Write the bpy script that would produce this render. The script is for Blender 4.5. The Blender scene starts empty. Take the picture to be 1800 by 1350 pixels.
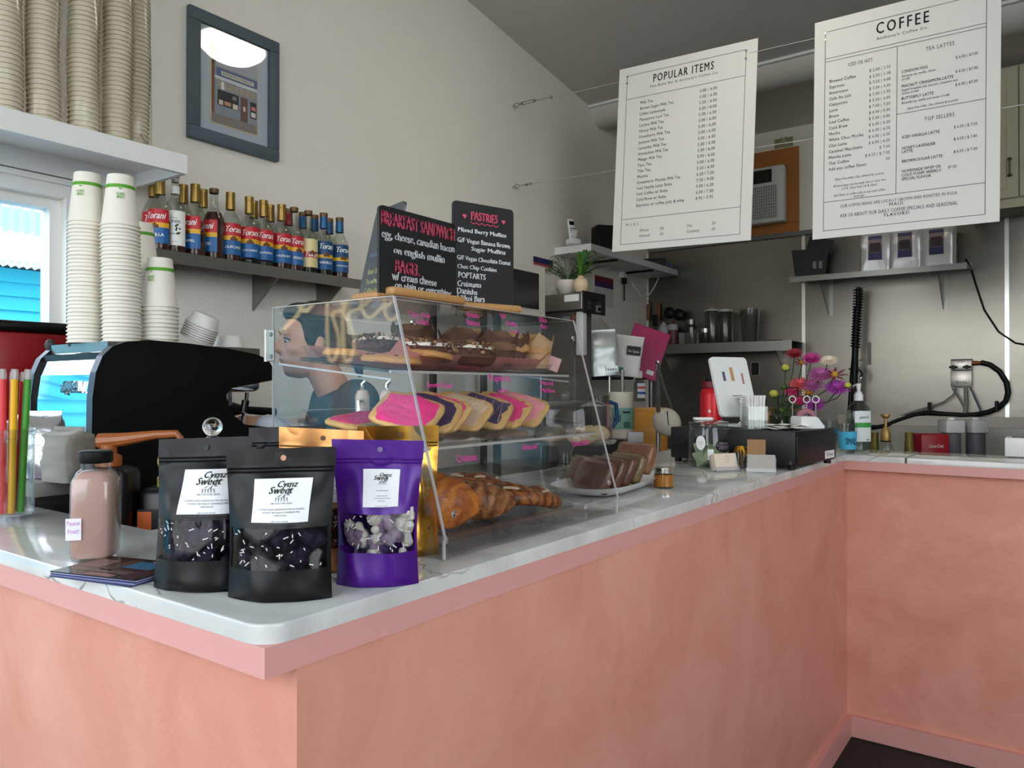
import bpy, bmesh, math, random
from mathutils import Vector, Matrix, Euler, noise
random.seed(7)
PI = math.pi
sc = bpy.context.scene
COL = sc.collection
# ------------------------------------------------------------------ camera
F_PX, YAW, PITCH, CAM_Z = 1345.0, math.radians(35.94), math.radians(0.34), 1.358
cam_d = bpy.data.cameras.new('camera'); cam = bpy.data.objects.new('camera', cam_d); COL.objects.link(cam)
cam_d.sensor_width = 36.0; cam_d.lens = F_PX / 1800 * 36.0; cam_d.clip_start = 0.02; cam_d.clip_end = 200
cam.location = (0, 0, CAM_Z); cam.rotation_euler = (PI/2 + PITCH, 0, YAW)
sc.camera = cam
# ------------------------------------------------------------------ world (bright hazy day)
w = bpy.data.worlds.new('world'); sc.world = w; w.use_nodes = True
nt = w.node_tree; nt.nodes.clear()
wo = nt.nodes.new('ShaderNodeOutputWorld'); bg = nt.nodes.new('ShaderNodeBackground')
tc = nt.nodes.new('ShaderNodeTexCoord'); sx = nt.nodes.new('ShaderNodeSeparateXYZ'); cr = nt.nodes.new('ShaderNodeValToRGB')
cr.color_ramp.elements[0].position = 0.0; cr.color_ramp.elements[0].color = (1.0, 1.0, 1.0, 1)
cr.color_ramp.elements[1].position = 0.7; cr.color_ramp.elements[1].color = (0.62, 0.76, 1.0, 1)
nt.links.new(tc.outputs['Generated'], sx.inputs[0]); nt.links.new(sx.outputs['Z'], cr.inputs[0])
nt.links.new(cr.outputs[0], bg.inputs[0]); nt.links.new(bg.outputs[0], wo.inputs[0])
bg.inputs['Strength'].default_value = 3.3
# ------------------------------------------------------------------ colour management, light paths
vs = sc.view_settings
sc.display_settings.display_device = 'sRGB'
vs.view_transform = 'Standard'; vs.look = 'None'; vs.exposure = 1.1; vs.gamma = 1.0; vs.use_curve_mapping = False
cy = sc.cycles
cy.max_bounces = 9; cy.diffuse_bounces = 5; cy.glossy_bounces = 5; cy.transmission_bounces = 8; cy.transparent_max_bounces = 40
cy.caustics_reflective = False; cy.caustics_refractive = False; cy.sample_clamp_indirect = 6.0
# ------------------------------------------------------------------ pixel -> point
_fw = Vector((-math.sin(YAW)*math.cos(PITCH), math.cos(YAW)*math.cos(PITCH), math.sin(PITCH)))
_rt = Vector((math.cos(YAW), math.sin(YAW), 0)); _up = _rt.cross(_fw)
def at(px, py, X=None, Y=None, Z=None, D=None):
    d = _fw + _rt*((px-900)/F_PX) + _up*((675-py)/F_PX)
    if X is not None: s = X/d.x
    elif Y is not None: s = Y/d.y
    elif Z is not None: s = (Z-CAM_Z)/d.z
    else: s = D
    return Vector((0, 0, CAM_Z)) + d*s
# ------------------------------------------------------------------ mesh helpers
class MB:
    def __init__(s): s.v = []; s.f = []
    def add(s, vs_, fs, M=None):
        o = len(s.v)
        s.v += [tuple(M @ Vector(p)) for p in vs_] if M is not None else [tuple(p) for p in vs_]
        s.f += [tuple(i+o for i in f) for f in fs]
        return s
    def mb(s, other, M=None): return s.add(other.v, other.f, M)
    def box(s, x0, x1, y0, y1, z0, z1, M=None):
        return s.add([(x0,y0,z0),(x1,y0,z0),(x1,y1,z0),(x0,y1,z0),(x0,y0,z1),(x1,y0,z1),(x1,y1,z1),(x0,y1,z1)],
                     [(0,3,2,1),(4,5,6,7),(0,1,5,4),(1,2,6,5),(2,3,7,6),(3,0,4,7)], M)
    def rbox(s, cx, cy_, cz, dx, dy, dz, b=.005, seg=2, M=None):
        bm = bmesh.new(); bmesh.ops.create_cube(bm, size=1)
        bmesh.ops.scale(bm, vec=(dx, dy, dz), verts=bm.verts)
        b = min(b, .49*min(dx, dy, dz))
        bmesh.ops.bevel(bm, geom=bm.edges[:], offset=b, segments=seg, profile=.5, affect='EDGES')
        bmesh.ops.translate(bm, vec=(cx, cy_, cz), verts=bm.verts)
        bm.verts.index_update()
        s.add([v.co[:] for v in bm.verts], [[v.index for v in f.verts] for f in bm.faces], M); bm.free(); return s
    def lathe(s, prof, n=20, c=(0,0,0), sx=1, sy=1, M=None, a0=0, a1=2*PI):
        full = abs(a1-a0-2*PI) < 1e-6; m = n if full else n+1
        vs_ = []; idx = []
        for r, z in prof:
            if r < 1e-7: idx.append([len(vs_)]*m); vs_.append((c[0], c[1], c[2]+z))
            else:
                row = []
                for k in range(m):
                    a = a0+(a1-a0)*k/n; row.append(len(vs_)); vs_.append((c[0]+r*math.cos(a)*sx, c[1]+r*math.sin(a)*sy, c[2]+z))
                idx.append(row)
        fs = []
        for i in range(len(idx)-1):
            for k in range(n):
                k2 = (k+1) % m if full else k+1
                q = [idx[i][k], idx[i][k2], idx[i+1][k2], idx[i+1][k]]; u = []
                for x in q:
                    if x not in u: u.append(x)
                if len(u) > 2: fs.append(u)
        return s.add(vs_, fs, M)
    def cyl(s, c, r, h, n=16, r2=None, M=None):
        r2 = r if r2 is None else r2
        return s.lathe([(0,0),(r,0),(r2,h),(0,h)], n, c, M=M)
    def sph(s, c, r, n=14, k=8, sc_=(1,1,1), M=None):
        T = Matrix.Translation(c) @ Matrix.Diagonal((sc_[0], sc_[1], sc_[2], 1))
        if M is not None: T = M @ T
        return s.lathe([(max(0, r*math.cos(-PI/2+PI*i/k)) if 0 < i < k else 0, r*math.sin(-PI/2+PI*i/k)) for i in range(k+1)], n, M=T)
    def tube(s, pts, r, n=8, closed=False, M=None, caps=True):
        P = [Vector(p) for p in pts]; N = len(P)
        R = r if isinstance(r, (list, tuple)) else [r]*N
        T = []
        for i in range(N):
            a = P[(i-1) % N] if closed or i > 0 else P[i]; b = P[(i+1) % N] if closed or i < N-1 else P[i]
            d = (b-a); T.append(d.normalized() if d.length > 1e-9 else Vector((0,0,1)))
        u = T[0].orthogonal().normalized(); vs_ = []; 
        for i in range(N):
            u = (u - T[i]*u.dot(T[i])); u = u.normalized() if u.length > 1e-6 else T[i].orthogonal().normalized()
            v = T[i].cross(u)
            for k in range(n):
                a = 2*PI*k/n; vs_.append(P[i]+(u*math.cos(a)+v*math.sin(a))*R[i])
        fs = []
        for i in range(N if closed else N-1):
            j = (i+1) % N
            for k in range(n): fs.append((i*n+k, i*n+(k+1) % n, j*n+(k+1) % n, j*n+k))
        if caps and not closed: fs.append(tuple(range(n))[::-1]); fs.append(tuple(range((N-1)*n, N*n)))
        return s.add(vs_, fs, M)
    def prism(s, poly, h0, h1, plane='xy', M=None):
        n = len(poly)
        def P(a, b, h): return {'xy': (a,b,h), 'xz': (a,h,b), 'yz': (h,a,b)}[plane]
        vs_ = [P(a,b,h0) for a, b in poly]+[P(a,b,h1) for a, b in poly]
        fs = [tuple(range(n))[::-1], tuple(range(n, 2*n))]+[(i, (i+1) % n, n+(i+1) % n, n+i) for i in range(n)]
        return s.add(vs_, fs, M)
    def grid(s, fn, nu, nv, M=None):
        vs_ = [fn(i/nu, j/nv) for j in range(nv+1) for i in range(nu+1)]
        fs = [(j*(nu+1)+i, j*(nu+1)+i+1, (j+1)*(nu+1)+i+1, (j+1)*(nu+1)+i) for j in range(nv) for i in range(nu)]
        return s.add(vs_, fs, M)
    def mesh(s, name):
        me = bpy.data.meshes.new(name); me.from_pydata(s.v, [], s.f)
        bm = bmesh.new(); bm.from_mesh(me); bmesh.ops.recalc_face_normals(bm, faces=bm.faces[:]); bm.to_mesh(me); bm.free()
        return me
def mk(name, mb, mat, parent=None, loc=None, rot=None, smooth=35, recalc=True):
    if isinstance(mb, MB):
        me = mb.mesh(name)
        if smooth:
            me.polygons.foreach_set('use_smooth', [True]*len(me.polygons)); me.set_sharp_from_angle(angle=math.radians(smooth))
    else: me = mb
    if mat is not None and len(me.materials) == 0: me.materials.append(mat)
    o = bpy.data.objects.new(name, me); COL.objects.link(o)
    if parent is not None: o.parent = parent
    if loc is not None: o.location = loc
    if rot is not None: o.rotation_euler = rot
    return o
def tag(o, label=None, cat=None, group=None, kind=None):
    if label: o['label'] = label
    if cat: o['category'] = cat
    if group: o['group'] = group
    if kind: o['kind'] = kind
    return o
def thing(name, label, cat, loc=(0,0,0), rot=(0,0,0), group=None):
    o = bpy.data.objects.new(name, None); COL.objects.link(o); o.empty_display_size = .05
    o.location = loc; o.rotation_euler = rot if isinstance(rot, (tuple, list, Euler)) else (0,0,rot)
    return tag(o, label, cat, group)
def struct(name, mb, mat, parent=None, smooth=35):
    o = mk(name, mb, mat, parent, smooth=smooth)
    if parent is None: o['kind'] = 'structure'
    return o
def solo(name, label, cat, mb, mat, loc=(0,0,0), rot=(0,0,0), group=None, smooth=35):
    return tag(mk(name, mb, mat, None, loc, rot if isinstance(rot, (tuple, list)) else (0,0,rot), smooth), label, cat, group)
def dup(root, loc, rot=None, label=None, group=None):
    def cp(o, par):
        c = o.copy(); COL.objects.link(c)
        if par is not None: c.parent = par
        for ch in [x for x in o.children]: cp(ch, c)
        return c
    r = cp(root, None); r.location = loc
    if rot is not None: r.rotation_euler = rot if isinstance(rot, (tuple, list)) else (0,0,rot)
    if label: r['label'] = label
    if group: r['group'] = group
    return r
# ------------------------------------------------------------------ text
_tc = {}
def txt(s_, size=1.0, align='CENTER', shear=0.0, bold=0.0, res=2, jit=0.0, sp=1.0):
    """lettering as (verts, faces) in the xy plane"""
    k = (s_, size, align, shear, bold, res, jit, sp)
    if k in _tc: return _tc[k]
    def one(t, al):
        cu = bpy.data.curves.new('lettering', 'FONT'); cu.body = t; cu.size = 1.0; cu.align_x = al
        cu.resolution_u = res; cu.shear = shear; cu.space_character = sp
        ob = bpy.data.objects.new('lettering', cu); me = bpy.data.meshes.new_from_object(ob)
        vs_ = [v.co.copy() for v in me.vertices]; fs = [tuple(p.vertices) for p in me.polygons]
        bpy.data.meshes.remove(me); bpy.data.objects.remove(ob); bpy.data.curves.remove(cu)
        return vs_, fs
    m = MB(); vs_, fs = one(s_, align)
    if jit:
        rr = random.Random(s_)
        ph = rr.random()*9
        vs_ = [Vector((v.x + jit*.5*noise.noise((v.x*2.1+ph, v.y*2.1, 3)), v.y + jit*noise.noise((v.x*1.7+ph, v.y*1.3, 0)), 0)) for v in vs_]
    for d in ((-bold*.9, bold*.9) if bold else (0,)): m.add([((v.x+d)*size, (v.y+(bold*.35 if d > 0 else 0))*size, 0) for v in vs_], fs)
    _tc[k] = m; return m
def fit_w(m, width=None, h=None):
    """scale a text MB to a given width (x only) and height"""
    xs = [v[0] for v in m.v]; ys = [v[1] for v in m.v]
    kx = width/(max(xs)-min(xs)) if width else 1; ky = h/(max(ys)-min(ys)) if h else kx
    if not width: kx = ky
    r = MB(); r.add([(v[0]*kx, v[1]*ky, 0) for v in m.v], m.f); return r
UP = Matrix.Rotation(PI/2, 4, 'X')            # xy lettering -> upright xz, facing -y
def place(m, tgt, x, z, y=0.0):               # put upright lettering in a target MB at (x, y, z)
    tgt.mb(m, Matrix.Translation((x, y, z)) @ UP)
def wrap(m, R, z, y_off=0.0, ang=0.0, tgt=None, taper=0.0):
    t = tgt or MB()
    t.add([((R+y_off+taper*p[1])*math.sin(p[0]/R+ang), -(R+y_off+taper*p[1])*math.cos(p[0]/R+ang), z+p[1]) for p in m.v], m.f); return t
# ------------------------------------------------------------------ materials
def C(r, g, b): 
    f = lambda c: (c/255/12.92 if c/255 <= .04045 else ((c/255+.055)/1.055)**2.4)
    return (f(r), f(g), f(b), 1)
_mc = {}
def mat(name, col, rough=.5, metal=0.0, var=.06, scale=12.0, bump=0.0, bscale=60.0, spec=.5, emit=0.0, trans=0.0, ior=1.45, coat=0.0, sss=0.0, stretch=(1,1,1), alpha=1.0):
    if name in _mc: return _mc[name]
    m = bpy.data.materials.new(name); m.use_nodes = True; n = m.node_tree.nodes; l = m.node_tree.links
    b = n['Principled BSDF']; b.inputs['Roughness'].default_value = rough; b.inputs['Metallic'].default_value = metal
    b.inputs['Specular IOR Level'].default_value = spec; b.inputs['IOR'].default_value = ior
    b.inputs['Transmission Weight'].default_value = trans; b.inputs['Coat Weight'].default_value = coat; b.inputs['Alpha'].default_value = alpha
    if sss: b.inputs['Subsurface Weight'].default_value = sss; b.inputs['Subsurface Radius'].default_value = (.012,.006,.004)
    col = C(*col)
    t = n.new('ShaderNodeTexCoord'); mp = n.new('ShaderNodeMapping'); mp.inputs['Scale'].default_value = stretch
    nz = n.new('ShaderNodeTexNoise'); nz.inputs['Scale'].default_value = scale; nz.inputs['Detail'].default_value = 4
    l.new(t.outputs['Object'], mp.inputs[0]); l.new(mp.outputs[0], nz.inputs['Vector'])
    mx = n.new('ShaderNodeMix'); mx.data_type = 'RGBA'
    mx.inputs['A'].default_value = tuple(c*(1-var) for c in col[:3])+(1,); mx.inputs['B'].default_value = tuple(min(1, c*(1+var)) for c in col[:3])+(1,)
    l.new(nz.outputs['Fac'], mx.inputs['Factor']); l.new(mx.outputs['Result'], b.inputs['Base Color'])
    if emit: b.inputs['Emission Color'].default_value = col; b.inputs['Emission Strength'].default_value = emit
    if bump:
        n2 = n.new('ShaderNodeTexNoise'); n2.inputs['Scale'].default_value = bscale; n2.inputs['Detail'].default_value = 3
        bp = n.new('ShaderNodeBump'); bp.inputs['Strength'].default_value = bump; bp.inputs['Distance'].default_value = .01
        l.new(mp.outputs[0], n2.inputs['Vector']); l.new(n2.outputs['Fac'], bp.inputs['Height']); l.new(bp.outputs[0], b.inputs['Normal'])
    _mc[name] = m; return m
def clear(name, tint=(250,250,250), ior=1.45, rough=.02, gl=1.0, haze=0.0):
    """thin clear sheet: tinted see-through plus fresnel reflection"""
    if name in _mc: return _mc[name]
    m = bpy.data.materials.new(name); m.use_nodes = True; n = m.node_tree.nodes; l = m.node_tree.links; n.clear()
    o = n.new('ShaderNodeOutputMaterial'); tr = n.new('ShaderNodeBsdfTransparent'); g = n.new('ShaderNodeBsdfGlossy'); fr = n.new('ShaderNodeFresnel'); mx = n.new('ShaderNodeMixShader')
    tr.inputs[0].default_value = C(*tint); g.inputs['Roughness'].default_value = rough; g.inputs['Color'].default_value = (gl,gl,gl,1); ge = n.new('ShaderNodeNewGeometry'); mi = n.new('ShaderNodeMix'); mi.inputs['A'].default_value = ior; mi.inputs['B'].default_value = 1/ior
    l.new(ge.outputs['Backfacing'], mi.inputs['Factor']); l.new(mi.outputs['Result'], fr.inputs['IOR'])
    l.new(fr.outputs[0], mx.inputs[0]); l.new(tr.outputs[0], mx.inputs[1]); l.new(g.outputs[0], mx.inputs[2])
    if haze:
        d = n.new('ShaderNodeBsdfDiffuse'); d.inputs[0].default_value = C(225,222,218); m2 = n.new('ShaderNodeMixShader'); m2.inputs[0].default_value = haze
        l.new(mx.outputs[0], m2.inputs[1]); l.new(d.outputs[0], m2.inputs[2]); l.new(m2.outputs[0], o.inputs[0])
    else: l.new(mx.outputs[0], o.inputs[0])
    _mc[name] = m; return m
def ramp_mat(name, stops, rough=.5, axis='Z', coord='Generated', interp='CONSTANT', metal=0.0):
    """flat print in bands along one axis"""
    if name in _mc: return _mc[name]
    m = bpy.data.materials.new(name); m.use_nodes = True; n = m.node_tree.nodes; l = m.node_tree.links
    b = n['Principled BSDF']; b.inputs['Roughness'].default_value = rough; b.inputs['Metallic'].default_value = metal
    t = n.new('ShaderNodeTexCoord'); s_ = n.new('ShaderNodeSeparateXYZ'); r = n.new('ShaderNodeValToRGB'); r.color_ramp.interpolation = interp
    l.new(t.outputs[coord], s_.inputs[0]); l.new(s_.outputs[axis], r.inputs[0]); l.new(r.outputs[0], b.inputs['Base Color'])
    e = r.color_ramp.elements
    e[0].position, e[0].color = stops[0][0], C(*stops[0][1])
    e[1].position, e[1].color = stops[1][0], C(*stops[1][1])
    for p, c in stops[2:]:
        q = e.new(p); q.color = C(*c)
    _mc[name] = m; return m
# ================================================================== surfaces
XL, XR, YF, YB = -2.92, 3.3, -2.2, 6.0          # room walls
HC = 1.10                                       # counter top
def ceil_z(y): return 3.70-.14*(y-3.57)
WALL = mat('wall_paint', (236,231,221), .75, var=.025, scale=3, bump=.25, bscale=90)
CEIL = mat('ceiling_paint', (212,207,198), .8, var=.02, scale=3, bump=.12, bscale=70)
WHITE = mat('white_paint', (236,236,234), .45, var=.02, bump=.05, bscale=80)
STEEL = mat('brushed_steel', (128,123,115), .30, 1.0, var=.14, scale=2.2, bump=.10, bscale=3.0, stretch=(1,1,2.2))
STEEL2 = mat('shelf_steel', (150,147,142), .36, 1.0, var=.08, scale=6)
CHROME = mat('chrome', (230,232,235), .05, 1.0, var=.02)
BLACK = mat('black_plastic', (9,9,10), .45, var=.1, spec=.35)
BLACKG = mat('black_gloss', (9,9,10), .22, var=.1)
WIRE = mat('wire_metal', (165,165,165), .35, 1.0, var=.05)
GREY = mat('grey_plastic', (120,118,115), .5)
DKGREY = mat('dark_grey', (55,54,53), .55)
WOOD = mat('pine_wood', (176,110,52), .5, var=.22, scale=9, stretch=(1,1,8), bump=.1, bscale=40)
WOODL = mat('stand_wood', (188,140,86), .5, var=.14, scale=30, stretch=(6,1,1))
PAPER = mat('white_paper', (238,237,232), .7, var=.015)
ACR = clear('acrylic', (253,253,253), 1.36, .012, gl=.6)
ACRE = clear('acrylic_edge', (226,214,232), 2.2, .12, haze=.45)
GLASS = clear('clear_glass', (244,246,245), 1.5, .01)
FILM = clear('plastic_film', (246,244,240), 1.5, .16)
PINKINK = mat('pink_marker', (236,70,170), .6, var=.05)
WHITEINK = mat('white_marker', (240,240,238), .6, var=.03)
def pink_plaster(name, a, b, rough):
    m = bpy.data.materials.new(name); m.use_nodes = True; n = m.node_tree.nodes; l = m.node_tree.links; p = n['Principled BSDF']
    t = n.new('ShaderNodeTexCoord'); nz = n.new('ShaderNodeTexNoise'); nz.inputs['Scale'].default_value = 4.2; nz.inputs['Detail'].default_value = 9; nz.inputs['Distortion'].default_value = .8; nz.inputs['Roughness'].default_value = .62
    r = n.new('ShaderNodeValToRGB'); r.color_ramp.elements[0].position = .3; r.color_ramp.elements[0].color = C(*a); r.color_ramp.elements[1].position = .72; r.color_ramp.elements[1].color = C(*b)
    n2 = n.new('ShaderNodeTexNoise'); n2.inputs['Scale'].default_value = 14; n2.inputs['Detail'].default_value = 5; n2.inputs['Distortion'].default_value = 2
    mr = n.new('ShaderNodeMapRange'); mr.inputs['To Min'].default_value = rough-.08; mr.inputs['To Max'].default_value = rough+.14
    bp = n.new('ShaderNodeBump'); bp.inputs['Strength'].default_value = .12; bp.inputs['Distance'].default_value = .01
    l.new(t.outputs['Object'], nz.inputs['Vector']); l.new(t.outputs['Object'], n2.inputs['Vector']); l.new(nz.outputs['Fac'], r.inputs[0]); l.new(r.outputs[0], p.inputs['Base Color'])
    l.new(n2.outputs['Fac'], mr.inputs['Value']); l.new(mr.outputs[0], p.inputs['Roughness']); l.new(n2.outputs['Fac'], bp.inputs['Height']); l.new(bp.outputs[0], p.inputs['Normal'])
    return m
PLASTER = pink_plaster('pink_plaster', (214,143,121), (229,166,146), .40)
PTRIM = mat('pink_trim', (220,160,152), .4, var=.03, scale=5, bump=.04, bscale=40)
def stone_mat():
    m = bpy.data.materials.new('veined_stone'); m.use_nodes = True; n = m.node_tree.nodes; l = m.node_tree.links; p = n['Principled BSDF']
    p.inputs['Roughness'].default_value = .09
    t = n.new('ShaderNodeTexCoord'); nz = n.new('ShaderNodeTexNoise'); nz.inputs['Scale'].default_value = 2.5; nz.inputs['Detail'].default_value = 6; nz.inputs['Distortion'].default_value = 1.2
    mp = n.new('ShaderNodeMapping'); mp.inputs['Rotation'].default_value = (0,0,.7); mp.inputs['Scale'].default_value = (1,2.4,1)
    r = n.new('ShaderNodeValToRGB'); r.color_ramp.elements[0].position = .33; r.color_ramp.elements[0].color = C(190,190,187); r.color_ramp.elements[1].position = .62; r.color_ramp.elements[1].color = C(216,216,212)
    v = n.new('ShaderNodeTexVoronoi'); v.feature = 'DISTANCE_TO_EDGE'; v.inputs['Scale'].default_value = 2.6
    ad = n.new('ShaderNodeVectorMath'); ad.operation = 'ADD'; sc3 = n.new('ShaderNodeVectorMath'); sc3.operation = 'SCALE'; sc3.inputs['Scale'].default_value = .35
    n3 = n.new('ShaderNodeTexNoise'); n3.inputs['Scale'].default_value = 4; n3.inputs['Detail'].default_value = 4
    l.new(t.outputs['Object'], mp.inputs[0]); l.new(mp.outputs[0], nz.inputs['Vector']); l.new(nz.outputs['Fac'], r.inputs[0])
    l.new(t.outputs['Object'], n3.inputs['Vector']); l.new(n3.outputs['Color'], sc3.inputs[0]); l.new(t.outputs['Object'], ad.inputs[0]); l.new(sc3.outputs[0], ad.inputs[1]); l.new(ad.outputs[0], v.inputs['Vector'])
    r2 = n.new('ShaderNodeValToRGB'); r2.color_ramp.elements[0].position = 0.0; r2.color_ramp.elements[0].color = (.75,.75,.75,1); r2.color_ramp.elements[1].position = .009; r2.color_ramp.elements[1].color = (0,0,0,1)
    n4 = n.new('ShaderNodeTexNoise'); n4.inputs['Scale'].default_value = 3.1; r4 = n.new('ShaderNodeValToRGB'); r4.color_ramp.elements[0].position = .44; r4.color_ramp.elements[1].position = .52
    l.new(ad.outputs[0], n4.inputs['Vector']); l.new(n4.outputs['Fac'], r4.inputs[0])
    mu = n.new('ShaderNodeMath'); mu.operation = 'MULTIPLY'; l.new(r2.outputs[0], mu.inputs[0]); l.new(r4.outputs[0], mu.inputs[1]); l.new(v.outputs['Distance'], r2.inputs[0])
    mx = n.new('ShaderNodeMix'); mx.data_type = 'RGBA'; mx.inputs['B'].default_value = C(62,60,56)
    l.new(mu.outputs[0], mx.inputs['Factor']); l.new(r.outputs[0], mx.inputs['A']); l.new(mx.outputs['Result'], p.inputs['Base Color'])
    return m
STONE = stone_mat()
FLOORM = mat('dark_floor_mat', (34,32,31), .7, var=.3, scale=60, bump=.6, bscale=160)
# ================================================================== room shell
struct('floor', MB().box(XL-.12, XR+.12, YF-.12, YB+.12, -.06, 0), FLOORM)
m = MB(); y0, y1 = YF-.12, YB+.12
m.add([(XL-.12,y0,ceil_z(y0)),(XR+.12,y0,ceil_z(y0)),(XR+.12,y1,ceil_z(y1)),(XL-.12,y1,ceil_z(y1)),
       (XL-.12,y0,ceil_z(y0)+.12),(XR+.12,y0,ceil_z(y0)+.12),(XR+.12,y1,ceil_z(y1)+.12),(XL-.12,y1,ceil_z(y1)+.12)],
      [(0,3,2,1),(4,5,6,7),(0,1,5,4),(1,2,6,5),(2,3,7,6),(3,0,4,7)])
struct('ceiling', m, CEIL)
m = MB(); yb = 5.03; m.tube([(XL, yb+.15, ceil_z(yb+.15)+.045), (XR, yb+.15, ceil_z(yb+.15)+.045)], .15, 28)
struct('trim_1', m, CEIL)
m = MB().box(XL, XR, yb-.02, yb+.02, ceil_z(yb)-.015, ceil_z(yb)+.02)
struct('trim_2', m, WHITE)
def wall_with_holes(axis, c0, c1, a0, a1, z0, z1, holes):
    """wall slab between c0..c1 on one axis, spanning a0..a1 on the other, with rectangular holes (a,b,zl,zh)"""
    m = MB()
    def bx(p, q, s, t):
        if axis == 'x': m.box(c0, c1, p, q, s, t)
        else: m.box(p, q, c0, c1, s, t)
    a = a0
    for (p, q, s, t) in holes:
        bx(a, p, z0, z1); bx(p, q, z0, s); bx(p, q, t, z1); a = q
    bx(a, a1, z0, z1); return m
RW = (-2.0, 1.1, .9, 3.7); W1 = (.25, 1.28, 1.12, 2.04); W2 = (-1.75, -.05, .8, 2.55)  # RW is an unseen window, added and sized to light the counter front
struct('wall_left', wall_with_holes('x', XL-.12, XL, YF, YB, 0, 4.6, [W2, W1]), WALL)
struct('wall_right', wall_with_holes('x', XR, XR+.12, YF, YB, 0, 4.6, [RW]), WALL)
wallb = struct('wall_back', MB().box(XL, XR, YB, YB+.12, 0, 4.6), WALL)
FW = (-2.5, .7, .9, 3.4)
struct('wall_front', wall_with_holes('y', YF-.12, YF, XL-.12, XR+.12, 0, 4.6, [FW]), WALL)
def window(n, axis, c, hole, mull=(), sg=1):
    a0, a1, z0, z1 = hole; fr = MB(); t = .035
    def bx(m, p, q, s, u, d0, d1):
        d0, d1 = sorted((sg*d0, sg*d1))
        if axis == 'x': m.box(c+d0, c+d1, p, q, s, u)
        else: m.box(p, q, c+d0, c+d1, s, u)
    bx(fr, a0, a0+t, z0+t, z1-t, -.10, -.03); bx(fr, a1-t, a1, z0+t, z1-t, -.10, -.03); bx(fr, a0, a1, z0, z0+t, -.10, -.03); bx(fr, a0, a1, z1-t, z1, -.10, -.03)
    for q in mull: bx(fr, q-.03, q+.03, z0+t, z1-t, -.10, -.03)
    o = struct('window_%d' % n, fr, WHITE)
    g = MB(); bx(g, a0+t, a1-t, z0+t, z1-t, -.07, -.064); mk('pane', g, GLASS, o)
    cs = MB(); k = .045
    bx(cs, a0-k, a0, z0, z1, .0, .018); bx(cs, a1, a1+k, z0, z1, .0, .018); bx(cs, a0-k, a1+k, z1, z1+k, .0, .018); bx(cs, a0-k-.02, a1+k+.02, z0-k, z0, .0, .05)
    bx(cs, a0-k, a1+k, z1+k, z1+k+.02, 0, .03)
    mk('casing', cs, WHITE, o); return o
window(1, 'x', XL, W1); window(2, 'x', XL, W2, (-.9,)); window(3, 'y', YF, FW, (-.9,)); window(4, 'x', XR, RW, (-.8,), -1)  # the right wall window is out of view, added for its light
def portal(name, loc, rot, sx_, sy_):
    d = bpy.data.lights.new(name, 'AREA'); d.shape = 'RECTANGLE'; d.size = sx_; d.size_y = sy_; d.cycles.is_portal = True
    o = bpy.data.objects.new(name, d); COL.objects.link(o); o.location = loc; o.rotation_euler = rot
portal('window_portal_front', ((FW[0]+FW[1])/2, YF-.13, (FW[2]+FW[3])/2), (-PI/2, 0, PI), FW[1]-FW[0], FW[3]-FW[2])
portal('window_portal_right', (XR+.13, (RW[0]+RW[1])/2, (RW[2]+RW[3])/2), (PI/2, 0, PI/2), RW[1]-RW[0], RW[3]-RW[2])
portal('window_portal_near', (XL-.13, (W2[0]+W2[1])/2, (W2[2]+W2[3])/2), (PI/2, 0, -PI/2), W2[1]-W2[0], W2[3]-W2[2])
portal('window_portal_far', (XL-.13, (W1[0]+W1[1])/2, (W1[2]+W1[3])/2), (PI/2, 0, -PI/2), W1[1]-W1[0], W1[3]-W1[2])
# ---- outside: paving, the teal neighbour
struct('floor_outside', MB().box(-30, 30, -40, 30, -.3, -.08), mat('paving', (186,182,174), .9, var=.1, scale=2))
TEAL = mat('teal_siding', (40,178,204), .6, var=.06, scale=4)
tb = thing('neighbouring_building', 'teal weatherboard building with corrugated white eaves outside the window', 'building', (-6.1, 0, 0))
mk('wall', MB().box(-3, -.03, -9, 9, -.1, 2.2), TEAL, tb)
pl = MB(); pl.add([(0,-9,0),(0,9,0),(.028,9,0),(.028,-9,0),(.002,-9,.1),(.002,9,.1)], [(0,1,2,3),(3,2,5,4),(0,4,5,1),(0,3,4),(1,5,2)])
pm = pl.mesh('siding_plank'); pm.materials.append(TEAL)
for i in range(22): mk('siding_plank', pm, None, tb, loc=(-.03, 0, .02+i*.1))
def corrug(zb, h, x, amp=.009, per=.05):
    m = MB(); N = int(18/per*4)
    m.grid(lambda u, v: (x+v*.0+amp*math.sin(u*18/per*2*PI), -9+u*18, zb+v*h+.009*math.sin(u*18/per*2*PI)), N, 1); return m
mk('eave_sheet', corrug(2.2, .07, .22), mat('pale_blue_metal', (190,214,240), .4), tb, smooth=0)
mk('upper_wall', MB().box(-3, -.2, -9, 9, 2.2, 2.52), mat('white_siding', (244,244,244), .6), tb)
mk('eave_soffit', MB().box(-.2, .22, -9, 9, 2.24, 2.27), WHITE, tb)
mk('roof_sheet', corrug(2.5, .18, -.1, .012, .07), mat('blue_metal_roof', (150,186,238), .45), tb, smooth=0)
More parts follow.
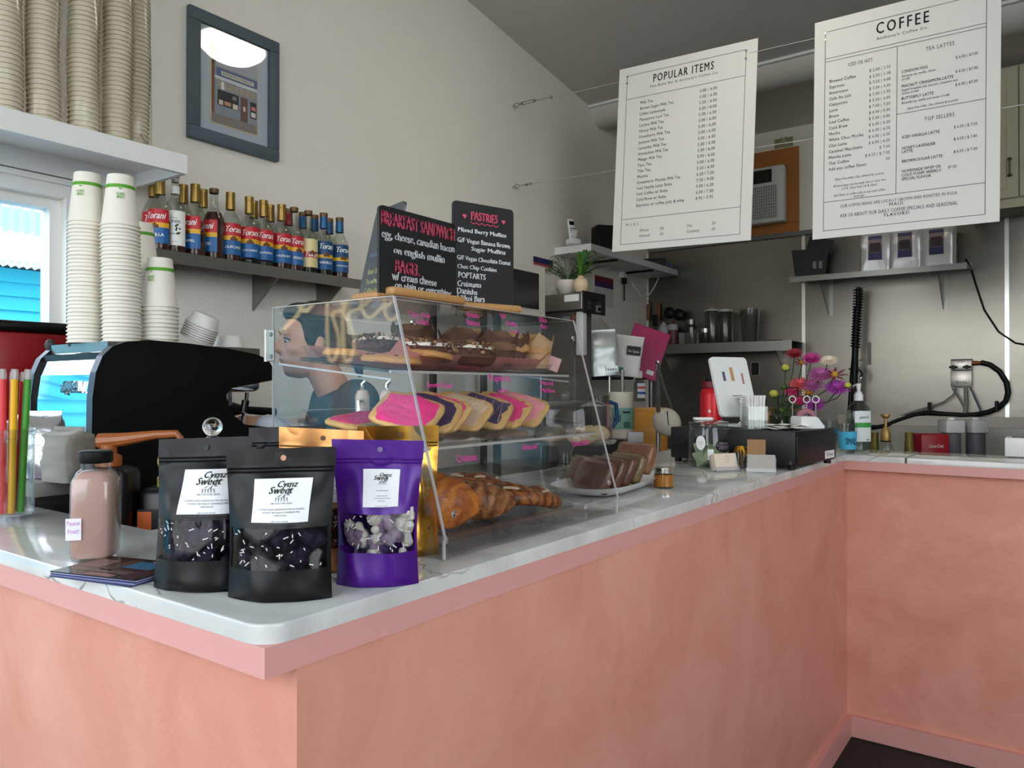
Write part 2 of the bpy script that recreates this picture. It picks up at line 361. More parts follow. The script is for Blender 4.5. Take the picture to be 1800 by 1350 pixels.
# ================================================================== counter
YL = .512; XF = -.70; XB = -1.355; YR = 3.17; YRB = 3.50; YLB = .745
def arc(cx, cy_, r, a0, a1, n=6): return [(cx+r*math.cos(a0+(a1-a0)*i/n), cy_+r*math.sin(a0+(a1-a0)*i/n)) for i in range(n+1)]
def counter_poly(dx, dy, r=0.0, xe=2.3):
    corner = arc(XF+dx-r, YL+dy+r, r, -PI/2, 0, 7) if r else [(XF+dx, YL+dy)]
    return [(XL+.002, YL+dy)]+corner+[(XF+dx, YR+dy), (xe, YR+dy), (xe, YRB), (XB, YRB), (XB, YLB), (XL+.002, YLB)]
def pprism(poly, z0, z1, bev=0):
    bm = bmesh.new(); vs_ = [bm.verts.new((x, y, z0)) for x, y in poly]; f = bm.faces.new(vs_)
    r = bmesh.ops.extrude_face_region(bm, geom=[f]); up = [e for e in r['geom'] if isinstance(e, bmesh.types.BMVert)]
    bmesh.ops.translate(bm, vec=(0,0,z1-z0), verts=up)
    bmesh.ops.recalc_face_normals(bm, faces=bm.faces[:])
    if bev:
        ed = [e for e in bm.edges if abs(e.verts[0].co.z-z1) < 1e-6 and abs(e.verts[1].co.z-z1) < 1e-6]
        bmesh.ops.bevel(bm, geom=ed, offset=bev, segments=3, profile=.5, affect='EDGES')
    m = MB(); bm.verts.index_update(); m.add([v.co[:] for v in bm.verts], [[v.index for v in f.verts] for f in bm.faces]); bm.free(); return m
cb = thing('service_counter', 'pink plastered service counter with pale pink trim', 'counter')
mk('plaster_front', pprism(counter_poly(-.003, .045), .002, 1.044), PLASTER, cb, smooth=0)
mk('trim_board', pprism(counter_poly(0, 0), 1.044, 1.078), PTRIM, cb, smooth=0)
b = .02
m = MB().box(XF-.003, XF-.003+b, YL+.045-b, YR+.045, .003, .083); mk('baseboard', m, PTRIM, cb, smooth=0)
m = MB().box(XF-.003+b, 2.3, YR+.045-b, YR+.045, .003, .083); mk('baseboard', m, PTRIM, cb, smooth=0)
m = MB().box(XL+.002, XF-.003, YL+.045-b, YL+.045, .003, .083); mk('baseboard', m, PTRIM, cb, smooth=0)
XS = at(1587, 806, Z=HC).x
poly = counter_poly(.001, -.001, .035, XS)
solo('stone_countertop', 'veined pale stone countertop under the pastry case', 'countertop', pprism(poly, 1.078, HC, .003), STONE, smooth=40)
solo('stone_countertop', 'short stone countertop slab right of the dark joint', 'countertop', pprism([(XS+.008, YR-.001), (2.3, YR-.001), (2.3, YRB), (XS+.008, YRB)], 1.078, HC, .003), STONE)
# ================================================================== back wall fittings
def P(px, py, **k): return at(px, py, **k)
seams = [XL+.02, P(1413,500,Y=YB).x, P(1770,500,Y=YB).x, 1.0, XR-.02]
ztop = 2.52
for i in range(4):
    mk('steel_panel', MB().box(seams[i]+.002, seams[i+1]-.002, YB-.008, YB-.001, .85, ztop), STEEL, wallb)
for x in seams[1:4]:
    mk('seam_strip', MB().box(x-.012, x+.012, YB-.013, YB-.008, .85, ztop), mat('bright_strip', (225,225,222), .3, 1.0), wallb)
mk('ledge_strip', MB().box(seams[0], XR-.02, YB-.03, YB-.001, ztop, ztop+.035), GREY, wallb)
# air conditioner in a pine frame
o = thing('air_conditioner', 'white wall air conditioner set in a pine frame', 'air conditioner', (-2.0, YB, 2.555))
x1, zt = P(1405,257,Y=YB).x+2.0, P(1405,257,Y=YB).z-2.555; zt = min(zt, .66); x0 = x1-.80
aR, aT, aB = P(1381,279,Y=YB-.05).x+2.0, P(1381,290,Y=YB-.05).z-2.555, P(1381,390,Y=YB-.05).z-2.555
aL = aR-.52
for (p, q, s, t) in ((x0, x1, aT, zt), (x0, x1, 0, aB), (x0, aL, aB, aT), (aR, x1, aB, aT)):
    mk('frame_board', MB().rbox((p+q)/2, -.011, (s+t)/2, q-p, .02, t-s, .002, 1), WOOD, o)
mk('body', MB().rbox((aL+aR)/2, -.05, (aB+aT)/2, aR-aL-.004, .10, aT-aB-.004, .012, 3), mat('ac_white', (226,226,224), .4), o)
mk('air_outlet', MB().rbox((aL+aR)/2-.02, -.102, aT-.075, aR-aL-.14, .012, .10, .004, 1), BLACK, o)
for k in range(6): mk('louvre', MB().box(aL+.06, aR-.09, -.111, -.105, aT-.118+k*.016, aT-.114+k*.016), DKGREY, o)
g = MB()
zb0, zb1, xb0, xb1 = aB+.035, aT-.15, aL+.04, aR-.05
mk('intake_panel', MB().box(xb0, xb1, -.104, -.1, zb0, zb1), mat('ac_grille_grey', (150,150,148), .6), o)
for k in range(26):
    x = xb0+(xb1-xb0)*k/25; g.box(x-.0022, x+.0022, -.108, -.104, zb0, zb1)
for k in range(12):
    z = zb0+(zb1-zb0)*k/11; g.box(xb0, xb1, -.108, -.104, z-.0018, z+.0018)
mk('intake_grille', g, mat('ac_white', (226,226,224)), o)
a = P(1362,262,Y=YB); c = P(1394,240,Y=YB)
o = thing('wall_notice', 'small olive notice above the pine frame', 'notice', ((a.x+c.x)/2, YB-.004, a.z))
mk('card', MB().box(-(c.x-a.x)/2, (c.x-a.x)/2, -.003, .003, 0, c.z-a.z), mat('olive_card', (150,146,112), .7), o)
m = MB()
for s in (-1, 1): m.box(-.03, .03, -.0045, -.003, -.005, .005, Matrix.Translation((0,0,.06)) @ Matrix.Rotation(s*.8, 4, 'Y'))
mk('cross_mark', m, mat('olive_ink', (190,186,150), .7), o)
# upper cabinet
xa = P(1700,200,Y=YB-.34).x; xs_ = P(1791,200,Y=YB-.34).x; zb_ = P(1770,352,Y=YB-.34).z; zc = ceil_z(YB-.34)-.004
o = thing('wall_cabinet', 'cream wall cupboard at the back right corner', 'cabinet', (0, YB-.014, zb_))
CREAM = mat('cream_cupboard', (206,196,172), .45, var=.02)
mk('carcass', MB().box(xa, 1.6, -.32, 0, 0, zc-zb_-.04), CREAM, o, smooth=0)
mk('light_rail', MB().box(xa, 1.6, -.335, -.02, -.05, 0), CREAM, o, smooth=0)
for (p, q) in ((xa+.004, xs_-.003), (xs_+.003, xs_+.45), (xs_+.456, 1.55)):
    d = mk('door', MB().rbox((p+q)/2, -.331, (zc-zb_-.04)/2, q-p, .02, zc-zb_-.06, .003, 1), CREAM, o)
    mk('panel', MB().rbox((p+q)/2, -.343, (zc-zb_-.04)/2, q-p-.12, .008, zc-zb_-.18, .003, 1), CREAM, d)
    hx = q-.045 if q < .2 else p+.045
    h = MB(); h.tube([(hx,-.341,.15),(hx,-.37,.155),(hx,-.372,.2),(hx,-.37,.245),(hx,-.341,.25)], .006, 8); h.sph((hx,-.345,.15), .012, 10, 6); h.sph((hx,-.345,.25), .012, 10, 6)
    mk('handle', h, mat('aged_brass', (120,108,80), .35, 1.0), d)
# ================================================================== ceiling lamp
o = thing('ceiling_lamp', 'round white flush ceiling lamp above the counter', 'lamp', (-1.15, 3.13, ceil_z(3.13)-.015), (-.139, 0, 0))
mk('base', MB().cyl((0,0,-.03), .235, .05, 32), WHITE, o)
mk('diffuser', MB().lathe([(0,-.12),(.10,-.115),(.17,-.09),(.215,-.05),(.225,-.03)], 32), mat('lamp_diffuser', (255,244,226), .4, emit=7.0), o)
# ================================================================== framed picture
a, c = P(327,12,X=XL), P(485,285,X=XL)
Y0, Y1, Z0, Z1 = 1.748, 2.19, 2.388, 2.93
pw, ph = Y1-Y0, Z1-Z0
o = thing('framed_picture', 'blue grey framed print of a coffee shop front on the wall', 'picture', (XL+.002, (Y0+Y1)/2, (Z0+Z1)/2), (0,0,PI/2))
FR = mat('blue_grey_wood', (78,92,100), .5, var=.15, scale=14, stretch=(1,1,6), bump=.15, bscale=50)
fw_ = .052
for (x0, x1, z0, z1) in ((-pw/2, pw/2, ph/2-fw_, ph/2), (-pw/2, pw/2, -ph/2, -ph/2+fw_), (-pw/2, -pw/2+fw_, -ph/2+fw_, ph/2-fw_), (pw/2-fw_, pw/2, -ph/2+fw_, ph/2-fw_)):
    mk('frame_rail', MB().rbox((x0+x1)/2, -.014, (z0+z1)/2, x1-x0, .026, z1-z0, .004, 2), FR, o)
mw, mh = pw-2*fw_, ph-2*fw_
mk('mat_board', MB().box(-mw/2, mw/2, -.009, -.003, -mh/2, mh/2), mat('pale_blue_card', (192,204,214), .8, var=.02), o)
iw, ih = mw*.66, mh*.75; iz = -.012
mk('inner_border', MB().box(-iw/2-.006, iw/2+.006, -.0105, -.009, iz-ih/2-.006, iz+ih/2+.006), mat('cream_card', (220,204,172), .8), o)
art = mk('print', MB().box(-iw/2, iw/2, -.0115, -.0105, iz-ih/2, iz+ih/2), mat('print_ground', (160,158,158), .8, var=.25, scale=14), o)
def pp(x0, x1, z0, z1, col, y=-.0118, nm='print_area'):
    mk(nm, MB().box(x0*iw-iw/2, x1*iw-iw/2, y-.0004, y, iz-ih/2+z0*ih, iz-ih/2+z1*ih), mat('ink_%d_%d_%d' % col, tuple(min(255, int(c_*1.16+8)) for c_ in col), .8, var=.12, scale=40), art)
pp(0, 1, .74, 1, (150,150,158)); pp(0, 1, 0, .12, (122,112,108)); pp(0, .06, .12, 1, (112,74,54))
pp(.08, 1, .12, .72, (126,132,140)); pp(.10, 1, .615, .72, (74,92,126), -.0123); pp(.06, 1, .57, .61, (190,190,190), -.0123)
pp(.12, .58, .24, .44, (40,36,36), -.0123); pp(.62, .78, .12, .44, (96,74,64), -.0123); pp(.84, .98, .2, .42, (44,38,40), -.0123)
for k in range(7): pp(.13+k*.12, .22+k*.12, .47, .545, (150,140,112), -.0123)
for (x0,x1,z0,z1,cc) in ((.15,.24,.25,.31,(196,186,168)),(.27,.41,.26,.31,(176,132,102)),(.45,.56,.245,.31,(206,198,178)),(.44,.53,.36,.41,(120,120,126)),(.2,.26,.45,.55,(220,216,210)),(.68,.73,.26,.32,(200,180,170)),(.86,.96,.31,.36,(190,110,110)),(.86,.96,.22,.28,(210,206,200))):
    pp(x0, x1, z0, z1, cc, -.0128)
t = MB(); place(fit_w(txt("ANTHONY'S COFFEE CO."), iw*.66), t, iw*.06, iz-ih/2+.65*ih, -.0132)
mk('shop_sign', MB().box(-iw*.3, iw*.42, -.0130, -.0125, iz-ih/2+.635*ih, iz-ih/2+.69*ih), mat('print_cream', (220,214,200), .8), art)
mk('lettering', t, mat('ink_dark', (34,32,32), .8), art)
mk('glazing', MB().box(-mw/2, mw/2, -.018, -.016, -mh/2, mh/2), clear('picture_glass', (252,252,252), 1.45, .01), o)
# ================================================================== white box shelf with cup sleeves
SX = XL+.35; SYE = 1.546; SZ = 2.20
o = thing('wall_shelf', 'white boxed wall shelf over the window', 'shelf', (XL+.001, 0, 0))
mk('top_board', MB().box(0, .35, -.6, SYE, SZ-.02, SZ), WHITE, o, smooth=0)
mk('fascia', MB().box(.33, .35, -.6, SYE, SZ-.068, SZ-.02), WHITE, o, smooth=0)
mk('end_board', MB().box(0, .33, SYE-.018, SYE, SZ-.068, SZ-.02), WHITE, o, smooth=0)
mk('wall_cleat', MB().box(0, .03, -.6, SYE-.018, SZ-.09, SZ-.02), WHITE, o, smooth=0)
CUP = mat('paper_cup', (232,226,214), .55, var=.02)
CUPW = mat('sleeved_cup', (228,220,202), .55, var=.02)
def cup_mb(rt_, rb, h, n=22, rim=.0024):
    """mouth down cup: mouth radius rt_ at z=0, base radius rb at z=h"""
    m = MB(); pr = [(rt_-.002, .004)]
    pr += [(rt_+rim*(.2+math.cos(a)), .0028+rim*math.sin(a)) for a in (-1.9, -.9, 0, .9, 1.9)]
    pr += [(rt_-.001, .007), (rb+.001, h-.004), (rb, h), (rb-.004, h+.0002), (rb-.005, h-.006), (0, h-.006)]
    m.lathe(pr, n); return m
cupL = cup_mb(.0462, .0310, .135).mesh('cup_body'); cupL.materials.append(CUP); cupL.polygons.foreach_set('use_smooth', [True]*len(cupL.polygons)); cupL.set_sharp_from_angle(angle=.7)
cupS = cup_mb(.046, .034, .11).mesh('cup_body'); cupS.materials.append(CUPW); cupS.polygons.foreach_set('use_smooth', [True]*len(cupS.polygons)); cupS.set_sharp_from_angle(angle=.7)
ordn = ['leftmost', 'second from left', 'middle', 'fourth from left', 'rightmost']
for i, (px, sx_, nm) in enumerate(((8,-2.645,0),(75,-2.645,1),(147,-2.645,2),(206,-2.66,3),(238,-2.72,4))):
    p = at(px, 240, X=sx_)
    o = thing('cup_sleeve', 'plastic sleeve of nested cream paper cups, %s on the white shelf' % ordn[i], 'cup sleeve', (p.x, p.y, SZ+.001), (0,0,random.random()), 'cup sleeves on the white shelf')
    for k in range(50): mk('paper_cup', cupS, None, o, loc=(.0035*math.sin(k*.05*3+i), .003*math.cos(k*.17+i), .002+k*.0158))
    m = MB(); ph_ = i*3.1
    def sl(u, v, ph_=ph_):
        a = u*2*PI; r = .0525+.0035*noise.noise((math.cos(a)*1.6+ph_, math.sin(a)*1.6, v*9))+.0025*math.sin(a*2+v*7+ph_)
        if v > .97: r *= .8
        return (r*math.cos(a), r*math.sin(a), v*.99)
    m.grid(sl, 40, 60); mk('plastic_wrap', m, FILM, o)
# bag tail lying on the shelf by the last column
p = at(262, 248, X=-2.66)
m = MB(); m.grid(lambda u, v: (.02*(v-.5)*(1-u*.6)+.004*math.sin(u*9), -.03+u*.06, .004+.055*(1-u)**1.5+.004*math.sin(u*14+v*4)), 10, 6)
solo('plastic_scrap', 'twisted plastic bag end lying at the end of the cup shelf', 'bag', m, clear('film_white', (225,222,214), 1.5, .2, haze=.35), (p.x, p.y, SZ))
# ================================================================== steel bottle shelf
BZ = 1.872; BSX = -2.70; by0 = 1.45; by1 = at(640,505,X=BSX).y
o = thing('bottle_shelf', 'stainless steel wall shelf carrying syrup bottles', 'shelf', (XL+.001, 0, 0))
mk('top_plate', MB().box(0, BSX-XL, by0, by1, BZ-.006, BZ), STEEL2, o, smooth=0)
mk('front_lip', MB().box(BSX-XL-.006, BSX-XL, by0, by1, BZ-.045, BZ-.006), STEEL2, o, smooth=0)
for y in (by0+.1, by0+.62, by1-.1):
    mk('bracket', MB().prism([(0, BZ-.006), (.19, BZ-.006), (.19, BZ-.03), (0, BZ-.17)], y-.004, y+.004, 'xz'), STEEL2, o, smooth=0)
# ---- syrup bottles
GLB = clear('bottle_glass', (236,238,234), 1.5, .02)
GOLD = mat('gold_foil', (158,128,66), .38, .75, var=.08, scale=30)
BLUEC = mat('blue_foil', (34,92,140), .4, .2)
REDC = mat('red_foil', (150,22,40), .4, .2)
LBL = ramp_mat('syrup_label', [(0.0,(30,96,160)),(.46,(236,176,30)),(.60,(198,30,42))], .45)
LBLB = ramp_mat('syrup_label_blue', [(0.0,(24,84,140)),(.40,(236,186,40)),(.52,(20,70,116))], .45)
LBLC = ramp_mat('syrup_label_cream', [(0.0,(226,208,150)),(.34,(196,34,48)),(.56,(230,214,160))], .45)
SYR_D = mat('dark_syrup', (64,22,20), .15, var=.2, spec=.6)
SYR_L = clear('pale_syrup', (214,206,186), 1.35, .05)
def bottle_profile(R, H):
    return [(0,.004),(R*.9,0),(R,.006),(R,.165*H/.3),(R*.97,.175*H/.3),(R*.72,.198*H/.3),(R*.44,.218*H/.3),(R*.40,.235*H/.3),(R*.37,H-.004),(R*.30,H-.002)]
LATIN = mat('label_white', (245,244,240), .6)
FIG = mat('label_brown', (112,70,38), .6); 
def syrup(flav, cap, lab, fill, dark, R=.041, H=.30):
    """one flavour of syrup bottle with its parts; label faces local -y"""
    o = thing('syrup_bottle', 'x', 'bottle')
    mk('glass_body', MB().lathe(bottle_profile(R, H), 24), GLB, o)
    zt = fill
    pr = [(0,.006),(R-.003,.007)]+([(R-.003, zt)] if zt < .165 else [(R-.003,.165),(R*.68,.198),(R*.40,min(zt,.22))])+[(0, min(zt,.22) if zt >= .165 else zt)]
    mk('syrup', MB().lathe(pr, 20), SYR_D if dark else SYR_L, o)
    if cap == 'monin':
        mk('cap', MB().lathe([(.0135,H-.022),(.0145,H-.02),(.0145,H),(0,H+.001)], 18), mat('cap_white', (220,220,220), .4), o)
        mk('cap_stripe', MB().lathe([(.0147,H-.007),(.0147,H+.0003),(.010,H+.0014),(0,H+.0015)], 18), mat('cap_red', (170,30,50), .4), o)
        mk('neck_label', MB().lathe([(R*.42,.232),(R*.41,.262)], 18), LATIN, o)
    else:
        cm = {'gold': GOLD, 'blue': BLUEC, 'red': REDC, 'clear': GLB}[cap]
        if cap != 'clear': mk('neck_foil', MB().lathe([(R*.45,.226),(R*.46,.23),(R*.43,H-.018),(R*.44,H-.016),(R*.44,H-.012)], 18), cm, o)
        mk('cap', MB().lathe([(R*.43,H-.02),(R*.45,H-.018),(R*.45,H),(0,H+.001)], 18), mat('brown_cap', (112,84,52), .45, .3) if cap != 'gold' else GOLD, o)
    z0, z1 = .028, .162; A = 1.3
    lm = {'std': LBL, 'blue': LBLB, 'cream': LBLC, 'monin': LATIN}[lab]
    m = MB(); m.grid(lambda u, v: ((R+.0006)*math.sin((u-.5)*2*A), -(R+.0006)*math.cos((u-.5)*2*A), z0+v*(z1-z0)), 20, 1)
    L = mk('label', m, lm, o)
    t = MB()
    if lab == 'monin':
        wrap(fit_w(txt('MONIN', bold=.01), .050, .0125), R, .114, .0012, tgt=t); wrap(fit_w(txt('Le Sirop de', shear=.3), .03), R, .132, .0012, tgt=t)
        wrap(fit_w(txt('elderflower', shear=.3), .04), R, .07, .0012, tgt=t); wrap(fit_w(txt('Alc 0% Vol', shear=.2), .026), R, .04, .0012, tgt=t)
        mk('lettering', t, mat('ink_dark', (34,32,32), .8), L)
        g = MB()
        for k in range(9):
            a = random.uniform(.25,.62); z = random.uniform(.072,.108); g.sph(((R+.001)*math.sin(a), -(R+.001)*math.cos(a), z), .0042, 8, 5, (1,.25,1))
        mk('leaf_print', g, mat('label_green', (30,52,34), .6), L)
    else:
        wrap(fit_w(txt('Torani', shear=.35, bold=.03), .072, .026), R, .124 if lab != 'cream' else .078, .0012, tgt=t)
        if flav: wrap(fit_w(txt(flav, bold=.025), min(.066, .0098*len(flav))), R, .055, .0012, tgt=t)
        mk('lettering', t, LATIN, L)
        g = MB()
        for k, (a, z, rr) in enumerate(((.0,.098,.008),(.22,.094,.006),(-.2,.094,.006))):
            g.sph(((R+.0008)*math.sin(a), -(R+.0008)*math.cos(a), z), rr, 10, 6, (1,.2,1.3))
        mk('drink_print', g, FIG, L)
    return o
front = [ # px centre, top y, flavour, cap, label, fill, dark, turn, label text
 (281,321,'VANILLA','gold','std',.12,True,-.35,'gold-capped syrup bottle reading ILLA, leftmost on the steel shelf'),
 (308,311,'','monin','monin',.07,True,-.12,'white-labelled syrup bottle with green leaf print and red-striped cap'),
 (343,327,'CARAMEL','gold','std',.06,True,-.75,'gold-capped syrup bottle reading AMEL beside the white-labelled bottle'),
 (376,335,'SALTED','clear','std',.165,True,-.95,'syrup bottle with bare glass neck and red label, full of dark syrup'),
 (405,356,'CUPCAKE','gold','std',.05,True,.35,'gold-capped syrup bottle reading CUPC'),
 (438,351,'COCONUT','gold','std',.02,False,.1,'gold-capped syrup bottle reading COCONU'),
 (463,360,'ALMOND','gold','std',.02,False,.3,'gold-capped syrup bottle reading ALMO'),
 (495,365,'HAZELNUT','gold','std',.03,True,.25,'gold-capped syrup bottle reading HAZEL'),
 (517,373,'PEACH','clear','std',.03,True,.5,'syrup bottle with bare neck beside the hazelnut bottle'),
 (542,371,'','clear','cream',.03,False,.4,'cream-labelled syrup bottle with a red band'),
 (569,375,'VANILLA','blue','blue',.03,False,.25,'blue-capped syrup bottle reading VANI'),
 (597,383,'CHOCOLATE','blue','blue',.03,True,.35,'blue-capped syrup bottle reading CHOC, rightmost on the shelf')]
bx_ = -2.765
for (px, ty, fl, cap, lab, fill, dk, turn, lb) in front:
    p = at(px, 420, X=bx_)
    H = (at(px, ty, X=bx_).z-BZ-.001); H = max(.285, min(.325, H))
    b_ = syrup(fl, cap, lab, fill, dk, .041 if lab != 'monin' else .039, .30)
    b_.location = (p.x, p.y, BZ+.001); b_.scale = (1,1,H/.30); b_['label'] = lb; b_['group'] = 'syrup bottles on the steel shelf'
    b_.rotation_euler = (0,0,.95+turn)
back = [(270,'gold','half-hidden gold-capped bottle behind the leftmost syrup bottle'),(322,'gold','gold-capped bottle peeking out right of the white-labelled bottle'),(357,'gold','gold-capped bottle behind the caramel syrup bottle'),(446,'gold','gold-capped bottle mostly hidden behind the coconut bottle'),(475,'gold','gold-capped bottle between the almond and hazelnut bottles, set back'),(507,'red','red-capped bottle behind the hazelnut bottle'),(532,'blue','blue-capped bottle hidden behind the cream-labelled bottle'),(553,'blue','blue-capped bottle between the cream and vanilla bottles, set back'),(579,'blue','blue-capped bottle behind the vanilla bottle')]
for px, cap, lb in back:
    p = at(px, 420, X=-2.862); b_ = syrup('', cap, 'std' if cap != 'blue' else 'blue', .05, True)
    b_.location = (p.x, p.y, BZ+.001); b_.rotation_euler = (0,0,1.2+random.uniform(-.4,.4)); b_['label'] = lb; b_['group'] = 'syrup bottles in the back row'
# ================================================================== hanging menus on wires
INK = mat('menu_ink', (52,52,54), .7); INKB = mat('menu_ink_bold', (24,24,26), .7)
def board(name, label, loc, rot, w_, h_):
    o = thing(name, label, 'menu board', loc, rot)
    mk('panel', MB().box(-w_/2, w_/2, -.003, .003, -h_/2, h_/2), mat('board_white', (240,238,233), .5, var=.01), o, smooth=0); return o
def lines(o, segs, wd=.0022):
    m = MB()
    for (x0, z0, x1, z1) in segs:
        if abs(x0-x1) < 1e-6: m.box(x0-wd/2, x0+wd/2, -.0038, -.003, min(z0,z1), max(z0,z1))
        else: m.box(min(x0,x1), max(x0,x1), -.0038, -.003, z0-wd/2, z0+wd/2)
    mk('rule_lines', m, INK, o, smooth=0)
def col(o, name, rows, mt, size, align='LEFT', bold=0.0, sp=1.15, shear=0.0, xs=.80):
    m = MB()
    for (s_, x, z) in rows: t_ = txt(s_, size, align, bold=bold, sp=sp, shear=shear); t2 = MB(); t2.add([(v[0]*xs, v[1], 0) for v in t_.v], t_.f); place(t2, m, x, z, -.0042)
    mk(name, m, mt, o, smooth=0)
# popular items
w_, h_ = .807, 1.079
o = board('menu_board', 'hanging white menu board headed POPULAR ITEMS', (-1.732, 4.0, 2.685), (-.048, .023, .035), w_, h_)
X = lambda u: (u-.5)*w_
Zv = lambda v: (.5-v)*h_
lines(o, [(X(.065),Zv(.045),X(.925),Zv(.045)),(X(.065),Zv(.965),X(.925),Zv(.965)),(X(.065),Zv(.045),X(.065),Zv(.965)),(X(.925),Zv(.045),X(.925),Zv(.965)),(X(.065),Zv(.175),X(.925),Zv(.175)),(X(.065),Zv(.83),X(.925),Zv(.83))])
m = MB(); place(fit_w(txt('POPULAR ITEMS', bold=.02, sp=1.25), .355, .046), m, X(.5)-.01, Zv(.108), -.0042); mk('heading', m, INKB, o, smooth=0)
m = MB(); place(fit_w(txt("Paia Boba Bar & Anthony's Coffee Co.", sp=1.2), .40, .018), m, X(.5)-.005, Zv(.135), -.0042); mk('subheading', m, INK, o, smooth=0)
it = ['Milk Tea','Brown Sugar Milk Tea','Lilikoi Lemonade','Plantation Iced Tea','Lychee Milk Tea','Honey Milk Tea','Strawberry Milk Tea','Jasmine Milk Tea','Lavender Milk Tea','Honeydew Milk Tea','Mango Milk Tea','Taro Tea','Thai Tea','Matcha','Strawberry Matcha Milk Tea','Iced Vanilla Latte Boba','Iced Coffee w/ Boba','Cold Brew w/ Boba','Espresso w/ coffee jelly & whip']
pr = ['5.00 / 6.00']*13+['5.50 / 6.50','6.50 / 7.50','7.50 / 9.00','5.00 / 6.00','6.00 / 7.00','4.95 / 5.95']
col(o, 'item_list', [(s_, X(.175), Zv(.215+k*.0308)) for k, s_ in enumerate(it)], INK, .0245, bold=.008)
col(o, 'price_list', [(s_, X(.615), Zv(.215+k*.0308)) for k, s_ in enumerate(pr)], INK, .0245, bold=.008)
col(o, 'milk_list', [('M I L K S', X(.1), Zv(.868)),('Whole', X(.21), Zv(.905)),('Almond', X(.21), Zv(.934)),('.50', X(.36), Zv(.905)),('.50', X(.36), Zv(.934)),('Oat', X(.56), Zv(.905)),('Coconut', X(.56), Zv(.934)),('.50', X(.73), Zv(.905)),('.50', X(.73), Zv(.934))], INK, .0225)
for (u, v) in ((.065,.05),(.065,.085),(.925,.05),(.925,.09)): mk('grommet', MB().cyl((0,0,0), .006, .004, 10, M=Matrix.Translation((X(u),-.003,Zv(v))) @ UP), WIRE, o)
# coffee
w_, h_ = .791, 1.091
o = board('menu_board', 'hanging white menu board headed COFFEE', (-.628, 4.0, 2.645), (-.016, .009, .018), w_, h_)
lines(o, [(X(.065),Zv(.055),X(.93),Zv(.055)),(X(.065),Zv(.965),X(.93),Zv(.965)),(X(.065),Zv(.055),X(.065),Zv(.965)),(X(.93),Zv(.055),X(.93),Zv(.965)),(X(.065),Zv(.178),X(.93),Zv(.178)),(X(.065),Zv(.193),X(.93),Zv(.193)),
          (X(.475),Zv(.193),X(.475),Zv(.835)),(X(.475),Zv(.49),X(.93),Zv(.49)),(X(.065),Zv(.835),X(.93),Zv(.835))])
m = MB(); place(fit_w(txt('COFFEE', bold=.02, sp=1.35), .225, .055), m, X(.5), Zv(.118), -.0042); mk('heading', m, INKB, o, smooth=0)
m = MB(); place(fit_w(txt("Anthony's Coffee Co.", sp=1.2), .22, .018), m, X(.5), Zv(.145), -.0042); mk('subheading', m, INK, o, smooth=0)
m = MB(); place(fit_w(txt('ICED OR HOT', sp=1.2), .11, .018), m, X(.27), Zv(.235), -.0042); place(fit_w(txt('TEA LATTES', sp=1.25), .115, .018), m, X(.70), Zv(.24), -.0042); place(fit_w(txt('TOP SELLERS', sp=1.25), .12, .018), m, X(.70), Zv(.54), -.0042); mk('column_headings', m, INKB, o, smooth=0)
it = ['Brewed Coffee','Espresso','Americano','Cafe Au Lait','Cappucino','Latte','Breve','Iced Coffee','Cold Brew','Mocha','White Choc Mocha','Chai Latte','Caramel Macchiato','Matcha Latte','Thai Coffee','Add any coffee flavor']
pr = ['$ 2.00 | 2.50','$ 2.50 | 3.00','$ 3.50 | 4.00','$ 3.50 | 4.00','$ 5.00 | 5.50','$ 5.50 | 6.00','$ 7.00 | 7.50','$ 4.00 | 5.00','$ 5.00 | 6.00','$ 6.00 | 6.50','$ 6.00 | 6.50','$ 6.00 | 6.50','$ 6.00 | 6.50','$ 7.00','$ 6.50 | $ 7.00','.50']
col(o, 'item_list', [(s_, X(.092), Zv(.292+k*.0268)) for k, s_ in enumerate(it)], INKB, .0215, bold=.012)
col(o, 'price_list', [(s_, X(.44), Zv(.28+k*.0268)) for k, s_ in enumerate(pr)], INK, .0195, 'RIGHT')
col(o, 'footnotes', [('Dairy free milks: Oat, almond & coconut', X(.27), Zv(.742)),('All beverages can be made hot or iced. Hot', X(.27), Zv(.772)),('(12 & 16oz) Iced (16 & 24oz)', X(.27), Zv(.788)),('Add Boba or coffee jelly to any iced coffee', X(.27), Zv(.815)),('beverage', X(.27), Zv(.829))], INK, .0158, 'CENTER', sp=1.05, shear=.2)
col(o, 'tea_list', [('LONDON FOG', X(.5), Zv(.315)),('MACNUT CINNAMON LATTE', X(.5), Zv(.378)),('BUTTERFLY LATTE', X(.5), Zv(.432))], INKB, .0195, bold=.012, sp=1.05)
col(o, 'seller_list', [('ICED VANILLA LATTE', X(.505), Zv(.60)),('HONEY LAVENDER', X(.505), Zv(.648)),('LATTE', X(.505), Zv(.664)),('BROWN SUGAR LATTE', X(.505), Zv(.705)),('HOMEMADE WHIP OR', X(.505), Zv(.748)),('COLD FOAM: WEEKLY', X(.505), Zv(.765)),('SPECIAL FLAVOR', X(.505), Zv(.782))], INKB, .0195, bold=.012, sp=1.05)
col(o, 'tea_prices', [('$ 6.00 | $7.00', X(.89), Zv(.30)),('$ 6.00 | $7.00', X(.89), Zv(.36)),('$ 6.00 | $7.00', X(.89), Zv(.415))], INK, .0185, 'RIGHT', sp=1.05)
col(o, 'seller_prices', [('$ 6.50 | $ 7.50', X(.89), Zv(.592)),('$ 6.50 | $ 7.00', X(.89), Zv(.642)),('$ 6.50 | $ 7.00', X(.89), Zv(.695)),('$7.00', X(.79), Zv(.757))], INK, .0185, 'RIGHT', sp=1.05)
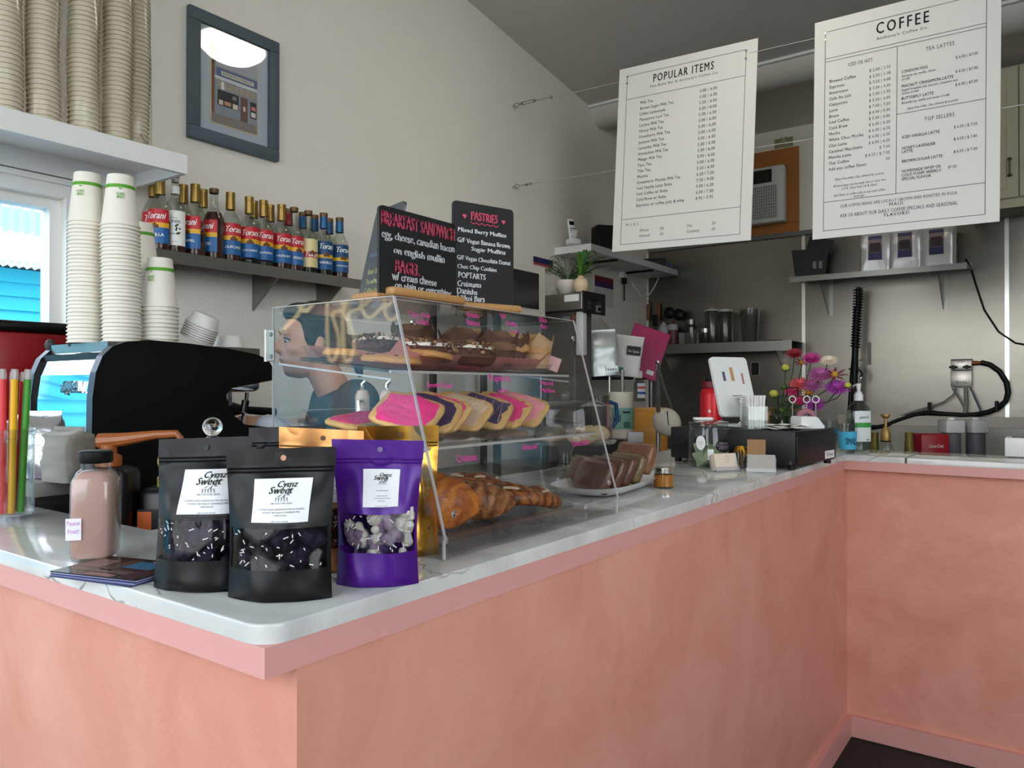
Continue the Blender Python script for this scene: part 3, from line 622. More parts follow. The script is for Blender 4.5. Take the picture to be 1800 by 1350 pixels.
col(o, 'tea_notes', [('Earl grey tea, vanilla, choice', X(.5), Zv(.333)),('of milk', X(.5), Zv(.347)),('English breakfast tea, mac-nut, cinnamon and', X(.5), Zv(.394)),('choice of milk', X(.5), Zv(.408)),('Butterfly tea, vanilla and choice of milk', X(.5), Zv(.45)),('Dairy free milks: Oat, almond & coconut', X(.53), Zv(.478))], INK, .0158, shear=.2, sp=1.0)
m = MB(); place(fit_w(txt('OUR COFFEE BEANS ARE LOCALLY GROWN AND ROASTED IN KULA,', sp=1.15), .50, .0165), m, X(.48), Zv(.868), -.0042); place(txt('MAUI.', .0225, sp=1.15), m, X(.48), Zv(.886), -.0042)
place(fit_w(txt('ASK US ABOUT OUR DAILY COFFEE SPECIALS AND SEASONAL', bold=.004, sp=1.15), .50, .0165), m, X(.48), Zv(.912), -.0042); place(txt('FLAVORS!', .0225, bold=.004, sp=1.15), m, X(.48), Zv(.93), -.0042); mk('closing_lines', m, INKB, o, smooth=0)
for (u, v) in ((.065,.06),(.065,.09),(.93,.06)): mk('grommet', MB().cyl((0,0,0), .006, .004, 10, M=Matrix.Translation((X(u),-.003,Zv(v))) @ UP), WIRE, o)
# wires with turnbuckles
for (z0, z1, lb, big) in ((3.20, 3.08, 'upper menu wire with a turnbuckle at the left wall', True), (2.672, 2.59, 'lower menu wire hooked to the left wall', False)):
    yw = 4.034
    o = thing('menu_wire', lb, 'wire', (XL, yw, z0))
    sl = (z1-z0)/3.4
    w0 = .30 if big else .16
    mk('cable', MB().tube([(w0, 0, sl*w0), (XR-XL-.02, 0, sl*(XR-XL-.02))], .0022, 6), mat('cable', (196,194,188), .4, .6), o)
    mk('hook', MB().tube([(0,0,0),(.02,0,0)]+[(.034+.014*math.cos(a), 0, .014*math.sin(a)) for a in [PI-k*PI/5 for k in range(10)]], .003, 6), WIRE, o)
    if big:
        m = MB(); m.tube([(.05,0,0),(.07,0,.0)], .004, 6); m.tube([(.07,0,.009),(.17,0,.009-.004)], .003, 6); m.tube([(.07,0,-.009),(.17,0,-.011)], .003, 6); m.cyl((0,0,0), .010, .012, 8, M=Matrix.Translation((.066,0,0)) @ Matrix.Rotation(PI/2,4,'Y')); m.cyl((0,0,0), .010, .012, 8, M=Matrix.Translation((.166,0,-.003)) @ Matrix.Rotation(PI/2,4,'Y')); m.tube([(.17,0,-.003),(.30,0,-.009)], .003, 6)
        m.sph((.30,0,-.010), .011, 8, 6)
        mk('turnbuckle', m, WIRE, o)
    else:
        m = MB(); m.tube([(.05,0,0),(.16,0,-.003)], .003, 6); m.sph((.11,0,-.002), .009, 8, 6, (1.6,1,1)); m.sph((.14,0,-.002), .009, 8, 6); mk('cable_clamp', m, WIRE, o)
# ================================================================== espresso machine
MX = -1.92                                       # outer face of the near side panel
MT = .03; MW = .37
prof_px = [(163,905),(163,760),(164,700),(170,655),(182,626),(200,609),(228,600),(262,598),(330,604),(400,613),(450,623),(470,631),(480,646),(482,668),(440,676),(408,682),(398,694),(400,712),(412,731),(430,746),(478,752),(482,766),(482,905)]
prof = []
for px, py in prof_px:
    q = at(px, py, X=MX); prof.append((q.y, q.z))
MB0 = .905
prof = [(y, max(z, MB0)) for y, z in prof]; prof[0] = (prof[0][0], MB0); prof[-1] = (prof[-1][0], MB0)
yB, yFm = prof[1][0], prof[-1][0]; zT = max(z for _, z in prof)
o = thing('espresso_machine', 'black-sided espresso machine with a mirror chrome back panel', 'espresso machine', (0,0,0))
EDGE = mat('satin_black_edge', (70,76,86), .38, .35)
for x0, x1 in ((MX-MT, MX), (MX-MW, MX-MW+MT)):
    mk('side_panel', MB().prism(prof, x0, x1, 'yz'), mat('machine_black', (5,5,5), .5, spec=.25), o, smooth=50)
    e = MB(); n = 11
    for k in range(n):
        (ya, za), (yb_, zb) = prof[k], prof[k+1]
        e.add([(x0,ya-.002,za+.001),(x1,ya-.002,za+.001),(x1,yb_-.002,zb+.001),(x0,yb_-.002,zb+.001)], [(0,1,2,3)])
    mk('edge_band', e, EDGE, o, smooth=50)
c = MB(); seg = prof[0:9]
inn = [(y+.006, z-.004) for y, z in seg]
for k in range(len(inn)-1):
    (ya, za), (yb_, zb) = inn[k], inn[k+1]
    c.add([(MX-MW+MT,ya,za),(MX-MT,ya,za),(MX-MT,yb_,zb),(MX-MW+MT,yb_,zb)], [(0,1,2,3)])
mk('chrome_back', c, CHROME, o, smooth=60)
mk('body', MB().box(MX-MW+MT, MX-MT, yB+.03, yFm-.16, MB0+.02, zT-.035), BLACK, o)
mk('top_tray', MB().box(MX-MW+MT, MX-MT, yB+.05, yFm-.03, zT-.034, zT-.006), STEEL2, o)
mk('front_head', MB().rbox(MX-MW/2, yFm-.10, zT-.09, MW-2*MT, .16, .09, .02, 3), CHROME, o)
mk('drip_tray', MB().rbox(MX-MW/2, yFm-.08, MB0+.06, MW-2*MT, .2, .06, .01, 2), STEEL2, o)
gr = mk('group_head', MB().cyl((MX-.12, yFm-.10, zT-.175), .032, .05, 18), CHROME, o)
mk('portafilter', MB().tube([(MX-.12, yFm-.10, zT-.185),(MX-.12, yFm-.02, zT-.19),(MX-.12, yFm+.09, zT-.2)], [.03,.012,.014], 12), BLACK, gr)
q0 = at(434,690,X=MX-.05); q1 = at(425,745,X=MX-.05)
mk('steam_wand', MB().tube([q0, (q0+q1)/2+Vector((0,.004,0)), q1], .006, 8), CHROME, o)
mk('wand_grip', MB().tube([q0*.75+q1*.25, q0*.35+q1*.65], .011, 10), BLACKG, o)
t = MB(); lg = txt('aQWEALL', 1, bold=.015); lg = fit_w(lg, .118, .036)
pa = at(125,682,Y=yB+.004)
ex = MB(); ex.mb(lg, Matrix.Translation((pa.x, yB+.0035, pa.z-.012)) @ UP)
lo = mk('raised_logo', ex, mat('logo_chrome', (236,238,242), .12, 1.0), o, smooth=0)
sm = lo.modifiers.new('thick', 'SOLIDIFY'); sm.thickness = .004; sm.offset = 1
for px in (88, 129):
    p = at(px, 602, Y=yB+.06); m = MB(); m.sph((p.x, yB+.06, zT-.004), .013, 12, 8, (1.2,1,1.3)); mk('top_screw', m, DKGREY, o)
mk('foot', MB().cyl((MX-.05, yB+.05, MB0-.0), .02, .01, 12), BLACK, o)
# lower work counters behind the raised bar
o = thing('work_counter', 'steel work counter along the left wall behind the raised bar', 'counter')
Lp = [(XL+.002,YLB+.004),(-1.82,YLB+.004),(-1.82,1.47),(-2.31,1.47),(-2.31,4.22),(XL+.002,4.22)]
mk('worktop', pprism(Lp, .87, .90), STEEL2, o, smooth=0)
mk('cabinet_run', pprism([(x-.02 if x > -2.9 else x, y) for x, y in Lp], .002, .87), DKGREY, o, smooth=0)
def ordi(n): return '%d%s' % (n, {1:'st',2:'nd',3:'rd'}.get(n % 10 if n % 100 not in (11,12,13) else 0, 'th'))
# ---- cup stacks on the machine
ICP = mat('cup_green', (86,158,40), .6, var=.03)
bnd = MB(); bnd.lathe([(.0361, .0985), (.0352, .1075)], 22)
bandm = bnd.mesh('green_band'); bandm.materials.append(ICP)
tx = MB(); sp_ = Matrix.Rotation(PI, 4, 'Z')
for s_, w2, z in (('ONE', .018, .076), ('EARTH', .018, .0845)):
    q = fit_w(txt(s_, bold=.02), w2, .0072); q2 = MB(); q2.mb(q, sp_); wrap(q2, .0385, z, .0006, 0.0, tx, taper=-.11)
lf = MB(); lf.lathe([(0,0),(.003,.004),(0,.008)], 6); wrap(MB().add([(-.003,0,0),(.003,0,0),(.0035,.004,0),(0,.0015,0),(-.0035,.004,0)], [(0,1,2,3,4)]), .0376, .0935, .0006, 0, tx, taper=-.11)
tmesh = tx.mesh('cup_print'); tmesh.materials.append(ICP)
zc = zT+.0005-.006
stk = [(153, MX-.20, 24, .0101, 0.0, 'left', .55), (215, MX-.085, 28, .0098, -.02, 'tall front', .95), (281, MX-.075, 8, .0105, 0.0, 'short right', .3), (248, MX-.20, 20, .0101, .0, 'rear', .5)]
hts = {0:306, 1:310, 2:455, 3:393}
for i, (px, x, n, dz, lean, nm, turn) in enumerate(stk):
    p = at(px, 500, X=x); topz = at(px, hts[i], X=x).z; n = max(3, round((topz-.135-zc)/dz)); dz = (topz-.135-zc)/n
    for k in range(n+1):
        top = k == n
        lb = ('topmost paper cup with a green band on the %s cup stack' % nm) if top else ('%s paper cup from the bottom of the %s stack on the espresso machine' % (ordi(k+1), nm))
        loc = (p.x+lean*k*dz*_rt.x+.0008*math.sin(k*1.7), p.y+lean*k*dz*_rt.y, zc+k*dz)
        cpo = tag(mk('paper_cup', cupL, None, loc=loc, rot=(0,0,.95+(turn if top else k*1.3))), lb, 'cup', 'paper cups on the espresso machine')
        if top: mk('green_band', bandm, None, cpo); mk('cup_print', tmesh, None, cpo, rot=(0,0,-.8))
# ---- nested lids (white plastic)
LID = mat('lid_plastic', (226,224,218), .35, var=.02)
lidm = MB().lathe([(.047,.0),(.0485,.002),(.0475,.005),(.044,.006),(.036,.032),(.032,.036),(0,.036)], 24).mesh('lid'); lidm.materials.append(LID); lidm.polygons.foreach_set('use_smooth', [True]*len(lidm.polygons)); lidm.set_sharp_from_angle(angle=.7)
pz = at(345, 590, X=MX-.09)
ax = Euler((0, .42, .6)); R3 = ax.to_matrix()
for k in range(7):
    d = R3 @ Vector((0,0,1))*k*.0068
    tag(mk('portion_cup', lidm, None, loc=(pz.x+d.x, pz.y+d.y, zc+.021+d.z), rot=ax), '%s white portion cup from the bottom of the tilted pile' % ordi(k+1), 'cup', 'tilted pile of portion cups')
pz = at(403, 600, X=MX-.10)
for k in range(3):
    tag(mk('portion_cup', lidm, None, loc=(pz.x, pz.y, zc-.012+k*.006), rot=(0,0,k)), '%s white portion cup from the bottom of the low pile' % ordi(k+1), 'cup', 'low pile of portion cups')
# ================================================================== red grinder by the window
RED = mat('red_enamel', (140,14,22), .35, var=.05)
p = at(96, 640, X=-2.55)
o = thing('coffee_grinder', 'red coffee grinder with a black lid by the window', 'grinder', (-2.73, 1.055, .901))
zl = at(96, 585, X=-2.55).z-.901; zh = at(96, 566, X=-2.55).z-.901
mk('body', MB().rbox(0, 0, .28, .26, .22, .18, .01, 2), RED, o)
mk('hopper', MB().rbox(0, .0, (.36+zl)/2, .30, .24, zl-.36, .012, 2), RED, o)
mk('lid', MB().rbox(0, .0, (zl+zh)/2, .32, .26, zh-zl, .014, 3), BLACK, o)
mk('base', MB().rbox(0, 0, .1, .26, .22, .19, .01, 2), BLACK, o)
mk('spout', MB().rbox(.16, .0, .34, .06, .1, .1, .01, 2), DKGREY, o)
# ================================================================== straw jar
p = at(9, 910, Z=HC)
o = thing('straw_jar', 'ribbed glass jar holding wrapped colored straws at the counter end', 'jar', (p.x, p.y, HC))
mk('glass', MB().lathe([(0,.006),(.046,.006),(.050,.012),(.050,.165),(.053,.168),(.053,.176),(.049,.178),(.049,.014),(.045,.010),(0,.010)], 26), GLASS, o)
m = MB()
for z in (.150,.158): m.lathe([(.0515,z-.002),(.053,z),(.0515,z+.002)], 26)
mk('neck_rings', m, GLASS, o)
ncol = [((206,26,40),'red'),((214,60,66),'light red'),((226,170,20),'yellow'),((66,150,46),'green')]
for k, (r_, f_, c_, ln) in enumerate(((.002,-.030,0,.285),(-.009,-.028,0,.285),(.012,-.026,1,.285),(.026,-.018,2,.285),(.037,-.002,3,.285),(-.022,-.02,1,.285),(.010,.004,0,.28),(.022,.012,0,.28),(-.02,.01,3,.28))):
    dx, dy = r_*_rt.x+f_*_fw.x, r_*_rt.y+f_*_fw.y
    cc, cn = ncol[c_]; q = p+Vector((dx*.9, dy*.9, 0))
    tp = Vector((dx*1.25, dy*1.25, ln))
    so = thing('wrapped_straw', '%s wrapped straw in the glass jar' % cn, 'straw', (p.x, p.y, HC+.0115), group='wrapped straws in the jar')
    so['label'] = {0:'red wrapped straw at the front of the straw jar',1:'red wrapped straw left of the pale red one in the jar',2:'pale red wrapped straw in the straw jar',3:'yellow wrapped straw in the straw jar',4:'green wrapped straw leaning right in the straw jar',5:'pale red straw on the left of the straw jar',6:'red wrapped straw in the middle of the jar',7:'red wrapped straw behind the yellow straw',8:'green wrapped straw at the back of the jar'}[k]
    b0 = Vector((dx*.85, dy*.85, 0))
    mk('straw', MB().tube([b0, b0.lerp(tp, .93)], .0068, 12), mat('straw_%d' % c_, cc, .3, var=.05), so)
    mk('wrapper_end', MB().tube([b0.lerp(tp,.93), b0.lerp(tp,.96), tp], [.0076,.0078,.006], 8), clear('straw_film', (236,234,232), 1.5, .12, haze=.3), so)
# acrylic sign holder edge behind the straws
p = at(33, 886, Z=HC)
m = MB(); m.box(-.055, .0, 0, .003, 0, .085); m.box(-.055, .0, -.03, .0, 0, .003); m.box(-.055,.0,-.033,-.03,0,.03)
solo('acrylic_holder', 'small clear acrylic holder behind the straw jar', 'holder', m, ACRE, (p.x, p.y, HC), .35)
# ================================================================== foil bags on a small drawer unit
o = thing('drawer_unit', 'low grey topped drawer unit behind the counter ledge', 'drawer unit', (-1.98, .815, .901))
mk('carcass', MB().box(-.42, .13, -.062, .052, 0, .215), mat('dark_brown', (46,38,38), .5), o, smooth=0)
mk('top', MB().rbox(-.145, -.005, .232, .57, .13, .033, .004, 2), mat('grey_laminate', (128,124,119), .5), o)
mk('drawer_front', MB().rbox(-.145, -.065, .10, .50, .008, .17, .003, 1), mat('dark_brown', (46,38,38)), o)
uz = .901+.2495
FOIL = mat('silver_foil', (196,196,196), .26, .9, var=.06, bump=.35, bscale=22)
KRAFTG = mat('grey_bag', (146,140,130), .5, .1, var=.05, bump=.2, bscale=18)
def foil_bag(w_, d_, h_, pinch=.75, seed=0):
    m = MB()
    def s(u, v):
        a = u*2*PI; k = max(0, (v-.62)/.38); 
        cxs, cys = math.cos(a), math.sin(a)
        e = .35; x = math.copysign(abs(cxs)**e, cxs)*w_/2; y = math.copysign(abs(cys)**e, cys)*d_/2
        y *= (1-pinch*k*1.2) if k < .8 else .04; x *= 1+.08*k
        f = .006*noise.noise((x*30+seed, y*30, v*7))
        return (x+f, y+f, v*h_)
    m.grid(s, 32, 14); m.add([(0,0,.0005)], []); return m
for px, w_, d_, h_, mt, lb, rz in ((52,.075,.06,.145,FOIL,'silver foil coffee bag, leftmost on the drawer unit',.9),(75,.085,.07,.155,FOIL,'silver foil coffee bag with a folded crest, middle of the drawer unit',.6),(122,.10,.075,.122,KRAFTG,'dull grey boxy bag beside the silver foil bags',.15),(20,.06,.06,.13,FOIL,'silver foil bag half hidden by the straws',1.2)):
    p = at(px, 850, Y=.81); solo('foil_bag', lb, 'bag', foil_bag(w_, d_, h_, .8 if mt is FOIL else .1, px), mt, (p.x, p.y, uz), rz, smooth=60, group='bags on the drawer unit')
# ================================================================== sauce bottles with pumps
def pump(label, p, rz, colr, lab_text, h=.19):
    o = thing('sauce_bottle', label, 'pump bottle', p, rz)
    mk('bottle', MB().rbox(0, 0, h/2, .11, .085, h, .02, 3), mat('sauce_black', (12,11,11), .35), o)
    mk('collar', MB().lathe([(.026,h-.004),(.026,h+.02),(.016,h+.026),(.016,h+.045)], 16), colr, o)
    mk('spout', MB().tube([(-.02,0,h+.052),(.03,0,h+.056),(.10,0,h+.066),(.145,0,h+.068),(.155,0,h+.055)], [.017,.014,.009,.008,.007], 10), colr, o)
    L = mk('label', MB().box(-.05,.05,-.0436,-.0426,.02,h-.045), mat('sauce_label', (16,14,14), .5), o)
    m = MB()
    for k, s_ in enumerate(lab_text): place(fit_w(txt(s_), .03+.004*(k % 3), .0032), m, .015, h-.052-k*.0055, -.0442)
    mk('lettering', m, mat('label_white', (245,244,240)), L)
    mk('label_corner', MB().box(-.05,-.02,-.0440,-.0436,.05,h-.05), mat('label_orange', (196,92,34), .5), L)
    return o
AMB = mat('amber_plastic', (150,82,34), .35, var=.05); YEL = mat('mustard_plastic', (172,136,56), .35, var=.05)
LT = ['PURE MADE SAUCE','NATURALLY FLAVORED','SHAKE WELL','REFRIGERATE','SUGAR CREAM','NET 64 OZ','DARK COCOA','MADE IN USA']
pump('black sauce bottle with a brown pump behind the pink drink', (-1.65, .815, .916), .62, AMB, LT, .278)
pump('black sauce bottle with a mustard pump behind the black pouch', (-1.585, .915, .916), .62, YEL, LT, .23)
solo('utility_shelf', 'low steel shelf behind the bar holding sauce bottles', 'shelf', MB().rbox(-1.62, .88, .885, .30, .25, .06, .004, 1).box(-1.75,-1.49,.77,1.0,.0,.855), STEEL2)
# ================================================================== pink drink bottle
p = at(168, 984, Z=HC)
o = thing('drink_bottle', 'square glass bottle of cloudy pink drink with a black cap', 'bottle', (p.x, p.y, HC), YAW+.25)
def sq(prof, n=32, e=.42):
    m = MB()
    vs_ = []
    for r, z, k in prof:
        for i in range(n):
            a = 2*PI*i/n; ca, sa = math.cos(a), math.sin(a); ee = e+(1-e)*k
            vs_.append((math.copysign(abs(ca)**ee, ca)*r, math.copysign(abs(sa)**ee, sa)*r, z))
    fs = []
    for j in range(len(prof)-1):
        for i in range(n): fs.append((j*n+i, j*n+(i+1)%n, (j+1)*n+(i+1)%n, (j+1)*n+i))
    fs.append(tuple(range(n))[::-1]); fs.append(tuple(range((len(prof)-1)*n, len(prof)*n)))
    return m.add(vs_, fs)
mk('glass', sq([(.022,0,.2),(.029,.004,0),(.031,.012,0),(.031,.112,0),(.030,.122,.1),(.025,.134,.6),(.020,.138,1),(.020,.150,1)]), clear('jar_glass', (232,236,236), 1.5, .02), o, smooth=50)
mk('drink', sq([(.026,.007,0),(.0295,.012,0),(.0295,.112,0),(.0285,.121,.1),(.024,.131,.6),(.019,.135,1)]), mat('pink_drink', (218,172,160), .25, var=.03, scale=4, sss=.2), o, smooth=50)
mk('cap', MB().lathe([(.0225,.1465),(.0235,.148),(.0235,.163),(.0215,.165),(0,.165)], 28), BLACK, o)
L = mk('label', MB().rbox(-.0215, -.0316, .052, .021, .0008, .032, .0003, 1), mat('label_lilac', (236,232,240), .6), o)
m = MB(); place(fit_w(txt('Passion', jit=.1), .017, .007), m, -.0215, .058, -.0322); place(fit_w(txt('Fruit!', jit=.1), .015, .007), m, -.021, .046, -.0322); mk('handwriting', m, mat('purple_ink', (190,90,190), .6), L)
# ================================================================== leaflets
lp = at(215, 1008, Z=HC); cols = [(60,58,92),(140,150,196),(44,40,70),(150,158,200),(36,32,34)]
for k in range(5):
    o = thing('leaflet', ['bottom leaflet of the glossy stack on the counter','second leaflet from the bottom of the stack','middle leaflet of the glossy stack','second leaflet from the top of the stack','top leaflet of the stack, dark print with a blue patch'][k], 'leaflet', (lp.x+random.uniform(-.004,.004), lp.y+random.uniform(-.003,.003), HC+.0005+k*.0016), .28+random.uniform(-.05,.05), 'leaflets on the counter')
    mk('sheet', MB().box(-.075,.075,-.05,.05,0,.0014), mat('leaflet_%d' % k, cols[k], .18, var=.2, scale=30), o, smooth=0)
    if k == 4:
        for (x0,x1,y0,y1,cc) in ((.0,.05,.0,.035,(40,110,150)),(.02,.06,.036,.046,(190,160,170)),(-.07,-.03,-.01,.03,(128,96,92)),(-.02,.0,-.02,.04,(80,62,56)),(-.065,.04,-.03,-.016,(92,84,80)),(.04,.07,-.045,-.01,(58,40,56)),(-.02,.03,-.046,-.036,(150,110,110))):
            mk('printed_area', MB().box(x0,x1,y0,y1,.0014,.0016), mat('leaf_ink_%d_%d' % (cc[0],cc[1]), cc, .2, var=.25, scale=60), o, smooth=0)
# ================================================================== glass knob lid jar behind pouches
p = at(377, 905, Z=HC)
o = thing('glass_canister', 'clear glass canister with a ball knob lid behind the black pouch', 'canister', (-1.20, .77, HC+.0005))
kz = at(377, 748, D=1.38).z-HC
CRY = mat('crystal', (250,250,250), .0, var=.0, trans=1.0, ior=1.5)
mk('body', MB().lathe([(0,.004),(.05,.004),(.052,.01),(.052,kz-.045),(.05,kz-.04)], 28), GLASS, o)
ld = mk('lid', MB().lathe([(.055,kz-.040),(.055,kz-.034),(.03,kz-.028),(.012,kz-.022),(.010,kz-.016)], 28), GLASS, o)
mk('ball_knob', MB().sph((0,0,kz), .0165, 24, 14), CRY, ld)
# ================================================================== stand-up pouches
def pouch(label, loc, rz, w_, h_, bodym, frontm, winv, fillc, lab, lean=.06, dep=.03, flare=0.0, logo=True, text=(), hole=(120,88,60), seed=1, winm=None, squish=0.0):
    o = thing('snack_pouch', label, 'pouch', loc, (-lean, 0, rz))
    def half(v):
        if v < .05: return dep*(.82+3.6*v)
        if v < .5: return dep*(1.0-.25*(v-.05))
        return dep*(.8875)*max(.03, 1-((v-.5)/.36)**1.3) if v < .86 else dep*.03
    def wid(v): return w_/2*(1-.05*math.sin(min(1,v/.9)*PI)*(1+squish)+flare*v)
    def surf(u, v, side, off=0.0):
        hx = wid(v); x = u*hx
        y = half(v)*(1-abs(u)**2.4)
        y += (.0035*noise.noise((u*2.2+seed, v*5, seed))+.0018*math.sin(u*5+v*9+seed))*min(1, 4*(1-abs(u)))*(1 if v < .85 else .35)
        z = v*h_ - (.004*math.cos(u*PI*.5) if v < .03 else 0)+.003*u*math.sin(seed)*v
        return (x, side*(y+off), max(0, z))
    wv0, wv1 = winv
    def strip(v0, v1, side, nu=24, nv=10): 
        m = MB(); m.grid(lambda a, b: surf(a*2-1, v0+(v1-v0)*b, side), nu, max(2, int(nv*(v1-v0)*3)+1)); return m
    bk = strip(0, 1, 1); bk.grid(lambda a, b: ((a*2-1)*wid(0), (b*2-1)*half(0)*(1-abs(a*2-1)**2.4), .0006), 24, 4)
    mk('back_panel', bk, bodym, o, smooth=70)
    fr = strip(0, wv0, -1); fr.mb(strip(wv1, 1, -1)); 
    fr.grid(lambda a, b: surf(-1+.06*a, wv0+(wv1-wv0)*b, -1), 2, 4); fr.grid(lambda a, b: surf(.94+.06*a, wv0+(wv1-wv0)*b, -1), 2, 4)
    mk('front_panel', fr, frontm, o, smooth=70)
    zs = MB()
    for zz in (.845, .868): zs.tube([Vector(surf(-.97+1.94*k/16, zz, -1, .0012)) for k in range(17)], .0014, 6)
    mk('zip_seal', zs, frontm, o)
    wn = MB(); wn.grid(lambda a, b: surf(-.94+1.88*a, wv0+(wv1-wv0)*b, -1), 26, 10)
    mk('window', wn, winm or clear('pouch_film', (240,238,238), 1.42, .05, gl=.55), o, smooth=70)
    rr = random.Random(seed); fl = {}
    for k in range(34):
        u = rr.uniform(-.8,.8); v = rr.uniform(wv0-.03, wv1+.03); yy = surf(u, v, -1)[1]+.012+rr.uniform(0,.006)
        ci = rr.choice(range(len(fillc))); sz = rr.uniform(.010,.018)
        mm = MB(); M = Matrix.Translation((u*wid(v), min(yy, .0), v*h_)) @ Euler((rr.random()*3, rr.random()*3, rr.random()*3)).to_matrix().to_4x4()
        mm.rbox(0,0,0, sz*1.4, sz, sz, sz*.25, 1, M); fl.setdefault(ci, MB()).mb(mm)
    for ci, mm in fl.items(): tag(mk('filling', mm, fillc[ci], o, smooth=40), kind='stuff')
    fk = MB()
    for k in range(30):
        u = rr.uniform(-.85,.85); v = rr.uniform(wv0+.01, wv1-.01); q = surf(u, v, -1, -.0012)
        a = rr.random()*3; ln = rr.uniform(.002,.007)
        fk.box(-ln/2, ln/2, 0, .0005, -.0006, .0006, Matrix.Translation(q) @ Matrix.Rotation(a, 4, 'Y'))
    tag(mk('crumbs', fk, mat('coconut', (232,230,226), .7), o, smooth=0), kind='stuff')
    (lu0, lu1, lv0, lv1) = lab
    LB = MB(); LB.grid(lambda a, b: surf(lu0+(lu1-lu0)*a, lv0+(lv1-lv0)*b, -1, .0008), 14, 10)
    L = mk('label', LB, mat('label_paper', (226,226,226), .5, var=.015), o, smooth=70)
    def onto(tm, cu, cv, off=.0014):
        t_ = MB(); vs_ = []
        for (x, y, _) in tm.v:
            v = cv+y/h_; u = cu+x/wid(v); vs_.append(surf(u, v, -1, off))
        return t_.add(vs_, tm.f)
    cu, cv = (lu0+lu1)/2+.03, lv1-(lv1-lv0)*.16; lw = (lu1-lu0)*w_/2
    cup = MB()
    for k in range(9):
        a0_ = 2*PI*k/9; r0 = lw*.14; cup.add([(r0*math.cos(a0_)*.95-.002, r0*math.sin(a0_)*.75-.002, 0),(r0*math.cos(a0_)*.95+.0016, r0*math.sin(a0_)*.75-.002,0),(r0*math.cos(a0_+.5)*.7, r0*math.sin(a0_+.5)*.6+.001,0)], [(0,1,2)])
    for k in range(5): cup.add([(-lw*.11+k*lw*.045, -lw*.13,0),(-lw*.085+k*lw*.045, -lw*.13,0),(-lw*.095+k*lw*.05, -lw*.20,0),(-lw*.105+k*lw*.05, -lw*.20,0)], [(0,1,2,3)])
    mk('cupcake_print', onto(cup, cu, cv-lw*.07/h_, .0011), mat('print_grey', (120,120,122), .6), L, smooth=0)
    lt = onto(fit_w(txt('Cymz', shear=.3, bold=.03), lw*.36, lw*.14), cu+.05, cv-.002/h_); lt.mb(onto(fit_w(txt('Sweet', shear=.3, bold=.03), lw*.42, lw*.12), cu-.05, cv-lw*.135/h_))
    mk('logo_lettering', lt, mat('ink_dark', (34,32,32)), L, smooth=0)
    sm_ = MB(); z0 = cv-(lv1-lv0)*.42; n = len(text)
    for k, s_ in enumerate(text):
        if s_: sm_.mb(onto(fit_w(txt(s_), lw*min(.86, .018*len(s_)+.05), lw*.026), cu, z0-k*(lv1-lv0)*.068, .0012))
    mk('fine_print', sm_, mat('print_dark_grey', (70,70,74), .6), L, smooth=0)
    q = surf(.05, .935, -1, .001); mk('hang_hole', MB().cyl((0,0,0), .0036, .0006, 14, M=Matrix.Translation(q) @ UP), mat('hole_%d' % hole[0], hole, .5), o)
    return o
BLK = mat('black_pouch', (10,10,11), .38, var=.1, scale=5, bump=.12, bscale=12, spec=.3)
PUR = mat('purple_pouch', (74,20,126), .34, .15, var=.08, scale=5, bump=.12, bscale=12)
GLD = mat('gold_pouch', (196,146,60), .2, .95, var=.08, bump=.15, bscale=14)
KRA = mat('rosegold_pouch', (190,134,80), .3, .7, var=.06, bump=.12, bscale=14)
UBE = mat('ube_bite', (30,20,44), .7, var=.3, scale=60, spec=.2); UBE2 = mat('ube_bite_dark', (20,14,28), .7, var=.3, scale=60, spec=.2)
NUT = mat('cocoa_bite', (96,58,36), .6, var=.3, scale=60); PALE = mat('pale_bite', (198,194,186), .6, var=.15, scale=50); PALE2 = mat('lilac_bite', (120,100,124), .6, var=.3, scale=60)
TX = ['UBE COCO MAC BITES','','COCONUT FLAKES UBE BITES BUTTER MACADAMIA','COCONUT UBE VANILLA CONDENSED MILK','CANE SUGAR','','UBE COLD SLICE','CYMZ SWEET ARE ALWAYS REFRIGERATED','ENJOY AND STAY CONNECTED IN THE ISLES']
pk = lambda px, py: at(px, py, Z=HC)
FC = math.atan2(.81, .587)
yaw_cam = YAW
pouch('black pouch with a white label, standing left of the front black pouch', pk(352,1034), .52, .128, .194, BLK, BLK, (.20,.46), [UBE,UBE2], (-.36,.86,.50,.79), seed=1, text=TX, hole=(30,30,30))
pouch('front black pouch with a clear band of purple bites', pk(492,1050), .60, .130, .184, BLK, BLK, (.21,.48), [UBE,UBE2], (-.45,.62,.52,.80), seed=2.3, text=TX, lean=.02, flare=.06, hole=(196,140,110))
pouch('purple pouch with a curled white label and pale bites', pk(664,1026), .70, .108, .190, PUR, PUR, (.235,.50), [PALE,PALE,PALE2], (-.32,.52,.55,.80), seed=3.7, flare=.12, squish=.9, dep=.026, lean=.0, text=['MOCHI CRUNCH MIX','','FRESH MADE UBE','FLOUR SUGAR BUTTER MILK','CANE SALT','','BAKED WITH ALOHA','KEEP COOL AND DRY'], hole=(120,100,150))
pouch('rose gold pouch with peanut butter label wedged between black and purple pouches', pk(562,1000), .55, .125, .200, KRA, KRA, (.17,.45), [NUT], (-.3,.75,.49,.76), seed=5.1, lean=.03, text=['PEANUT BUTTER CRISPY','BROWNIE','PEANUT BUTTER OATS MILK','CHOCOLATE SUGAR BUTTER','COCOA EGGS FLOUR','VANILLA SALT SOY','ROLLED OATS'], hole=(90,60,40))
pouch('shiny gold pouch behind the purple pouch', pk(700,975), .75, .125, .200, GLD, GLD, (.2,.42), [NUT], (-.3,.5,.5,.7), seed=6.4, lean=.0, text=TX[:3], hole=(90,60,40), winm=GLD)
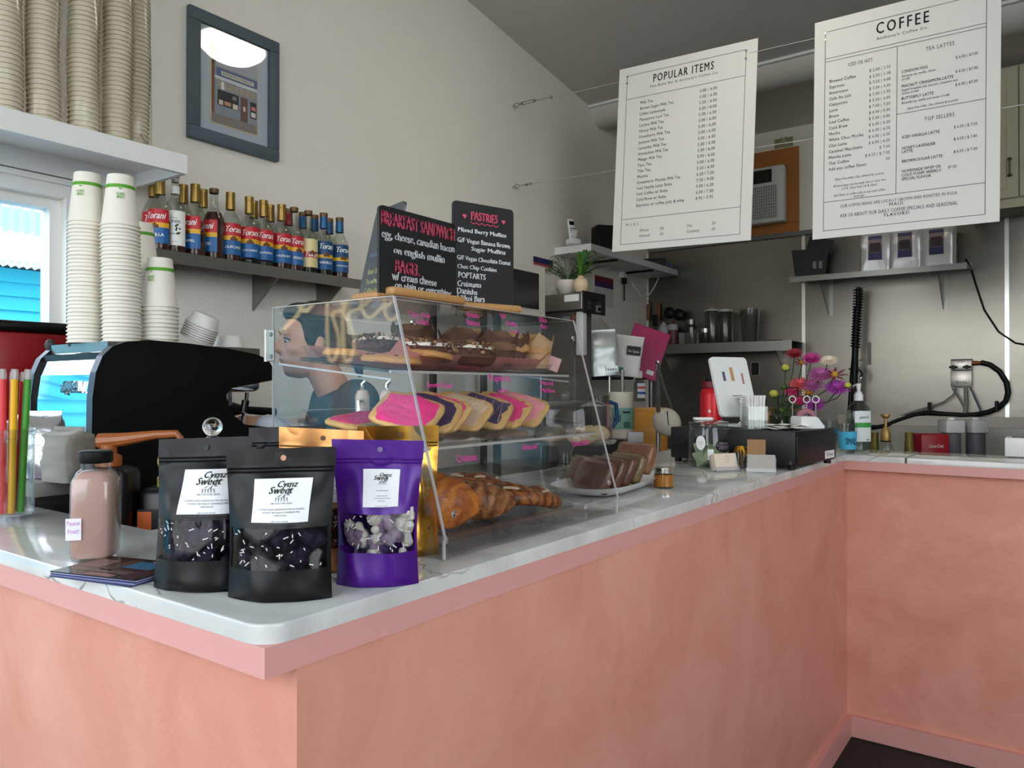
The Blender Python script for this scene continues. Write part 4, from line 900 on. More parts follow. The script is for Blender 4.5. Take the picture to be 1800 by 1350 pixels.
pouch('black pouch standing behind the rose gold one', pk(500,962), .55, .13, .196, BLK, BLK, (.2,.45), [UBE], (-.36,.8,.5,.76), seed=7.2, text=TX[:4], hole=(30,30,30))
# ================================================================== acrylic pastry case
CY0, CY1 = .868, 1.418; CXB = -1.165; CXF = -.757; CXT = -.862; CH = .403; T = .005
o = thing('pastry_case', 'clear acrylic pastry display case with sloping front', 'display case', (0, 0, HC+.001))
def plate(poly, y0, y1): return MB().prism(poly, y0, y1, 'xz')
side = [(CXB,0),(CXF,0),(CXF+.002,.03),(CXT,CH),(CXB,CH)]
mk('side_pane', plate(side, CY0, CY0+T), ACR, o, smooth=0)
mk('side_pane', plate(side, CY1-T, CY1), ACR, o, smooth=0)
dxs = CXT-(CXF+.002); 
def fx(z): return CXF+.002+dxs*(z-.03)/(CH-.03)            # sloping front line
n_ = .005
mk('front_pane', plate([(fx(.035)-n_,.035),(fx(.035),.035),(fx(CH),CH),(fx(CH)-n_,CH)], CY0+T, CY1-T), ACR, o, smooth=0)
mk('front_rail', plate([(CXF-n_,0),(CXF,0),(CXF+.002,.035),(CXF-n_+.002,.035)], CY0+T, CY1-T), ACR, o, smooth=0)
mk('top_pane', MB().box(CXB, CXT-.004, CY0+T, CY1-T, CH-T, CH), ACR, o, smooth=0)
mk('base_pane', MB().box(CXB, CXF-n_, CY0+T, CY1-T, .001, T), ACR, o, smooth=0)
# bright machined edges
for y in (CY0, CY1-T): mk('front_edge', MB().prism([(fx(.03)-.0005,.03),(fx(.03)+.0015,.03),(fx(CH)+.0015,CH),(fx(CH)-.0005,CH)], y, y+T, 'xz'), ACRE, o, smooth=0)
e = MB(); 
for y in (CY0, CY1-T): e.box(CXB, CXT, y, y+T, CH, CH+.0012); e.box(CXF-.002, CXF+.001, y, y+T, 0, .03)
e.box(CXT-.006, CXT, CY0+T, CY1-T, CH, CH+.0012); e.box(CXB-.0012, CXB, CY0, CY0+T, 0, CH)
mk('polished_edge', e, clear('edge_white', (236,236,240), 2.0, .1, haze=.5), o, smooth=0)
# rear doors with hinges and knob
for y0, y1 in ((CY0+T+.002, (CY0+CY1)/2-.002), ((CY0+CY1)/2+.002, CY1-T-.002)):
    d = mk('rear_door', MB().box(CXB, CXB+T, y0, y1, .012, CH-.012), ACR, o, smooth=0)
    mk('knob', MB().sph((CXB-.012, (y0+y1)/2+.02, .17), .012, 14, 8), CHROME, d)
for z in (.335,):
    h = mk('hinge', MB().rbox(CXB-.004, CY0-.002, z, .022, .003, .058, .001, 1), STEEL2, o)
    mk('hinge_pin', MB().cyl((CXB-.016, CY0-.003, z-.029), .0035, .058, 10), STEEL2, h)
    for s in (-.02,.02): mk('screw', MB().cyl((0,0,0), .004, .0015, 10, M=Matrix.Translation((CXB-.001, CY0-.0035, z+s)) @ UP), GREY, h)
mk('hinge', MB().rbox(CXB+.006, (CY0+CY1)/2, .33, .004, .022, .058, .001, 1), STEEL2, o)
for (y, z) in ((CY0+.03,CH-.04),(CY1-.03,CH-.04),(CY0+.03,.065),(CY1-.03,.065)):
    mk('latch', MB().sph((fx(z)+.004, y, z), .006, 8, 5, (.6,1,1)), CHROME, o)
for y in (CY0+.06, CY1-.05): mk('corner_bracket', MB().rbox(CXF-.06, y, .014, .03, .012, .012, .002, 1), clear('edge_white', (236,236,240)), o)
# pink writing on the front pane
tilt = math.atan2(-dxs, CH-.03)
def pane_text(s_, px, py, w_, h_=None, mt=PINKINK, nm='handwriting'):
    # position on the front pane: solve along the pixel ray with the sloping plane
    d0 = Vector((0,0,CAM_Z)); d1 = at(px, py, D=1.0)-d0
    # plane x = fx(z-HC-.001)+.0012
    kx = dxs/(CH-.03); c0 = CXF+.002+.0014-kx*(.03+HC+.001)
    s = (c0+kx*d0.z-d0.x)/(d1.x-kx*d1.z); q = d0+d1*s
    M = Matrix.Translation((q.x, q.y, q.z-HC-.001)) @ Matrix.Rotation(PI/2, 4, 'Z') @ Matrix.Rotation(-tilt, 4, 'X') @ UP
    m = MB(); m.mb(fit_w(txt(s_, jit=.10, bold=.02), w_, h_), M); mk(nm, m, mt, o, smooth=0)
pane_text('Choc Chip', 738, 557, .052, .012); pane_text('Cookies', 741, 570, .036, .012)
pane_text('Scones', 832, 558, .034, .011); pane_text('Banana', 833, 572, .036, .011)
pane_text('G/F', 885, 560, .02, .010); pane_text('Muffin', 900, 573, .036, .010); pane_text('Vegan', 905, 585, .03, .009)
pane_text('Lilikoi', 955, 566, .028, .011); pane_text('Bars', 957, 578, .022, .011)
pane_text('Brown Sugar', 775, 681, .062, .011); pane_text('Poptarts', 880, 670, .066, .018); pane_text('ube', 885, 690, .03, .009)
pane_text('Mixed', 962, 677, .045, .010); pane_text('Muffins', 964, 690, .05, .009)
pane_text('Croissant', 822, 811, .052, .013); pane_text('Almond', 932, 790, .046, .012); pane_text('Cheese Danish', 1022, 783, .066, .014)
# shelves, sloping a little to the front
SH = [(.312, .282, CXB+.01, CXT-.002-.008), (.198, .160, CXB+.01, fx(.16)-.012)]
shelf_rot = []
for (zb, zf, xb, xf) in SH:
    m = MB().prism([(xb,zb),(xf,zf),(xf,zf+.004),(xb,zb+.004)], CY0+T+.001, CY1-T-.001, 'xz')
    sh = mk('shelf', m, ACR, o, smooth=0)
    e = MB()
    for y in (CY0+T+.001, CY1-T-.003): e.prism([(xb,zb-.012),(xf,zf-.012),(xf,zf-.009),(xb,zb-.009)], y, y+.003, 'xz')
    e.prism([(xf-.004,zf),(xf+.0006,zf),(xf+.0006,zf+.0045),(xf-.004,zf+.0045)], CY0+T+.001, CY1-T-.001, 'xz')
    mk('shelf_edge', e, clear('edge_white', (236,236,240)), sh, smooth=0)
    shelf_rot.append(math.atan2(zb-zf, xf-xb))
def shelf_z(i, x): zb, zf, xb, xf = SH[i]; return HC+.001+.0042+zb+(zf-zb)*(x-xb)/(xf-xb)
# trays
TRAY = clear('tray_clear', (240,240,242), 1.5, .04)
def tray(label, x0, x1, y0, y1, zf, rot, hgt=.018, mt=TRAY):
    m = MB(); 
    def rr(w_, d_, r): return [(w_-r+r*math.cos(a), d_-r+r*math.sin(a)) for a in [k*PI/8 for k in range(5)]]+[(-w_+r+r*math.cos(a), d_-r+r*math.sin(a)) for a in [PI/2+k*PI/8 for k in range(5)]]+[(-w_+r+r*math.cos(a), -d_+r+r*math.sin(a)) for a in [PI+k*PI/8 for k in range(5)]]+[(w_-r+r*math.cos(a), -d_+r+r*math.sin(a)) for a in [1.5*PI+k*PI/8 for k in range(5)]]
    w_, d_ = (x1-x0)/2, (y1-y0)/2
    rings = [(rr(w_-.014,d_-.014,.02),0),(rr(w_-.006,d_-.006,.024),hgt),(rr(w_,d_,.028),hgt+.001)]
    vs_ = []; n = 20
    for r_, z in rings: vs_ += [(a, b, z) for a, b in r_]
    fs = [tuple(range(n))]
    for j in range(2): fs += [(j*n+i, j*n+(i+1)%n, (j+1)*n+(i+1)%n, (j+1)*n+i) for i in range(n)]
    m.add(vs_, fs)
    t_ = solo('serving_tray', label, 'tray', m, mt, ((x0+x1)/2, (y0+y1)/2, zf((x0+x1)/2)+.001), (0, rot, 0))
    return t_
PINKP = mat('pink_liner', (240,170,164), .7, var=.12, scale=140, stretch=(.2,1,1))
def make_translucent(m, colr, f):
    n = m.node_tree.nodes; l = m.node_tree.links; out = n['Material Output']; tr = n.new('ShaderNodeBsdfTranslucent'); tr.inputs[0].default_value = C(*colr); mx = n.new('ShaderNodeMixShader'); mx.inputs[0].default_value = f
    l.new(n['Principled BSDF'].outputs[0], mx.inputs[1]); l.new(tr.outputs[0], mx.inputs[2]); l.new(mx.outputs[0], out.inputs[0])
make_translucent(PINKP, (250,180,174), .55)
tr1 = tray('clear tray with pink liner on the top shelf of the pastry case', CXB+.03, CXT-.016, CY0+.02, CY1-.03, lambda x: shelf_z(0, x), shelf_rot[0])
m = MB(); m.grid(lambda u, v: (-.115+.235*u, -.235+.46*v, .003+.020*max(0,(abs(v-.5)-.42)/.08)+.026*max(0,(u-.9)/.1)+.0012*math.sin(v*160)), 12, 90)
lin = mk('paper_liner', m, PINKP, tr1)
tr2 = tray('clear tray of toaster pastries on the middle shelf', CXB+.04, fx(.16)-.02, CY0+.015, CY1-.03, lambda x: shelf_z(1, x), shelf_rot[1])
base_f = lambda x: HC+.001+.0055+.052*(CXF-.02-x)/.38
tr3 = tray('clear tray of croissants at the bottom of the pastry case', CXB+.05, CXF-.03, CY0+.02, CY1-.03, base_f, math.atan2(.052,.38), .016)
solo('tray_riser', 'clear riser block propping the croissant tray', 'riser', MB().box(CXB+.055, CXB+.075, CY0+.04, CY1-.05, HC+.007, HC+.007+.040), ACR, smooth=0)
# ---- pastry makers
DOUGH = mat('baked_dough', (206,164,104), .55, var=.18, scale=30, bump=.25, bscale=70)
def on0(x): return shelf_z(0, x)+.008
def on1(x): return shelf_z(1, x)+.006
def on2(x): return base_f(x)+.007
# toaster pastries
def toaster_pastry(label, x, y, icing, drizzle=None, rx=.5, rz=0.0, lift=.0, tx_=0.0):
    o_ = thing('toaster_pastry', label, 'pastry', (x, y, on1(x)+lift), (rx, tx_, rz), 'toaster pastries on the middle shelf')
    W, L_, Hh = .084, .112, .011
    sd_ = x*31+y*57; cr_ = MB(); 
    rings = [(0,0),(.9,.0),(1.0,.004),(1.0,.008),(.92,.0115),(0,.012)]; N_ = 32; vs_ = []
    for (q, z) in rings:
        for k in range(N_):
            a = 2*PI*k/N_; ca, sa = math.cos(a), math.sin(a); w_ = 1+.035*noise.noise((ca*3+sd_, sa*3, 5))
            vs_.append((math.copysign(abs(ca)**.42, ca)*W/2*q*w_, math.copysign(abs(sa)**.42, sa)*L_/2*q*w_, z+.0012*noise.noise((ca*4+sd_, sa*4, q))))
    cr_.add(vs_, [(j*N_+k, j*N_+(k+1) % N_, (j+1)*N_+(k+1) % N_, (j+1)*N_+k) for j in range(len(rings)-1) for k in range(N_)])
    mk('crust', cr_, DOUGH, o_, smooth=60)
    m = MB()
    def ic(u, v):
        a = u*2*PI; r = 1.0+.22*noise.noise((math.cos(a)*3.2+sd_, math.sin(a)*3.2, 0)); e_ = .6
        ca, sa = math.cos(a), math.sin(a)
        return (math.copysign(abs(ca)**e_, ca)*W*.43*r*v, math.copysign(abs(sa)**e_, sa)*L_*.43*r*v, Hh+.0005+.004*(1-v**6)+.0018*noise.noise((ca*v*5+sd_, sa*v*5, 1)))
    m.grid(ic, 28, 6); mk('icing', m, icing, o_, smooth=60)
    if drizzle:
        z = [(-W*.36+W*.72*((k*.5) % 1 if k % 2 else .0)+(.0 if k % 2 else 0), -L_*.38+k*L_*.076, Hh+.0045) for k in range(11)]
        z = [((-1 if k % 2 else 1)*W*.33, -L_*.38+k*L_*.076, Hh+.0044) for k in range(11)]
        mk('drizzle', MB().tube(z, .0011, 6), drizzle, o_)
    return o_
HOT = mat('hot_pink_icing', (226,62,128), .45, var=.14, scale=60, bump=.3, bscale=90); BABY = mat('light_pink_icing', (236,150,160), .45, var=.14, scale=60, bump=.3, bscale=90)
TAN = mat('tan_icing', (206,176,148), .45, var=.14, scale=60, bump=.3, bscale=90); PURI = mat('purple_icing', (70,54,84), .45, var=.14, scale=60, bump=.3, bscale=90); LILD = mat('lilac_drizzle', (190,170,190), .4); WHD = mat('pink_drizzle', (245,170,200), .4)
tp = [ (.905,HOT,None,'hot pink iced toaster pastry leaning at the left of the row'),(.952,PURI,None,'purple iced toaster pastry tucked second in the row'),(.975,HOT,WHD,'hot pink iced toaster pastry with drizzle beside the tan one'),(1.035,TAN,None,'tan iced toaster pastry at the front of the row'),(1.095,PURI,LILD,'purple iced toaster pastry with lilac drizzle'),(1.155,HOT,None,'hot pink iced toaster pastry right of the purple drizzled one'),(1.215,BABY,None,'light pink iced toaster pastry at the right of the row') ]
for k, (y, ic, dz_, lb) in enumerate(tp): toaster_pastry(lb, -.865, y, ic, dz_, -.30, -PI/2+.12+.1*math.sin(k*2), .036, .62)
tp2 = [(.915,-.985,HOT,'flat hot pink pastry at the back left of the tray'),(.985,-1.0,BABY,'flat light pink pastry behind the hot pink one'),(1.06,-1.0,HOT,'flat hot pink pastry at the back middle of the tray'),(1.14,-.99,BABY,'flat light pink pastry behind the purple drizzled one'),(1.22,-.985,TAN,'flat tan pastry behind the light pink one'),(1.30,-.96,BABY,'flat light pink pastry at the back right of the tray')]
for k, (y, x, ic, lb) in enumerate(tp2): toaster_pastry(lb, x, y, ic, None, .12, .4*math.sin(k*3), .006, .15)
# cookies + crumb cakes + muffins on the top shelf
COOK = mat('cookie_dough', (196,142,84), .6, var=.22, scale=26, bump=.4, bscale=60); CHIP = mat('chocolate', (104,68,52), .5, var=.25)
CREAMF = mat('cream_filling', (238,230,218), .5, var=.03)
def cookie(label, x, y, rz, r=.052, tilt_=.0, lift=0):
    o_ = thing('cookie', label, 'cookie', (x, y, on0(x)+lift), (tilt_, .08, rz), 'cookies on the top shelf')
    m = MB(); m.lathe([(0,0),(r*.96,.001),(r,.005),(r*.93,.011),(r*.5,.0145),(0,.015)], 26)
    m.v = [(a+.0015*noise.noise((a*60,b*60,c)), b+.0015*noise.noise((a*60,b*60,c+7)), c+(.0012*noise.noise((a*80,b*80,3)) if c > .004 else 0)) for a, b, c in m.v]
    mk('dough', m, COOK, o_, smooth=60); ch = MB()
    for k in range(9):
        a = random.random()*6.3; q = random.uniform(.1,.85)*r; ch.sph((q*math.cos(a), q*math.sin(a), .014-.004*(q/r)**2), .005, 7, 5, (1,1,.6))
    mk('chocolate_chips', ch, CHIP, o_); return o_
cookie('choc chip cookie lying at the front left of the top shelf', -.925, .928, .2); cookie('choc chip cookie overlapping the left one on the top shelf', -.915, 1.0, .8, .05, -.05, .010)
cookie('choc chip cookie at the back left of the top shelf', -1.03, .935, 1.2, .052, 0, .0)
def crumb_donut(label, x, y, rz):
    o_ = thing('frosted_donut', label, 'donut', (x, y, on0(x)), (0, .05, rz), 'chocolate crumb donuts')
    pr = [(.018+.0,.018),(.022,.006),(.034,.0),(.048,.004),(.056,.016),(.054,.026),(.046,.034),(.034,.037),(.024,.032),(.018,.018)]
    mk('cake', MB().lathe(pr, 26), mat('choc_cake', (90,56,42), .6, var=.2, scale=50), o_)
    mk('frosting', MB().lathe([(.024,.034),(.028,.038),(.036,.040),(.046,.038),(.051,.032)], 26), CREAMF, o_)
    m = MB(); m2 = MB(); rr = random.Random(x+y)
    for k in range(230):
        a = rr.random()*6.3; q = rr.uniform(.022,.058); z = .040-.02*abs((q-.038)/.02)**2+.003; s = rr.uniform(.003,.006)
        (m if rr.random() < .8 else m2).rbox(0,0,0,s*1.5,s,s*.6,s*.15,1,Matrix.Translation((q*math.cos(a), q*math.sin(a), z)) @ Euler((rr.random()*3,rr.random()*3,rr.random()*3)).to_matrix().to_4x4())
    tag(mk('chocolate_crumbs', m, CHIP, o_), kind='stuff'); tag(mk('tan_crumbs', m2, mat('tan_crumb', (170,132,98), .6), o_), kind='stuff'); return o_
crumb_donut('crumb topped donut on the left of the top shelf', -.945, 1.035, 0); crumb_donut('crumb topped donut in the middle of the top shelf', -.915, 1.115, 1); crumb_donut('crumb topped donut at the back of the top shelf', -1.05, 1.03, 2)
BRP = mat('brown_muffin_paper', (98,66,54), .6, var=.12, scale=20); KRP = mat('kraft_muffin_paper', (206,168,130), .65, var=.1, scale=20)
MUFC = mat('choc_muffin', (128,90,66), .6, var=.25, scale=40, bump=.3, bscale=60); MUFB = mat('banana_muffin', (200,152,98), .6, var=.25, scale=40, bump=.4, bscale=60)
def muffin(label, x, y, rz, pap, top, r=.036, h=.058):
    o_ = thing('muffin', label, 'muffin', (x, y, on0(x)), (0, 0, rz), 'muffins on the top shelf')
    m = MB()
    def pf(u, v):
        a = u*2*PI; q = r*.72+(r*.38)*v; zz = h*v*(1.0+.30*max(0, math.cos(4*a))**3*(v > .5)); q *= 1+.08*math.cos(4*a)*v
        return (q*math.cos(a), q*math.sin(a), zz)
    m.grid(pf, 40, 8); mk('tulip_paper', m, pap, o_, smooth=60)
    t_ = MB().lathe([(r*.98,h*.55),(r*1.02,h*.75),(r*.9,h*1.02),(r*.55,h*1.22),(0,h*1.28)], 24)
    t_.v = [(a+.004*noise.noise((a*50,b*50,c*50)), b+.004*noise.noise((a*50+9,b*50,c*50)), c+.004*noise.noise((a*60,b*60,2))) for a, b, c in t_.v]
    mk('crown', t_, top, o_, smooth=60); return o_
for (x, y, pap, top, lb, r) in ((-1.07,1.135,BRP,MUFC,'chocolate muffin in brown paper at the back of the top shelf',.042),(-.99,1.19,BRP,MUFC,'chocolate muffin in brown paper, middle of the top shelf',.040),(-.925,1.225,BRP,MUFC,'chocolate muffin in brown paper at the front of the top shelf',.038),(-1.03,1.285,BRP,MUFB,'banana muffin in brown paper behind the kraft muffins',.038),(-.94,1.295,BRP,MUFB,'banana muffin in dark brown paper, second from right',.036),(-.99,1.355,KRP,MUFB,'banana muffin in patterned kraft paper, rightmost',.038),(-.92,1.355,KRP,MUFB,'banana muffin in kraft paper at the front right',.034)):
    muffin(lb, x, y, y*40, pap, top, r)
o_ = thing('price_card', 'pale pink card tucked beside the kraft muffins', 'card', (-.905, 1.386, on0(-.905)), (0,.35,.4)); mk('card', MB().box(-.018,.018,-.0005,.0005,0,.03), mat('pink_card', (236,190,186), .7), o_)
# croissants and danish
def crust_mat(name, a, b):
    m = mat(name, a, .42, bump=.45, bscale=70); n = m.node_tree.nodes; l = m.node_tree.links; w_ = n.new('ShaderNodeTexWave'); w_.bands_direction = 'X'; w_.inputs['Scale'].default_value = 15; w_.inputs['Distortion'].default_value = 7; w_.inputs['Detail'].default_value = 4; w_.inputs['Detail Scale'].default_value = 2.5
    r = n.new('ShaderNodeValToRGB'); r.color_ramp.elements[0].color = C(*b); r.color_ramp.elements[1].color = C(*a); t = n.new('ShaderNodeTexCoord'); l.new(t.outputs['Object'], w_.inputs['Vector']); l.new(w_.outputs['Fac'], r.inputs[0]); l.new(r.outputs[0], n['Principled BSDF'].inputs['Base Color']); return m
CRO = crust_mat('croissant_crust', (204,122,50), (158,82,32)); CRO2 = crust_mat('croissant_dark', (156,84,38), (96,46,22))
def croissant(label, x, y, rz, L_=.16, R=.043, mt=CRO, rx=0.0, lift=0.0):
    m = MB(); n = 64
    def s(u, v):
        t_ = u*2-1; a = v*2*PI
        ridge = .93+.14*abs(math.sin(u*PI*4.5+.35*math.sin(a)))**.7+.012*noise.noise((u*40,math.cos(a)*3,math.sin(a)*3))
        r = R*(1-abs(t_)**2.2)**.6*ridge+.002
        bx = t_*L_/2; by = .035*(t_*t_)
        return (bx, by+r*math.cos(a), max(-.0, R*.86+r*math.sin(a)*.86))
    m.grid(s, n, 22); return solo('croissant', label, 'croissant', m, mt, (x, y, on2(x)+lift), (rx, .1, rz), 'croissants in the bottom tray', smooth=60)
croissant('large golden croissant at the front of the bottom tray', -.868, .955, .15, .155, .052)
croissant('dark croissant standing behind the front one', -.965, .93, 1.2, .16, .048, CRO2, .25, .03)
croissant('flaky almond croissant in the middle of the bottom tray', -.865, 1.075, .5, .14, .036, crust_mat('almond_croissant', (172,116,70), (112,66,38)))
DAN = crust_mat('danish_crust', (172,104,52), (104,54,28)); GLZ = mat('sugar_glaze', (206,186,160), .2, var=.1); CST = mat('custard', (222,172,84), .3, var=.1)
def danish(label, x, y, rz, sz=.055, fill=CST, glaze=True):
    o_ = thing('danish', label, 'pastry', (x, y, on2(x)), (0,.14,rz), 'danish pastries in the bottom tray')
    m = MB()
    for k in range(3):
        R_ = sz*(1-.24*k); m.tube([(R_*1.15*math.cos(a), R_*.8*math.sin(a)+.003*math.sin(a*5+k), .016+.006*k+.003*math.sin(a*3+k)) for a in [2*PI*j/28 for j in range(28)]], .0135-.001*k, 10, True)
    mk('swirl', m, DAN, o_, smooth=60); mk('centre', MB().sph((0,0,.026), sz*.5, 16, 8, (1.2,.75,.35)), fill, o_)
    if glaze:
        g = MB(); 
        for k in range(5): g.tube([(sz*1.1*math.cos(k*1.25+j*.17)*(.95-.12*j*.3), sz*.8*math.sin(k*1.25+j*.17)*(.95-.1*j*.3), .033+.002*math.sin(j)) for j in range(5)], .0028, 6)
        mk('glaze', g, GLZ, o_)
    return o_
danish('glazed custard danish at the right of the bottom tray', -.88, 1.235, 1.2, .068); danish('glazed danish at the back of the bottom tray', -1.0, 1.11, .6, .066, mat('apple_filling', (176,112,56), .3, var=.2), False)
danish('dark glazed danish behind the custard one', -.99, 1.23, 1.8, .06)
# ================================================================== chalkboard signs on the case
SLATE = mat('slate_black', (24,25,27), .55, var=.12, scale=5); SLATEL = mat('slate_sheen', (62,66,70), .34, var=.1, scale=5)  # SLATEL has the grazing-angle sheen put into a lighter base colour
def chalk(label, loc, rot, w_, h_, mt, rows, stand=True):
    o_ = thing('chalkboard_sign', label, 'sign', loc, rot)
    m = MB(); r = .008; po = [(w_/2-r+r*math.cos(a), h_-r+r*math.sin(a)) for a in [k*PI/8 for k in range(5)]]+[(-w_/2+r+r*math.cos(a), h_-r+r*math.sin(a)) for a in [PI/2+k*PI/8 for k in range(5)]]+[(-w_/2,.0),(w_/2,.0)]
    m.prism(po, -.0025, .0025, 'xz', Matrix.Translation((0,0,.004)))
    mk('slate', m, mt, o_, smooth=0)
    if stand:
        q = [(-.5*w_+.5*w_*(1+1.0*math.sin(a*PI/2-PI/2)),0) for a in (0,)]
        mk('wooden_stand', MB().rbox(.012, -.004, .0075, w_*.98, .032, .0145, .006, 3), WOODL, o_)
    for nm, (mm, mt2) in enumerate(rows): mk('handwriting', mm, mt2, o_, smooth=0)
    return o_
def rows(lst, y=-.0032):
    m = MB()
    for (s_, x, z, w_, h_) in lst: place(fit_w(txt(s_, jit=.09, bold=.034), w_, h_), m, x, z, y)
    return m
zc_ = HC+.001+CH+.0015
PKC = mat('pink_chalk', (232,84,116), .7); WHC = mat('white_chalk', (232,234,236), .7)
W_, H_ = .187, .139
chalk('chalkboard sign lettered BREAKFAST SANDWICH in pink', (-.878, .945, zc_), (0,0,PI/2), W_, H_, SLATE, [
  (rows([('BREAKFAST SANDWICH', 0, H_-.026, .18, .024), ('BAGEL', -.03, .040, .058, .021)]), PKC),
  (rows([('egg, cheese, canadian bacon', 0, .092, .178, .018), ('on english muffin', .0, .070, .125, .017), ('w/ cream cheese', -.012, .0275, .108, .015), ('on plain or everything', .01, .0155, .14, .013)]), WHC)])
W_, H_ = .140, .20
pr_ = [('Mixed Berry Muffins',-.004,.147,.112),('G/F Vegan Banana Brown',.0,.127,.122),('Sugar Muffins',.01,.1135,.08),('G/F Vegan Chocolate Donut',.0,.094,.124),('Choc Chip Cookies',-.016,.078,.09),('POPTARTS',-.028,.0605,.062),('Croissants',-.034,.0445,.054),('Danishs',-.039,.030,.046),('Lilikoi Bars',-.03,.0175,.062),('Salted Caramel Brownies',.0,.006,.118)]
m1 = rows([('PASTRIES', 0, .172, .062, .017)]); m1.tube([(-.032+k*.0065, -.0036, .166+.0016*(-1)**k) for k in range(11)], .0009, 5)
for s in (-1, 1): 
    m1.sph((s*.043,-.0034,.178), .0026, 8, 5, (1,.2,1)); m1.sph((s*.047,-.0034,.178), .0026, 8, 5, (1,.2,1)); m1.add([(s*.045-.004,-.0036,.1775),(s*.045+.004,-.0036,.1775),(s*.045,-.0036,.172)], [(0,1,2)])
chalk('chalkboard sign lettered PASTRIES with a list in white', (-.905, 1.155, zc_), (0,0,PI/2-.31), W_, H_, SLATE, [(m1, PKC), (rows([(s_, x, z, w2, .0115) for s_, x, z, w2 in pr_]), WHC)])
lb_ = chalk('grey angled chalkboard sign with faded pastel writing', (-.972, .925, zc_), (-.197, .064, -.426), .138, .168, SLATEL, [
  (rows([('Avocado Cake', .01, .125, .09, .014), ('Latte w/', 0, .102, .05, .012), ('Our Summer Whip', .0, .084, .10, .012)]), mat('blue_chalk', (120,140,170), .7)),
  (rows([('Rose Oolong', .0, .052, .08, .013), ('Tea w/Mango', .0, .034, .08, .012), ('Coffee Jelly', .0, .018, .08, .012)]), mat('yellow_chalk', (176,180,120), .7))])
# ================================================================== right run: plate of wrapped slices, honey, cake stand
p = at(1085, 872, Z=HC)
PX, PY = -.96, 1.72
o = thing('serving_plate', 'white oblong plate holding wrapped loaf slices', 'plate', (PX+.02, PY, HC+.001), .12)
m = MB()
def pls(u, v):
    a = u*2*PI; r = v; e_ = .6; ca, sa = math.cos(a), math.sin(a)
    k = max(0, (v-.72)/.28)
    return (math.copysign(abs(ca)**e_, ca)*.085*r*(1+.15*k), math.copysign(abs(sa)**e_, sa)*.20*r*(1+.12*k), .003+.026*k**1.4)
m.grid(pls, 40, 12); mk('dish', m, mat('white_china', (232,232,230), .15, var=.01), o, smooth=60)
BRN = mat('dark_loaf', (104,66,50), .55, var=.35, scale=40, bump=.4, bscale=60); BRN2 = mat('mid_loaf', (142,94,68), .55, var=.3, scale=40, bump=.4, bscale=60); BRN3 = mat('olive_loaf', (124,102,68), .55, var=.3, scale=40, bump=.4, bscale=60)
WRP = clear('cling_film', (244,240,238), 1.3, .10)
def slice_(label, loc, rot, mt, L_=.15, h_=.076, t_=.027):
    o_ = thing('wrapped_slice', label, 'cake slice', loc, rot, 'wrapped loaf slices on the plate')
    mk('cake', MB().rbox(0, 0, h_/2, t_, L_, h_, .010, 3), mt, o_)
    m = MB().rbox(0, 0, h_/2, t_+.003, L_+.003, h_+.003, .011, 3)
    m.v = [(a+.0010*noise.noise((a*90,b*70,c*70)), b+.001*noise.noise((a*70,b*90,c*70)), c+.001*noise.noise((a*70,b*70,c*90))) for a, b, c in m.v]
    mk('cling_film', m, WRP, o_)
    fo = MB(); 
    for k in range(5): fo.tube([(t_*.52, -L_*.4+k*L_*.19, h_*.2+.004*math.sin(k)), (t_*.54, -L_*.36+k*L_*.19, h_*.9)], .0009, 5)
    mk('film_fold', fo, WRP, o_)
for k, (dx, dy, rz, ry, mt, lb, li) in enumerate(((.030,-.125,1.0,.42,BRN,'nearest dark wrapped loaf slice, behind the case pane',.0),(.03,-.07,1.02,.42,BRN,'second dark wrapped loaf slice in the leaning row',.004),(.03,-.02,1.0,.45,BRN,'third dark wrapped loaf slice in the leaning row',.006),(.03,.035,1.0,.45,BRN3,'olive brown wrapped slice under the top slice',.008),(.04,.075,1.05,.35,BRN2,'topmost wrapped loaf slice, reddish brown',.030),(-.04,-.05,1.0,.42,BRN,'wrapped loaf slice at the back of the plate',.0))):
    slice_(lb, (PX+dx, PY+dy, HC+.012+li), (0, ry, rz), mt)
p = at(1176, 858, Z=HC)
o = thing('honey_jar', 'small jar of amber honey with a silver lid beside the plate', 'jar', (p.x-.015, p.y, HC+.0005))
mk('glass', MB().lathe([(0,.001),(.024,.001),(.026,.004),(.026,.036),(.023,.04)], 22), clear('jar_glass', (232,236,236)), o)
mk('honey', MB().lathe([(0,.003),(.0245,.004),(.0245,.035),(0,.035)], 22), mat('honey', (196,120,22), .15, var=.05), o)
mk('lid', MB().lathe([(.025,.0385),(.0255,.040),(.0255,.052),(.022,.0535),(.021,.052),(0,.052)], 24), mat('silver_lid', (200,198,194), .25, 1.0), o)
# cake stand with dome behind the case
o = thing('cake_stand', 'clear domed cake stand behind the pastry case', 'cake stand', (-1.24, 1.99, HC+.001))
mk('pedestal', MB().lathe([(0,0),(.07,0),(.07,.004),(.02,.02),(.016,.06),(.03,.085),(.15,.092),(.155,.10),(.15,.098),(0,.095)], 34), GLASS, o)
mk('dome', MB().lathe([(.142,.1015),(.143,.18),(.135,.205),(.10,.218),(0,.222)], 34), clear('dome_plastic', (236,238,240), 1.5, .03), o)
mk('dome_knob', MB().sph((0,0,.236), .013, 14, 8), GLASS, o)
def bun(label, x, y, z, r, mt, rz=0):
    m = MB(); m.lathe([(0,0),(r*.8,0),(r,.012),(r*.92,.026),(r*.6,.038),(r*.3,.041),(0,.040)], 26)
    m.v = [(a, b, c+.004*math.sin(6*math.atan2(b,a)+18*math.hypot(a,b)/r)*(c > .02)) for a, b, c in m.v]
    solo('cream_bun', label, 'bun', m, mt, (x, y, z), rz, 'cream buns under the dome', smooth=70)
CRB = mat('cream_bun_crust', (214,186,142), .5, var=.12, scale=30)
